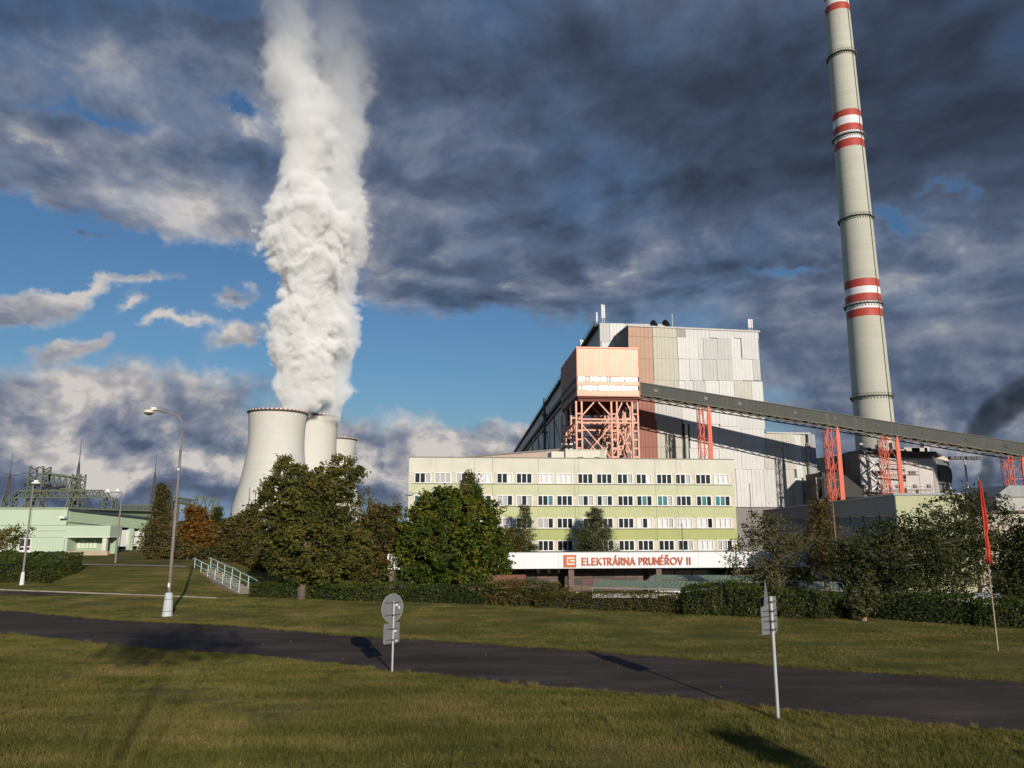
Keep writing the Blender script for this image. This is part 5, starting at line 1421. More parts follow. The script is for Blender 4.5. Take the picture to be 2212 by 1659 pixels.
j1, j2 = at(383.5, 1104).z, at(391, 975).z
mb = MB(); mb.tube([(base.x, base.y, ft.z), (base.x, base.y, j1), ], [.085, .08], 10); mb.tube([(base.x, base.y, j1), (base.x, base.y, j2)], .065, 10)
mb.tube([(base.x, base.y, j1 - .1), (base.x, base.y, j1 + .12)], .095, 10); mb.tube([(base.x, base.y, j2 - .08), (base.x, base.y, j2 + .1)], .075, 10)
arm = [at(391, 975), at(394, 943), at(395.5, 925), at(392, 907), at(384, 898), at(366, 892), at(338, 886.5)]
arm = [Vector((base.x if i == 0 else p.x, base.y, p.z)) for i, p in enumerate(arm)]
mb.tube([Vector((base.x, base.y, j2))] + arm[1:], .045, 8)
mb.build('pole', lampgrey, lamp)
hc = at(322, 889)
mb = MB(); mb.lathe([(.02, hc.z + .10), (.20, hc.z + .085), (.27, hc.z + .03), (.29, hc.z - .03), (.27, hc.z - .07), (.24, hc.z - .085)], 20, (hc.x, bd))
hc2 = at(331, 883)
mb.lathe([(.02, hc2.z + .085), (.17, hc2.z + .075), (.19, hc2.z + .03), (.19, hc2.z - .08), (.1, hc2.z - .12)], 18, (hc2.x + .03, bd)); mb.build('lamp_head', headw, lamp)
mb = MB(); mb.lathe([(.23, hc.z - .08), (.19, hc.z - .15), (.09, hc.z - .20), (.01, hc.z - .21)], 18, (hc.x, bd)); mb.build('diffuser', mat('lamp_glass', (.12, .11, .09), .15, spec=.9), lamp)
mb = MB(); q = at(366, 1263.5); mb.box(base.x - .05, base.x + .05, base.y - .10, base.y - .086, q.z - .12, q.z + .10); q = at(389, 1014); mb.box(base.x - .05, base.x + .05, base.y - .09, base.y - .07, q.z - .05, q.z + .05)
mb.build('label_plate', white_fr, lamp)

def small_lamp(px, py, ptop, heads, label, d=None, foot=True):
    b_ = G(px, py); d_ = b_.y
    t = thing('street_lamp', label, 'street lamp', tuple(b_)); top = P(ptop[0], ptop[1], d_)
    mb = MB(); mb.tube([b_, (b_.x, b_.y, top.z)], [.08, .05], 8)
    for (hx, hy) in heads:
        h_ = P(hx, hy, d_)
        if abs(h_.x - b_.x) > .3: mb.tube([(b_.x, d_, top.z), (h_.x, d_, h_.z)], .035, 6)
    mb.build('pole', mat('lamp_pole_light', (.20, .19, .17), .6, .15, 2), t)
    if foot: mb = MB(); mb.tube([b_ - Vector((0, 0, .1)), b_ + Vector((0, 0, .9))], [.17, .11], 10); mb.build('foot', mat('white_foot', (.66, .66, .64), .8, .1), t)
    for (hx, hy) in heads:
        h_ = P(hx, hy, d_); mb = MB(); mb.lathe([(.02, h_.z + .22), (.14, h_.z + .2), (.17, h_.z + .1), (.28, h_.z + .03), (.34, h_.z - .03), (.3, h_.z - .08), (.05, h_.z - .12)], 14, (h_.x, d_)); mb.build('lamp_head', white_fr, t)
    return t
small_lamp(47, 1263, (78.5, 1046), [(78, 1043)], 'street lamp with single white head beside the clipped hedge, far left')
small_lamp(249, 1216, (264.5, 1064), [(233, 1062), (254, 1061)], 'pale twin-headed street lamp on the mound before the pavilion wing', foot=False)
small_lamp(236, 1205, (269, 1061), [], 'x') if False else None
b_ = Vector((P(918, 1180, 84).x, 84, -4.6)); t = thing('street_lamp', 'street lamp with two round heads sticking up over the maple before the office', 'street lamp', tuple(b_))
tp_ = P(918, 1072, 84)
mb = MB(); mb.tube([b_, (b_.x, 84, tp_.z - 1.2)], [.09, .06], 8)
for hx in (885, 936):
    h_ = P(hx, 1068, 84); sgn = 1 if h_.x > b_.x else -1
    mb.tube([(b_.x, 84, tp_.z - 1.2), (b_.x + sgn * .05, 84, tp_.z - .2), (b_.x + (h_.x - b_.x) * .4, 84, tp_.z + .35), (h_.x, 84, h_.z + .15)], .04, 6)
mb.build('pole', mat('pole_teal', (.20, .30, .30), .6), t)
for hx in (885, 936):
    h_ = P(hx, 1068, 84); mb = MB(); mb.lathe([(.03, h_.z + .32), (.3, h_.z + .22), (.48, h_.z), (.42, h_.z - .1), (.05, h_.z - .2)], 14, (h_.x, 84)); mb.build('lamp_head', mat('lamp_head_grey', (.48, .50, .48), .4), t)

# ================================================================ traffic signs seen from behind
zinc = mat('zinc_back', (.19, .20, .205), .6, .06, 3, metal=.2)
zinc_e = mat('zinc_edge_bright', (.42, .44, .45), .45, .05, metal=.3)
galv = mat('galvanised_pole', (.52, .53, .52), .45, .10, 4, metal=.35)
stick = mat('sticker', (.80, .80, .78), .5); brk = mat('bracket', (.12, .12, .12), .5, metal=.5)
b_ = G(847, 1452); d_ = b_.y
sg = thing('road_sign', 'back of a round traffic sign over a square plate on a thin roadside pole', 'road sign', tuple(b_), math.radians(50))
topz = P(851, 1299, d_).z - b_.z
mb = MB(); mb.tube([(0, 0, -.1), (0, 0, topz)], .034, 12); mb.build('pole', galv, sg, world=False)
mb = MB(); mb.lathe([(.02, 0 + topz), (.036, topz - .01), (.036, topz - .05)], 10, (0, 0)); mb.build('pole_cap', white_fr, sg, world=False)
def disc(mb, cx, cz, r, y0, y1, n=40):
    mb.plate([(cx + r * math.cos(2 * PI * k / n), cz + r * math.sin(2 * PI * k / n)) for k in range(n)], y0, y1)
cz_ = P(850, 1313.5, d_).z - b_.z; R_ = 30.3 * px_to_m(1380, d_)
offx = -.02
mb = MB(); disc(mb, offx, cz_, R_, .055, .07); disk = mb.build('sign_disc', zinc, sg, world=False)
mb = MB(); mb.lathe([], 3) if False else None
n_ = 40; ring = []
for k in range(n_):
    a0, a1 = 2 * PI * k / n_, 2 * PI * (k + 1) / n_
    mb.hexa([(offx + (R_ - .012) * math.cos(a0), .040, cz_ + (R_ - .012) * math.sin(a0)), (offx + R_ * 1.004 * math.cos(a0), .040, cz_ + R_ * 1.004 * math.sin(a0)), (offx + R_ * 1.004 * math.cos(a1), .040, cz_ + R_ * 1.004 * math.sin(a1)), (offx + (R_ - .012) * math.cos(a1), .040, cz_ + (R_ - .012) * math.sin(a1)),
             (offx + (R_ - .012) * math.cos(a0), .0549, cz_ + (R_ - .012) * math.sin(a0)), (offx + R_ * 1.004 * math.cos(a0), .0549, cz_ + R_ * 1.004 * math.sin(a0)), (offx + R_ * 1.004 * math.cos(a1), .0549, cz_ + R_ * 1.004 * math.sin(a1)), (offx + (R_ - .012) * math.cos(a1), .0549, cz_ + (R_ - .012) * math.sin(a1))])
mb.build('rim', zinc_e, disk, world=False)
pz1, pz0 = P(848, 1345.5, d_).z - b_.z, P(848, 1390, d_).z - b_.z; pwid = 17.5 * px_to_m(1380, d_) / math.cos(math.radians(41)) * .98
rr_ = .06; rect = []
for (cx_, cz2, a0) in ((pwid - rr_, pz1 - rr_, 0), (-pwid + rr_, pz1 - rr_, 90), (-pwid + rr_, pz0 + rr_, 180), (pwid - rr_, pz0 + rr_, 270)): rect += arc(cx_ - .03, cz2, rr_, rr_, a0, a0 + 90, 4)
mb = MB(); mb.plate(rect, .05, .062); mb.build('sign_plate', zinc, sg, world=False)
mb = MB()
for zz, hw in ((P(0, 1301.6, d_).z - b_.z, .34), (P(0, 1328.5, d_).z - b_.z, .34), (P(0, 1358.5, d_).z - b_.z, .24), (P(0, 1382, d_).z - b_.z, .24)):
    mb.box(-hw, hw, .032, .054 if hw > .3 else .049, zz - .012, zz + .012); mb.box(-.045, .045, -.045, .0315, zz - .02, zz + .02)
mb.build('bracket', brk, sg, world=False, kind='stuff')
for (px, py, w_, h_, yy) in ((857, 1308, .10, .05, .0535), (862.5, 1314, .055, .085, .0535), (855, 1363.8, .10, .06, .0485), (857.5, 1385, .06, .05, .0485)):
    zz = P(px, py, d_).z - b_.z; xx = (px - 848.5) * px_to_m(1330, d_) / math.cos(math.radians(41))
    mb = MB(); mb.box(xx - w_ / 2, xx + w_ / 2, yy - .004, yy - .0005, zz - h_ / 2, zz + h_ / 2); mb.build('sticker', stick, sg, world=False)

b2 = G(1681, 1555); d2 = b2.y
s2 = thing('road_sign', 'traffic sign seen almost edge-on, triangle above plates, on a pale pole by the road', 'road sign', tuple(b2), math.radians(36))
topz = P(1667.5, 1288, d2).z - b2.z
mb = MB(); mb.tube([(0, 0, -.1), (0, 0, topz)], .045, 12); mb.build('pole', galv, s2, world=False)
m_ = px_to_m(1330, d2)
def zz2(py): return P(1668, py, d2).z - b2.z
cw = 1 / math.cos(math.radians(66))
mb = MB(); mb.plate([(-.40, zz2(1306)), (.40, zz2(1306)), (0, zz2(1306) + .62)], -.008, .006); tri = mb.build('sign_triangle', zinc, s2, world=False)
tri.location = (-.17, .02, 0); tri.rotation_euler = (0, 0, math.radians(27))
mb = MB(); x0_, x1_ = -.36, .30
mb.plate([(x0_, zz2(1331)), (x1_, zz2(1331)), (x1_, zz2(1289.5)), (x0_, zz2(1289.5))], .058, .070); mb.build('sign_plate', zinc, s2, world=False)
mb = MB(); mb.plate([(x0_, zz2(1370)), (x1_ - .1, zz2(1370)), (x1_, zz2(1362)), (x1_, zz2(1333)), (x0_, zz2(1333))], .058, .070); mb.build('sign_plate', zinc, s2, world=False)
mb = MB()
for py in (1300, 1320, 1342, 1360): mb.box(-.3, .26, .047, .0575, zz2(py) - .015, zz2(py) + .015); mb.box(-.055, .055, -.055, .0465, zz2(py) - .02, zz2(py) + .02)
mb.build('bracket', brk, s2, world=False, kind='stuff')

# ================================================================ red flag and bare flagpole
b3 = G(2156, 1406); d3 = b3.y
fl = thing('flag', 'long red feather flag hanging limp on a thin wooden-brown pole at the right', 'flag', tuple(b3))
def F(px, py):
    """point on the pole plane, following the upright pole"""
    return P(px, py, d3)
topf = F(2110, 1030).z
mb = MB(); mb.tube([b3, (b3.x, d3, topf)], [.03, .012], 8); mb.build('pole', mat('flag_pole', (.38, .30, .20), .6, .2, 3), fl)
rows_f = [(1038, -1, 1.5), (1060, -3, 4), (1090, -3.5, 7), (1120, -4, 9), (1140, -4, 9.5), (1152, -4, 6), (1185, -5, 6), (1205, -5.5, 6.5), (1219, -4, 7)]
mb = MB(); vs = []; NC = 14
for (py, l, r) in rows_f:
    lean = 2110 + (py - 1030) * .1215
    zc_ = F(lean, py).z; m3 = px_to_m(py, d3)
    for k in range(NC + 1):
        u = k / NC; x_ = b3.x + (l + (r - l) * u) * m3
        vs.append((x_, d3 - .05 + .05 * math.sin(u * 11 + py * .02) + .02 * math.sin(py * .11), zc_))
nr = len(rows_f)
mb._add(vs, [(i * (NC + 1) + k, i * (NC + 1) + k + 1, (i + 1) * (NC + 1) + k + 1, (i + 1) * (NC + 1) + k) for i in range(nr - 1) for k in range(NC)])
clo = mb.build('cloth', mat('red_cloth', (.52, .055, .028), .7, .1, 2), fl, smooth=True)
so_ = clo.modifiers.new('thick', 'SOLIDIFY'); so_.thickness = .006
mb = MB(); vs = []
for py in (1186, 1190, 1196, 1202):
    lean = 2110 + (py - 1030) * .1215; zc_ = F(lean, py).z; m3 = px_to_m(py, d3)
    for k in range(5):
        u = .25 + .1 * k; x_ = b3.x + (-6 + 14 * u) * m3; vs.append((x_, d3 - .058 + .05 * math.sin(u * 11 + py * .02) + .02 * math.sin(py * .11), zc_))
mb._add(vs, [(i * 5 + k, i * 5 + k + 1, (i + 1) * 5 + k + 1, (i + 1) * 5 + k) for i in range(3) for k in range(4)]); mb.build('pale_mark', mat('flag_mark', (.62, .30, .24), .7), fl)
b4 = P(1809, 1215, 62); t4 = P(1797, 1086, 62)
t = thing('flagpole', 'bare thin brown pole without a flag in front of the low workshop', 'pole', (b4.x, 62, gz(b4.x, 62)))
mb = MB(); mb.tube([(b4.x, 62, gz(b4.x, 62)), (b4.x, 62, t4.z)], [.06, .03], 6); mb.build('pole', mat('rust_pole', (.36, .19, .10), .6, .2, 2), t)
b4 = P(1629, 1215, 100); t4 = P(1628.7, 1044, 100)
t = thing('flagpole', 'thin dark pole against the white hall wall right of the office block', 'pole', (b4.x, 100, GO))
mb = MB(); mb.tube([(b4.x, 100, GO), (b4.x, 100, t4.z)], [.08, .05], 6); mb.build('pole', mat('mast_dark', None), t)

# ================================================================ stairs with pale green handrails
stp = mat('step_concrete', (.25, .21, .165), .9, .2, 3, bump=.4)
A_ = Vector((-24.9, 61.2)); B_ = Vector((-18.1, 52.6)); sdir = (B_ - A_).normalized(); sn = Vector((-sdir.y, sdir.x)); L_ = (B_ - A_).length
zA, zB = 1.12, .0
stairs = thing('stairway', 'concrete steps with twin pale green handrails going down the grass mound', 'stairs', (A_.x, A_.y, 0))
for k in range(15):
    a = A_ + sdir * (L_ * k / 15); b_ = A_ + sdir * (L_ * (k + 1) / 15)
    zt3 = zA + (zB - zA) * (k + .5) / 15 + .05
    mb = MB(); w2 = .66
    p_ = [a - sn * w2, b_ - sn * w2, b_ + sn * w2, a + sn * w2]
    mb.prism([(q.x, q.y) for q in p_], min(gz(a.x, a.y), gz(b_.x, b_.y)) - .6, zt3); mb.build('step', stp, stairs)
rail_m = mat('rail_mint', (.50, .68, .62), .45, .06, spec=.5)
for s_ in (-1, 1):
    pts = []
    rl = thing('handrail', 'x', 'x') if False else None
    mb = MB(); n_ = 6
    def rp(t, h_): p_ = A_ + sdir * (L_ * t) + sn * s_ * .62; return Vector((p_.x, p_.y, zA + (zB - zA) * t + h_))
    start = rp(-.04, .62)
    top_pts = [rp(-.045, .70), rp(-.035, .80), rp(0, .84), rp(.46, .84), rp(.52, .92), rp(.60, .84), rp(1.0, .82)]
    mb.tube(top_pts, .032, 7); mb.tube([rp(0, .42), rp(1.0, .40)], .026, 6)
    mb.build('handrail', rail_m, stairs)
    for k in range(n_ + 1):
        t_ = k / n_ * .98 + .01; mb = MB(); mb.tube([rp(t_, -.1), rp(t_, .82)], .030, 7); mb.build('rail_post', rail_m, stairs)

# ================================================================ car shelters with green roofs, cars, low walls
def shelter(pts, d_, lab, zb2):
    """pts: ridge left, ridge right, eave right, eave left in the picture"""
    rl, rr2, er, el_ = pts
    RL, RR = P(*rl, d_ + 2.2), P(*rr2, d_ + 2.2); EL, ER = P(*el_, d_), P(*er, d_)
    t = thing('car_shelter', lab, 'shelter', (EL.x, d_, zb2), 0, 'green-roofed car shelters')
    gr = mat('green_sheet_roof', (.16, .22, .155), .55, .12, 2, (1, .1, 1), spec=.4)
    mb = MB(); k_ = 60
    vs = []
    for i in range(k_ + 1):
        u = i / k_; o_ = .05 if i % 2 else 0
        e = EL.lerp(ER, u); r_ = RL.lerp(RR, u); bk = Vector((r_.x, r_.y + 2.2, r_.z - (r_.z - e.z) * .9))
        vs += [e + Vector((0, 0, o_)), r_ + Vector((0, 0, o_)), bk + Vector((0, 0, o_))]
    mb._add(vs, [(3 * i + j, 3 * i + 3 + j, 3 * i + 4 + j, 3 * i + 1 + j) for i in range(k_) for j in (0, 1)])
    mb.build('roof', gr, t)
    mb = MB(); mb.beam(EL - Vector((0, 0, .12)), ER - Vector((0, 0, .12)), .12, .18); mb.beam(EL - Vector((0, 0, .1)), RL - Vector((0, 0, .1)), .1, .14)
    mb.build('eave', mat('eave_grey', (.17, .17, .15), .7), t)
    n_ = max(2, int((ER.x - EL.x) / 3.0))
    for i in range(n_ + 1):
        q = (EL + Vector((.3, 0, 0))).lerp(ER, i / n_)
        mb = MB(); mb.tube([(q.x, q.y + .15, zb2), (q.x, q.y + .15, q.z - .12)], .06, 6); mb.build('post', mat('post_grey', (.28, .28, .26), .6), t)
    return t
zs1 = gz(10, 72)
shelter([(1300, 1253.3), (1560, 1257), (1560, 1271.5), (1272.8, 1266.3)], 72, 'longer green corrugated car shelter roof nearest the trimmed hedge', zs1)
shelter([(1412, 1242), (1640, 1243), (1640, 1254.5), (1395, 1253)], 84, 'shorter green shelter roof behind and to the right of the longer one', gz(20, 84))
shelter([(1690, 1254), (1960, 1262), (1960, 1276), (1690, 1270)], 66, 'green shelter roof glimpsed between the loose bushes on the right', gz(25, 66))
low = thing('low_wall', 'low pale wall behind the trimmed hedge under the green shelters', 'wall', (P(1280, 1290, 70).x, 70, zs1))
a, b_ = P(1280, 1281, 70), P(1420, 1283, 70); mb = MB(); mb.box(a.x, b_.x, 70, 70.2, zs1 - .3, a.z); mb.build('wall', mat('low_wall_grey', (.30, .29, .28), .8, .15, 2), low)
mb = MB(); mb.box(b_.x - .2, b_.x + 3.6, 70.3, 70.5, b_.z - .15, b_.z + .25); mb.build('white_boards', mat('grey_white_board', (.55, .57, .58), .6), low)
fw = thing('concrete_fence', 'long grey concrete fence behind the dark bushes on the right', 'fence', (P(1800, 1300, 54).x, 54, gz(20, 54)))
x0_, x1_ = P(1790, 1300, 54).x, P(2300, 1300, 54).x; k_ = 12; zf = P(2000, 1281, 54).z
for k in range(k_):
    a_, b2_ = x0_ + (x1_ - x0_) * k / k_, x0_ + (x1_ - x0_) * (k + 1) / k_
    mb = MB(); mb.box(a_ + .06, b2_ - .06, 54, 54.12, min(gz(a_, 54), gz(b2_, 54)) - .2, zf); mb.build('fence_panel', mat('fence_concrete', (.23, .25, .27), .85, .15, 1.5), fw)
    mb = MB(); mb.box(a_ - .06, a_ + .055, 53.95, 54.17, gz(a_, 54) - .2, zf + .05); mb.build('fence_post', mat('fence_concrete', None), fw)
# low stone blocks behind the hedge near the entrance
mb_t = thing('planter_wall', 'short sandy stone wall between the hedge and the dark entrance', 'wall', (P(1210, 1284, 78).x, 78, gz(4, 78)))
for k in range(4):
    a = P(1208 + 18 * k, 1279, 78); mb = MB(); mb.box(a.x, a.x + .78, 78, 78.5, gz(a.x, 78) - .1, a.z); mb.build('stone_block', mat('sandstone', (.50, .34, .20), .85, .15, 2) if k % 2 == 0 else mat('red_brick', None), mb_t)

def car(loc, rz, body_m, label):
    t = thing('parked_car', label, 'car', loc, rz, 'parked cars')
    prof = [(-2.1, .35), (-2.1, .78), (-1.95, .92), (-1.1, 1.02), (-.55, 1.42), (.85, 1.46), (1.55, 1.02), (2.05, .90), (2.15, .6), (2.12, .35), (1.75, .28), (-1.75, .28)]
    mb = MB(); mb.plate(prof, -.82, .82)
    o = mb.build('body', body_m, t, world=False); bv = o.modifiers.new('round', 'BEVEL'); bv.width = .10; bv.segments = 3
    gl = mat('car_glass', (.02, .025, .03), .05, spec=.9)
    mb = MB(); mb.plate([(-.98, 1.04), (-.50, 1.37), (.12, 1.39), (.12, 1.04)], -.835, .835); mb.plate([(.18, 1.04), (.18, 1.39), (.82, 1.40), (1.38, 1.04)], -.835, .835); mb.build('side_window', gl, t, world=False)
    mb = MB(); mb._add([(-1.04, -.68, 1.06), (-1.04, .68, 1.06), (-.60, .62, 1.405), (-.60, -.62, 1.405)], [(0, 1, 2, 3)]); mb.build('windscreen', gl, t, world=False)
    for sx in (-1.35, 1.35):
        for sy in (-1, 1):
            mb = MB(); mb.tube([(sx, sy * .62, .31), (sx, sy * .86, .31)], .31, 18); w_ = mb.build('wheel', mat('tyre', (.015, .015, .015), .8), t, world=False)
            mb = MB(); mb.tube([(sx, sy * .862, .31), (sx, sy * .875, .31)], .19, 12); mb.build('rim', mat('alloy', (.5, .5, .5), .3, metal=.8), w_, world=False)
    for sy in (-.6, .6):
        mb = MB(); mb.box(-2.16, -2.08, sy - .16, sy + .16, .62, .78); mb.build('headlight', mat('headlight', (.7, .7, .7), .1, spec=.9), t, world=False)
    return t
q = P(1344, 1278, 73.5); car((q.x, 73.5, gz(q.x, 73.5)), .1, mat('white_car_paint', (.72, .74, .76), .25, .02, coat=.6), 'white parked car glimpsed under the longer green shelter roof')
q = P(95, 1197, 61.5); car((q.x, 61.5, gz(q.x, 61.5) - .28), 0, mat('dark_car_paint', (.03, .04, .045), .25, .02, coat=.6), 'dark parked car behind the clipped left hedge before the pavilion')
# ================================================================ vegetation
bark = mat('bark', (.16, .12, .085), .95, .3, 3, (1, 1, .25), bump=.8, bscale=12)
bark_p = mat('pine_bark', (.20, .13, .09), .95, .3, 3, bump=.8, bscale=12)
def leaf_object(name, C_, S_, m, parent, rng, aspect=.55, droop=0.0, hinge=0.0, kind=None):
    """one mesh of many separate leaf-shaped faces; C_ centres (n,3), S_ half lengths (n,)"""
    n_ = len(C_)
    a = rng.normal(size=(n_, 3)); a[:, 2] = a[:, 2] * .7 - droop; a /= np.linalg.norm(a, axis=1)[:, None]
    b_ = np.cross(a, rng.normal(size=(n_, 3))); b_ /= np.linalg.norm(b_, axis=1)[:, None] + 1e-9
    l = S_[:, None]; w_ = l * aspect
    v = np.empty((n_, 4, 3)); v[:, 0] = C_ - a * l; v[:, 1] = C_ + b_ * w_ - a * l * .1; v[:, 2] = C_ + a * l; v[:, 3] = C_ - b_ * w_ - a * l * .1
    off = wpos(parent) if parent is not None else Vector((0, 0, 0))
    v -= np.array([off.x, off.y, off.z])
    me = bpy.data.meshes.new(name)
    me.vertices.add(n_ * 4); me.vertices.foreach_set('co', v.reshape(-1).astype(np.float32))
    me.loops.add(n_ * 4); me.loops.foreach_set('vertex_index', np.arange(n_ * 4, dtype=np.int32))
    me.polygons.add(n_); me.polygons.foreach_set('loop_start', np.arange(0, n_ * 4, 4, dtype=np.int32)); me.polygons.foreach_set('loop_total', np.full(n_, 4, dtype=np.int32))
    me.materials.append(m); me.update(calc_edges=True)
    o = bpy.data.objects.new(name, me); COL.objects.link(o); o.parent = parent
    if kind: o['kind'] = kind
    return o
LM = {
    'linden': leafmat('linden_leaves', [(0.035, 0.045, 0.011), (0.079, 0.089, 0.019), (0.149, 0.138, 0.030), (0.228, 0.154, 0.041)], nscale=.55),
    'maple': leafmat('maple_leaves', [(.026, .050, .008), (.060, .092, .012), (.118, .140, .018), (.24, .20, .026)], nscale=.5),
    'brown': leafmat('brown_leaves', [(.034, .040, .010), (.080, .078, .020), (.135, .105, .030), (.20, .125, .042)], nscale=.5),
    'orange': leafmat('orange_leaves', [(.060, .045, .010), (.14, .080, .014), (.22, .105, .020), (.30, .15, .03)], nscale=.6),
    'spruce': leafmat('spruce_needles', [(0.018, 0.029, 0.008), (0.049, 0.055, 0.014), (0.123, 0.089, 0.024), (0.228, 0.121, 0.034)], trans=.12, nscale=.45),
    'pine': leafmat('pine_needles', [(.022, .036, .015), (.048, .066, .024), (.085, .098, .038), (.13, .12, .05)], trans=.12, nscale=.8),
    'willow': leafmat('grey_leaves', [(0.038, 0.042, 0.016), (0.079, 0.081, 0.030), (0.140, 0.133, 0.051), (0.228, 0.186, 0.061)], nscale=.6),
    'willow_dark': leafmat('dark_grey_leaves', [(.018, .027, .009), (.040, .054, .017), (.072, .084, .026), (.13, .115, .038)], nscale=.6),
    'birch': leafmat('birch_leaves', [(0.045, 0.049, 0.016), (0.096, 0.094, 0.027), (0.166, 0.143, 0.043), (0.263, 0.194, 0.061)], nscale=.7),
    'hedge': leafmat('hedge_leaves', [(0.021, 0.042, 0.007), (0.045, 0.073, 0.011), (0.088, 0.107, 0.019), (0.149, 0.130, 0.027)], nscale=.9),
    'hedge_autumn': leafmat('autumn_hedge_leaves', [(.030, .042, .009), (.070, .078, .015), (.125, .105, .022), (.20, .115, .028)], nscale=.7),
    'hedge_dark': leafmat('dark_hedge_leaves', [(0.014, 0.029, 0.007), (0.032, 0.055, 0.011), (0.060, 0.081, 0.016), (0.105, 0.107, 0.027)], nscale=.9),
}
def tree(name, label, cat, base_px, d_, ells, leaf, nclump, per, size, clump_r, group=None, trunk_r=.22, bm=bark, flat=.75, depth_k=.8, shell=.35, droop=0., limbs=26, base_z=None, seed=1, hgt_trunk=None, aspect=.55, twigs=0):
    """ells: list of (px, py, rx, ry [, depth shift]) crown lobes as seen; they are given true size and depth at d_"""
    rng = np.random.RandomState(seed)
    bx_ = P(base_px, 1200, d_).x; bz_ = gz(bx_, d_) if base_z is None else base_z
    t = thing(name, label, cat, (bx_, d_, bz_), 0, group)
    E = []
    for e in ells:
        px, py, rx, ry = e[:4]; dsh = e[4] if len(e) > 4 else 0
        c_ = P(px, py, d_ + dsh); k_ = px_to_m(py, d_ + dsh)
        E.append((np.array(c_), np.array([rx * k_, rx * k_ * depth_k, ry * k_])))
    vols = np.array([np.prod(e[1]) ** .8 for e in E]); vols /= vols.sum()
    CC = []
    for (c_, r_), f_ in zip(E, vols):
        m_ = max(4, int(nclump * f_ * .62)); u = rng.normal(size=(m_, 3)); u /= np.linalg.norm(u, axis=1)[:, None]
        rad = shell + (1 - shell) * rng.random_sample(m_) ** .55
        rad *= np.where((rng.random_sample(m_) < .16) & (u[:, 2] > -.3), rng.uniform(1.04, 1.26, m_), 1.0)   # stray sprays break the outline
        rad *= 1 + .13 * np.sin(u[:, 0] * 7 + seed) * np.cos(u[:, 2] * 6)
        CC.append(c_ + u * rad[:, None] * r_)
    CC = np.concatenate(CC)
    CC = CC[CC[:, 2] > bz_ + .25]
    # leaves
    per = int(per * 1.25); k_ = len(CC); cr = clump_r * rng.uniform(.4, 1.5, k_)
    tot = k_ * per
    u = rng.normal(size=(tot, 3)); ci = np.repeat(np.arange(k_), per)
    L_ = CC[ci] + u * np.stack([cr[ci] * .46, cr[ci] * .46, cr[ci] * .46 * flat], -1)
    if droop: L_[:, 2] -= rng.random_sample(tot) * droop
    L_[:, 2] = np.maximum(L_[:, 2], bz_ + .05)
    S_ = size * rng.uniform(.5, 1.5, tot)
    leaf_object('crown', L_, S_, LM[leaf], t, rng, droop=.3 if droop else 0, aspect=aspect)
    # trunk and limbs
    mb = MB(); top = max(E, key=lambda e: e[0][2] + e[1][2]); tz_ = top[0][2] + top[1][2] * .55
    mid = sum(e[0] * v_ for e, v_ in zip(E, vols))
    pts = [Vector((bx_, d_, bz_ - .15)), Vector((bx_, d_, bz_ + (tz_ - bz_) * .22)), Vector((bx_ * .4 + mid[0] * .6, d_, bz_ + (tz_ - bz_) * .55)), Vector((top[0][0], top[0][1], tz_))]
    mb.tube(pts, [trunk_r * 1.25, trunk_r, trunk_r * .6, .03], 8); mb.build('trunk', bm, t, smooth=True)
    if limbs:
        mb = MB(); sel = rng.choice(k_, min(limbs, k_), replace=False)
        for i in sel:
            c_ = Vector(CC[i]); f_ = min(.85, max(.12, (c_.z - bz_) / max(.5, tz_ - bz_) * .75)); s_ = Vector(pts[0]).lerp(pts[3], f_) if f_ < .01 else None
            zz = bz_ + (tz_ - bz_) * f_; kx = min(1, f_ / .55); s_ = Vector((bx_ + (pts[2].x - bx_) * kx, d_, zz))
            m2 = s_.lerp(c_, .5) + Vector((rng.uniform(-.3, .3), rng.uniform(-.3, .3), rng.uniform(0, .4)))
            mb.tube([s_, m2, c_], [trunk_r * .32, trunk_r * .18, .012], 5, cap=False)
        for i in range(twigs):
            c_ = Vector(CC[rng.randint(k_)]); o_ = (c_ - Vector(mid)).normalized() if (c_ - Vector(mid)).length > .1 else Vector((0, 0, 1)); o_ = (o_ + Vector((0, 0, .7))).normalized()
            mb.tube([c_, c_ + o_ * rng.uniform(.5, 1.1)], [.012, .004], 4, cap=False)
        mb.build('branches', bm, t, kind='stuff')
    return t
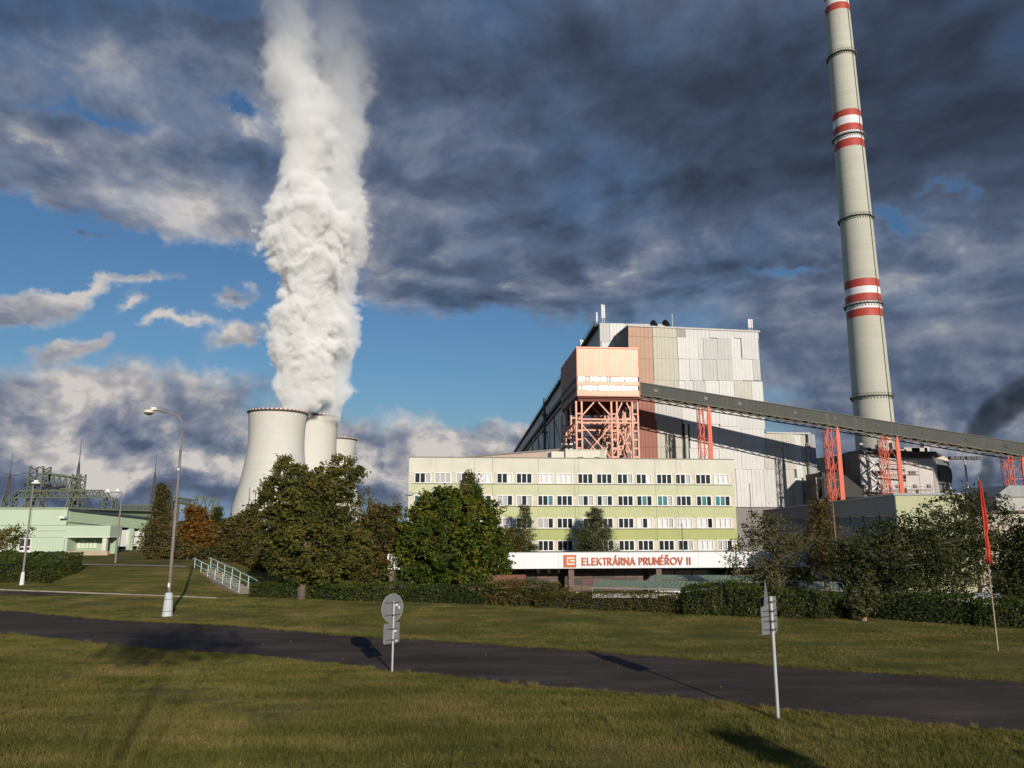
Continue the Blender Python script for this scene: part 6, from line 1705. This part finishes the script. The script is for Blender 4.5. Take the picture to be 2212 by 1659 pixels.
def conifer(name, label, cat, base_px, d_, top_px, half_w, leaf, levels, per, size, group=None, seed=1, py_bot=1200, base_z=None, sparse=0.0, bm=bark_p, belly=1.0, puff=.0):
    rng = np.random.RandomState(seed)
    bx_ = P(base_px, 1150, d_).x; bz_ = gz(bx_, d_) if base_z is None else base_z
    t = thing(name, label, cat, (bx_, d_, bz_), 0, group)
    zt3 = P(*top_px, d_).z; zb3 = max(bz_ + .3, P(top_px[0], py_bot, d_).z); H_ = zt3 - zb3; R_ = half_w * px_to_m(py_bot, d_)
    L_ = []; mb = MB(); mb.tube([(bx_, d_, bz_ - .2), (bx_, d_, bz_ + (zt3 - bz_) * .6), (bx_, d_, zt3)], [H_ * .022 + .05, H_ * .012 + .02, .01], 7)
    br = MB()
    for k in range(levels):
        f_ = k / levels; zz = zb3 + H_ * f_; rad = R_ * (1 - f_) ** belly * rng.uniform(.78, 1.15) + .08
        nb = max(3, int(11 * (1 - f_ * .6)))
        for j in range(nb):
            if rng.random_sample() < sparse: continue
            a = rng.uniform(0, 2 * PI); rj = rad * rng.uniform(.65, 1.12); dz_ = -rj * .22 * (1 - f_) + rj * .12
            tip = Vector((bx_ + rj * math.cos(a), d_ + rj * math.sin(a), zz + dz_ + rng.uniform(-.15, .15)))
            br.tube([(bx_, d_, zz), tip], [.035, .01], 4, cap=False)
            s_ = rng.random_sample(per) ** .6
            base_ = np.array([bx_, d_, zz])[None] * (1 - s_[:, None]) + np.array(tip)[None] * s_[:, None]
            spread = (.10 + puff) + .16 * rj * (1.1 - s_)
            L_.append(base_ + rng.normal(size=(per, 3)) * spread[:, None] * np.array([1, 1, .55 + puff]))
    L_ = np.concatenate(L_)
    leaf_object('crown', L_, size * rng.uniform(.6, 1.3, len(L_)), LM[leaf], t, rng, aspect=.35)
    mb.build('trunk', bm, t, smooth=True); br.build('branches', bm, t, kind='stuff')
    return t
g_trees = 'trees between the lawn and the power station'
# --- left side, on and behind the mound
conifer('spruce', 'dark brownish spruce beside the white pavilion windows', 'tree', 343, 74, (343, 1044), 45, 'spruce', 34, 42, .13, g_trees, 3, 1203, belly=.62, puff=.05)
tree('autumn_tree', 'orange autumn tree to the right of the dark spruce', 'tree', 425, 78, [(425, 1150, 38, 46), (408, 1175, 28, 28), (448, 1165, 26, 34), (420, 1115, 22, 22)], 'orange', 300, 46, .15, .55, g_trees, seed=4, base_z=1.2)
tree('bush', 'dark green bush at the foot of the orange tree', 'bush', 405, 73, [(400, 1190, 30, 16), (440, 1192, 32, 13), (372, 1190, 20, 14)], 'spruce', 120, 40, .12, .4, g_trees, seed=5, base_z=1.2, limbs=6, trunk_r=.08)
conifer('spruce', 'small dark conifer with a narrow tip right of the orange tree', 'tree', 468, 82, (466, 1096), 26, 'hedge_dark', 24, 34, .14, g_trees, 6, 1200, belly=.6, puff=.06)
tree('broadleaf_tree', 'brown-green tree left of the biggest linden, above the stairs', 'tree', 530, 70, [(528, 1165, 52, 58), (505, 1200, 38, 42), (560, 1195, 46, 48), (545, 1120, 34, 32), (500, 1150, 30, 34)], 'brown', 640, 46, .13, .5, g_trees, seed=7, limbs=30, base_z=.2)
tree('linden', 'biggest linden with ragged olive crown standing in the low hedge', 'tree', 655, 49, [(668, 1170, 98, 82), (640, 1085, 74, 66), (712, 1090, 66, 66), (600, 1150, 46, 50), (745, 1190, 62, 62), (615, 1210, 46, 36), (700, 1225, 90, 34), (610, 1012, 26, 22), (592, 1050, 26, 26), (650, 1030, 26, 26), (735, 1015, 30, 22), (762, 1030, 22, 26), (700, 1030, 28, 28), (690, 1060, 60, 40), (575, 1085, 16, 16), (620, 998, 10, 12), (640, 1008, 10, 14), (725, 998, 10, 12), (752, 1002, 9, 12), (775, 1018, 12, 14), (580, 1060, 14, 12)],
     'linden', 2500, 34, .105, .34, g_trees, seed=8, trunk_r=.26, limbs=90, shell=.25, twigs=60)
tree('broadleaf_tree', 'russet shaded tree between the biggest linden and the maple', 'tree', 803, 60, [(800, 1170, 50, 62), (822, 1130, 34, 38), (790, 1220, 48, 42), (845, 1150, 26, 40), (838, 1100, 26, 20)], 'brown', 700, 42, .12, .42, g_trees, seed=9, limbs=30)
tree('birch', 'thin grey-leaved birch tips behind the right shoulder of the linden', 'tree', 790, 92, [(797, 1075, 9, 28), (808, 1090, 9, 22), (782, 1080, 10, 26)], 'birch', 50, 24, .13, .5, g_trees, seed=10, trunk_r=.1, droop=1.2, limbs=14, base_z=-4.5)
t_b = thing('bare_tree', 'leafless sapling against the clouds left of the office block', 'tree', (P(853, 1120, 95).x, 95, -4.6), 0, g_trees)
mb = MB(); q = P(853, 1072, 95); mb.tube([(q.x, 95, -4.6), (q.x, 95, q.z)], [.12, .03], 6)
for k in range(16):
    zz = P(853, 1100, 95).z + (q.z - P(853, 1100, 95).z) * k / 16; s_ = 1 if k % 2 else -1; l_ = 1.6 * (1 - k / 22)
    mb.tube([(q.x, 95, zz), (q.x + s_ * l_ * .6, 95 + rnd.uniform(-.6, .6), zz + .25), (q.x + s_ * l_, 95 + rnd.uniform(-1, 1), zz + .8)], [.035, .025, .01], 4)
mb.build('trunk', bark, t_b)
# --- maple group in front of the office
tree('maple', 'bright green round maple in front of the left half of the office', 'tree', 975, 60, [(975, 1175, 112, 78), (905, 1140, 52, 56), (1030, 1130, 56, 62), (960, 1105, 58, 50), (880, 1200, 40, 52), (1065, 1195, 42, 50), (940, 1080, 40, 24), (1010, 1070, 32, 24), (960, 1240, 100, 34), (1095, 1215, 18, 22)],
     'maple', 2300, 34, .125, .42, g_trees, seed=11, trunk_r=.24, limbs=60, shell=.3, base_z=-2.6)
tree('birch', 'taller pointed birch rising behind the maple against the office windows', 'tree', 1012, 86, [(1013, 1050, 22, 34), (1030, 1075, 20, 26), (1000, 1072, 18, 26), (1012, 1025, 9, 16)], 'birch', 260, 34, .13, .42, g_trees, seed=12, trunk_r=.14, droop=.9, limbs=20, base_z=-4.6, twigs=14)
tree('birch', 'shorter grey-green birch left of the taller pointed one', 'tree', 966, 84, [(968, 1075, 18, 28), (960, 1095, 18, 20), (990, 1085, 10, 20)], 'birch', 180, 34, .13, .4, g_trees, seed=13, trunk_r=.12, droop=.8, limbs=16, base_z=-4.6)
tree('shrub', 'low brownish shrub between the maple and the slender pine', 'bush', 1108, 108, [(1105, 1165, 26, 26), (1120, 1180, 30, 16)], 'brown', 150, 36, .14, .5, g_trees, seed=14, limbs=8, base_z=-4.6)
conifer('pine', 'slender gappy pine in front of the office, right of the maple', 'tree', 1133, 108.3, (1133, 1088), 30, 'pine', 16, 95, .12, g_trees, 15, 1198, belly=.45, sparse=.2, puff=.08, base_z=-4.6)
conifer('pine', 'fuller dark pine standing above the orange sign emblem', 'tree', 1290, 108.8, (1284, 1097), 50, 'pine', 22, 110, .13, g_trees, 16, 1200, belly=.5, sparse=.08, puff=.12, base_z=-4.6)
conifer('pine', 'low wide pine tuft left of the fuller dark pine', 'tree', 1258, 109.2, (1262, 1140), 28, 'pine', 8, 50, .13, g_trees, 17, 1196, belly=.5, sparse=.2, puff=.18, base_z=-4.6)
# --- right side
tree('loose_tree', 'loose grey-leaved small tree before the right end of the white fascia', 'tree', 1680, 44, [(1665, 1165, 78, 52), (1610, 1215, 46, 46), (1690, 1240, 84, 50), (1730, 1190, 44, 48), (1650, 1130, 40, 28), (1700, 1290, 54, 34)], 'willow', 470, 26, .070, .46, g_trees, seed=18, trunk_r=.10, limbs=70, shell=.15, twigs=70)
conifer('pine', 'reddish-brown conifer between the two loose grey trees', 'tree', 1775, 66, (1773, 1078), 42, 'spruce', 24, 52, .13, g_trees, 19, 1225, belly=.42, puff=.14, sparse=.05)
tree('loose_tree', 'wide dark grey-leaved tree left of the red flag', 'tree', 1858, 41, [(1890, 1215, 84, 60), (1840, 1250, 60, 48), (1960, 1190, 70, 62), (1900, 1160, 50, 36), (1935, 1265, 80, 44), (1840, 1190, 36, 44), (2010, 1230, 56, 60), (1985, 1150, 46, 42), (2020, 1190, 60, 50)], 'willow_dark', 1350, 26, .075, .42, g_trees, seed=20, trunk_r=.11, limbs=80, shell=.15, twigs=60)
tree('loose_tree', 'tall loose tree behind the red flag, against the cream building', 'tree', 2050, 50, [(2060, 1120, 72, 50), (2100, 1165, 60, 50), (2040, 1180, 60, 56), (2090, 1080, 50, 26), (2150, 1100, 44, 34), (2130, 1180, 60, 70), (2060, 1240, 80, 50), (2160, 1250, 50, 40)], 'willow_dark', 950, 26, .080, .48, g_trees, seed=21, trunk_r=.13, limbs=60, shell=.15, twigs=60)
tree('loose_tree', 'dark tree cut by the right edge of the picture', 'tree', 2215, 40, [(2205, 1200, 40, 60), (2250, 1240, 70, 80), (2190, 1270, 36, 40), (2260, 1150, 60, 50)], 'willow_dark', 1100, 28, .08, .45, g_trees, seed=22, trunk_r=.12, limbs=30, shell=.15)
tree('sapling', 'small thin-leaved tree in front of the left pavilion windows', 'tree', 22, 67, [(20, 1165, 34, 26), (42, 1150, 22, 16), (-20, 1160, 40, 30), (10, 1185, 16, 12)], 'birch', 120, 26, .10, .5, g_trees, seed=23, trunk_r=.07, limbs=24, shell=.1, base_z=1.2, twigs=20)
# distant tree line seen through the gaps
rng = np.random.RandomState(77)
far = []
for k in range(420):
    x_ = rng.uniform(-700, 900); y_ = rng.uniform(480, 620)
    if -310 < x_ < -150: y_ = rng.uniform(560, 620)
    far.append((x_, y_, rng.uniform(4, 9)))
C_ = []
for x_, y_, h_ in far:
    u = rng.normal(size=(40, 3)); u /= np.linalg.norm(u, axis=1)[:, None]; C_.append(np.array([x_, y_, GO + h_ * .55]) + u * np.array([h_ * .7, h_ * .7, h_ * .5]))
o = leaf_object('far_wood', np.concatenate(C_), rng.uniform(1.0, 1.9, 40 * 420), leafmat('far_leaves', [(.02, .03, .012), (.05, .055, .02), (.09, .075, .03)], nscale=.02), None, rng)
tag(o, 'distant line of low trees along the horizon', None, kind='stuff')

# ---------------------------------------------------------------- hedges
def hedge(label, pts, wd, leaf, size=.062, dens=620, grp='clipped hedges along the lawn', seed=1, round_=.15, rough=.05):
    """pts: list of (foot px, foot py, height m)"""
    rng = np.random.RandomState(seed); Pp = [(G(a, b_), h_) for a, b_, h_ in pts]
    t = thing('hedge', label, 'hedge', tuple(Pp[0][0]), 0, grp)
    C_ = []; vs = []; fs = []
    for (a, ha), (b_, hb) in zip(Pp, Pp[1:]):
        d_ = Vector((b_.x - a.x, b_.y - a.y)); L_ = d_.length; d_.normalize(); nn_ = Vector((-d_.y, d_.x))
        n_ = int(L_ * dens * (max(ha, hb) * 1.6 + wd) / 2.6)
        t_ = rng.random_sample(n_); h_ = ha + (hb - ha) * t_
        reg = rng.random_sample(n_); top = reg < wd / (wd + 1.3 * h_)
        s_ = np.where(top, rng.random_sample(n_), np.where(rng.random_sample(n_) < .8, 0.0, 1.0))
        zz = np.where(top, 1.0, rng.random_sample(n_) ** .9)
        bulge = np.array([math.sin(q * L_ * 1.7 + seed) * .06 + math.sin(q * L_ * .6) * .07 for q in t_])
        s2 = s_ * wd + rng.normal(size=n_) * rough + np.where(s_ < .5, -1, 1) * np.sin(zz * PI * .9) * round_ * .4
        zt_ = zz * h_ + rng.normal(size=n_) * rough * .8 + bulge * zz - round_ * (1 - np.sin(np.clip(s_, 0, 1) * PI)) * (zz > .9) * .5
        X_ = a.x + d_.x * L_ * t_ + nn_.x * s2; Y_ = a.y + d_.y * L_ * t_ + nn_.y * s2
        C_.append(np.stack([X_, Y_, gz_np(X_, Y_) + np.maximum(zt_, .02)], -1))
        i0 = len(vs); z0_ = gz(a.x, a.y)
        for (p_, hh) in ((a, ha), (b_, hb)):
            for s3 in (.3, wd - .3):
                for z3 in (-.1, hh - .26): vs.append((p_.x + nn_.x * s3, p_.y + nn_.y * s3, gz(p_.x, p_.y) + z3))
        fs += [(i0, i0 + 4, i0 + 5, i0 + 1), (i0 + 1, i0 + 5, i0 + 7, i0 + 3), (i0 + 3, i0 + 7, i0 + 6, i0 + 2), (i0, i0 + 1, i0 + 3, i0 + 2), (i0 + 4, i0 + 6, i0 + 7, i0 + 5)]
    for (p_, h_), dd in ((Pp[0], -1), (Pp[-1], 1)):
        n_ = int(dens * h_ * wd); q = Pp[1][0] - Pp[0][0]; d_ = Vector((q.x, q.y)).normalized(); nn_ = Vector((-d_.y, d_.x))
        u = rng.random_sample(n_) * wd; z_ = rng.random_sample(n_) * h_; j = dd * np.abs(rng.normal(size=n_)) * rough + dd * .05
        X_ = p_.x + nn_.x * u + d_.x * j; Y_ = p_.y + nn_.y * u + d_.y * j; C_.append(np.stack([X_, Y_, gz_np(X_, Y_) + z_], -1))
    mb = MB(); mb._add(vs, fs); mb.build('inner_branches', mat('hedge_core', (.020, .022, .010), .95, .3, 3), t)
    C_ = np.concatenate(C_); leaf_object('foliage', C_, size * rng.uniform(.6, 1.4, len(C_)), LM[leaf], t, rng, aspect=.6)
    return t
def HH_(py0, py1, px):    # height of something whose foot is at py1 and top at py0
    g_ = G(px, py1); return P(px, py0, g_.y + .3).z - g_.z
hedge('clipped dark green hedge at the far left, in front of the pavilion', [(-150, 1255, .72 * HH_(1200, 1256, 10)), (0, 1259, .74 * HH_(1200, 1259, 10)), (60, 1260, .76 * HH_(1201, 1260, 60)), (104, 1261, .78 * HH_(1203, 1261, 104))], 3.4, 'hedge', size=.075, dens=420, seed=2)
hedge('short dark hedge stub at the foot of the stairs, left of the linden trunk', [(541, 1291, HH_(1259, 1291, 541)), (590, 1293, HH_(1258, 1293, 590)), (655, 1294, HH_(1260, 1294, 640))], 1.3, 'hedge', seed=3)
hedge('clipped hedge right of the linden trunk, below the dark trees', [(664, 1294, HH_(1262, 1294, 664)), (760, 1300, HH_(1263, 1300, 760)), (880, 1302, HH_(1264, 1302, 880))], 1.3, 'hedge', seed=4)
hedge('shaded hedge under the bright green maple', [(882, 1302, HH_(1268, 1302, 882)), (960, 1304, HH_(1268, 1304, 960)), (1045, 1307, HH_(1266, 1307, 1045))], 1.2, 'hedge_dark', seed=5)
hedge('taller unclipped rusty hedge bushes left of the trimmed autumn hedge', [(1047, 1307, HH_(1264, 1307, 1047)), (1105, 1310, HH_(1262, 1310, 1105)), (1160, 1311, HH_(1263, 1311, 1160)), (1205, 1312, HH_(1270, 1312, 1205))], 1.5, 'hedge_autumn', size=.06, seed=6, rough=.13)
hedge('neatly trimmed yellow-brown autumn hedge below the green shelters', [(1160, 1313, HH_(1284, 1313, 1160)), (1300, 1319, HH_(1282, 1319, 1300)), (1400, 1323, HH_(1282, 1323, 1400)), (1478, 1327, HH_(1286, 1327, 1470))], 1.0, 'hedge_autumn', size=.05, seed=7)
hedge('dark green hedge block beginning right of the autumn hedge', [(1484, 1329, HH_(1272, 1329, 1484)), (1560, 1331, HH_(1262, 1331, 1560)), (1640, 1335, HH_(1268, 1335, 1640))], 1.6, 'hedge', seed=8, rough=.09)
hedge('rounded dark hedge block just right of the edge-on sign', [(1690, 1336, HH_(1276, 1336, 1690)), (1760, 1338, HH_(1280, 1338, 1760)), (1830, 1338, HH_(1284, 1338, 1830))], 1.5, 'hedge', seed=9, rough=.09)
hedge('long dark hedge from the gap to the flagpole', [(1895, 1338, HH_(1287, 1338, 1895)), (2000, 1346, HH_(1288, 1346, 2000)), (2110, 1352, HH_(1292, 1352, 2110))], 1.4, 'hedge_dark', seed=10, rough=.07)
hedge('dark hedge behind the flagpole reaching the right edge', [(2116, 1353, HH_(1296, 1353, 2116)), (2212, 1358, HH_(1300, 1358, 2212)), (2330, 1364, HH_(1305, 1358, 2212))], 1.4, 'hedge', seed=11, rough=.07)
tree('bush', 'dark open bush filling the gap between the hedges left of the flag', 'bush', 1858, 38.5, [(1858, 1305, 30, 26), (1880, 1290, 22, 18)], 'willow', 150, 26, .07, .3, g_trees, seed=31, limbs=20, trunk_r=.05)
mb = MB(); q = G(1866, 1341); mb.tube([q - Vector((0, 0, .05)), q + Vector((0, 0, .35))], [.16, .13], 8); tag(mb.build('tree_stump', mat('stump', (.30, .22, .15), .9, .2, 4)), 'small pale tree stump in the gap of the dark hedges', 'stump')

# ---------------------------------------------------------------- grass: real blades in tufts on the lawns
def tuft_patch(name, n_, half, h_, m, seed):
    rng = np.random.RandomState(seed)
    c_ = rng.uniform(-half, half, (n_, 2)); a = rng.uniform(0, 2 * PI, n_); hh = h_ * rng.uniform(.5, 1.4, n_); w_ = rng.uniform(.004, .009, n_)
    ln = rng.normal(size=(n_, 2)) * .5
    v = np.zeros((n_, 3, 3)); v[:, 0, 0] = c_[:, 0] - np.cos(a) * w_; v[:, 0, 1] = c_[:, 1] - np.sin(a) * w_; v[:, 1, 0] = c_[:, 0] + np.cos(a) * w_; v[:, 1, 1] = c_[:, 1] + np.sin(a) * w_
    v[:, 2, 0] = c_[:, 0] + ln[:, 0] * hh; v[:, 2, 1] = c_[:, 1] + ln[:, 1] * hh; v[:, 2, 2] = hh; v[:, :2, 2] = -.015
    me = bpy.data.meshes.new(name); me.from_pydata(v.reshape(-1, 3).tolist(), [], np.arange(n_ * 3).reshape(-1, 3).tolist()); me.materials.append(m); me.update()
    return me
gb = bpy.data.materials.new('grass_blades'); gb.use_nodes = True
n = NT(gb.node_tree); n.N.clear(); gg = n.node('ShaderNodeNewGeometry')
c = grass_colour(n, gg.outputs['Position'], 1.25)
c = n.v('SCALE', c, n.rng(gg.outputs['Random Per Island'], 0, 1, .55, 1.5, 'LINEAR'))
d_ = n.node('ShaderNodeBsdfPrincipled', {'Base Color': c, 'Roughness': .7, 'Specular IOR Level': .15}); tr = n.node('ShaderNodeBsdfTranslucent', {'Color': c})
n.node('ShaderNodeOutputMaterial', {'Surface': n.node('ShaderNodeMixShader', {0: .3, 1: d_.outputs[0], 2: tr.outputs[0]}).outputs[0]})
def scatter(name, label, pts, patch, smin=.7, smax=1.3):
    me = bpy.data.meshes.new(name); me.from_pydata([tuple(p_) for p_ in pts], [], []); me.materials.append(gb)
    o = bpy.data.objects.new(name, me); COL.objects.link(o); tag(o, label, kind='stuff')
    src = bpy.data.objects.new(name + '_blade_source', patch)
    t = bpy.data.node_groups.new(name, 'GeometryNodeTree')
    t.interface.new_socket('Geometry', in_out='INPUT', socket_type='NodeSocketGeometry'); t.interface.new_socket('Geometry', in_out='OUTPUT', socket_type='NodeSocketGeometry')
    g = NT(t); gi = g.node('NodeGroupInput'); oi = g.node('GeometryNodeObjectInfo'); oi.inputs['Object'].default_value = src
    rv = g.node('FunctionNodeRandomValue', data_type='FLOAT'); rv.inputs[2].default_value = 0; rv.inputs[3].default_value = 6.283
    rs2 = g.node('FunctionNodeRandomValue', data_type='FLOAT'); rs2.inputs[2].default_value = smin; rs2.inputs[3].default_value = smax; rs2.inputs['Seed'].default_value = 3
    cx_ = g.node('ShaderNodeCombineXYZ', {2: rv.outputs[1]}); cs = g.node('ShaderNodeCombineXYZ', {0: 1.0, 1: 1.0, 2: rs2.outputs[1]})
    ip = g.node('GeometryNodeInstanceOnPoints', {'Points': gi.outputs[0], 'Instance': oi.outputs['Geometry'], 'Rotation': cx_.outputs[0], 'Scale': cs.outputs[0]})
    g.node('NodeGroupOutput', {0: ip.outputs[0]}); md = o.modifiers.new('blades', 'NODES'); md.node_group = t
    return o
rng = np.random.RandomState(9)
patchA = tuft_patch('blade_patch', 460, .30, .062, gb, 1)
pts = []
yy = 12.5
while yy < 33:
    wx_ = .75 * yy + 2; st = .42 if yy < 22 else .5
    for x_ in np.arange(-wx_, wx_, st):
        px_ = x_ + rng.uniform(-.15, .15); py_ = yy + rng.uniform(-.15, .15)
        if py_ < road_y(NEAR, px_) - .38: pts.append((px_, py_, gz(px_, py_) + .0))
    yy += st
# denser, taller fringe along the road edge
for L__, sgn in ((NEAR, -1), (FAR, 1)):
    for x_ in np.arange(L__[1][0] - 3, L__[-2][0] + 4, .22):
        y_ = float(road_y(L__, x_)) + sgn * rng.uniform(.22, .5)
        pts.append((x_, y_, .005))
scatter('lawn_grass', 'short autumn grass blades on the near lawn', pts, patchA, .45, 1.5)
patchC = tuft_patch('tall_tuft', 90, .09, .15, gb, 4)
pts = []
for k in range(1500):
    y_ = 12.8 + 20 * rng.random_sample() ** 1.3; x_ = rng.uniform(-.75, .75) * y_
    if y_ < road_y(NEAR, x_) - .3 and math.sin(x_ * .9 + 1.3) + math.sin(y_ * 1.3 + x_ * .4) + rng.normal() * .8 > .6: pts.append((x_, y_, .0))
for L__, sgn in ((NEAR, -1), (FAR, 1)):
    for x_ in np.arange(L__[1][0] - 3, L__[-2][0] + 4, .5):
        if rng.random_sample() < .8: pts.append((x_ + rng.uniform(-.3, .3), float(road_y(L__, x_)) + sgn * rng.uniform(.12, .45), .0))
scatter('grass_tufts', 'taller uneven grass tufts on the lawn and along the road edge', pts, patchC, .4, 1.2)
lm_ = leafmat('fallen_leaf', [(.10, .05, .015), (.22, .12, .03), (.30, .20, .05)], trans=.1, nscale=3)
q_ = []
for k in range(1000):
    y_ = rng.uniform(13, 46); x_ = rng.uniform(-.75, .75) * y_
    z_ = gz(x_, y_) + (.05 if not (road_y(NEAR, x_) < y_ < road_y(FAR, x_)) else .05)
    if road_y(NEAR, x_) < y_ < road_y(FAR, x_) and rng.random_sample() < .75: continue
    q_.append((x_, y_, z_))
tag(leaf_object('fallen_leaves', np.array(q_), .028 * rng.uniform(.5, 1.3, len(q_)), lm_, None, rng, aspect=.7), 'fallen yellow and brown leaves scattered over lawn and road', kind='stuff')
patchB = tuft_patch('blade_patch_far', 260, .5, .06, gb, 2)
pts = []
yy = 17.0
while yy < 60:
    wx_ = .75 * yy + 2; st = .8
    for x_ in np.arange(-wx_, wx_, st):
        px_ = x_ + rng.uniform(-.3, .3); py_ = yy + rng.uniform(-.3, .3)
        if py_ > road_y(FAR, px_) + .55 and py_ < hedge_y(px_) + (14 if px_ < -18 else 0) and not (px_ < -24 and abs(py_ - 52.5) < .9): pts.append((px_, py_, gz(px_, py_)))
    yy += st
scatter('verge_grass', 'mown grass between the road and the hedges', pts, patchB)

# ---------------------------------------------------------------- trees standing behind the camera, whose shadows reach into the lawn
def shade_tree(label, x_, y_, blobs_, seed):
    rng = np.random.RandomState(seed); t = thing('roadside_tree', label, 'tree', (x_, y_, 0))
    C_ = []
    for (ox, oy, hz_, r_, n_) in blobs_:
        u = rng.normal(size=(n_, 3)); u /= np.linalg.norm(u, axis=1)[:, None]; C_.append(np.array([x_ + ox, y_ + oy, hz_]) + u * (rng.random_sample(n_) ** .5)[:, None] * r_)
    C_ = np.concatenate(C_); leaf_object('crown', C_, .16 * rng.uniform(.6, 1.3, len(C_)), LM['linden'], t, rng)
    top = max(b_[2] for b_ in blobs_); mb = MB(); mb.tube([(x_, y_, 0), (x_, y_, top * .6), (x_ + .3, y_, top)], [.045, .04, .02], 8)
    for (ox, oy, hz_, r_, n_) in blobs_: mb.tube([(x_, y_, hz_ * .55), (x_ + ox, y_ + oy, hz_)], [.03, .012], 5)
    mb.build('trunk', bark, t, smooth=True)
shade_tree('tall roadside tree behind the viewer, its shadow lying across road and left lawn', 2.0, -11.5, [(0, 0, 14.6, 1.8, 620), (-1.6, .5, 14.0, 1.5, 260), (1.9, 0, 14.2, 1.4, 220)], 51)
shade_tree('slim young tree behind the viewer, its shadow on the lower right lawn', 12.3, -1.6, [(0, 0, 6.4, .55, 200), (.1, 0, 5.2, .75, 420), (-.1, 0, 3.9, .85, 520), (0, 0, 2.9, .7, 360)], 52)
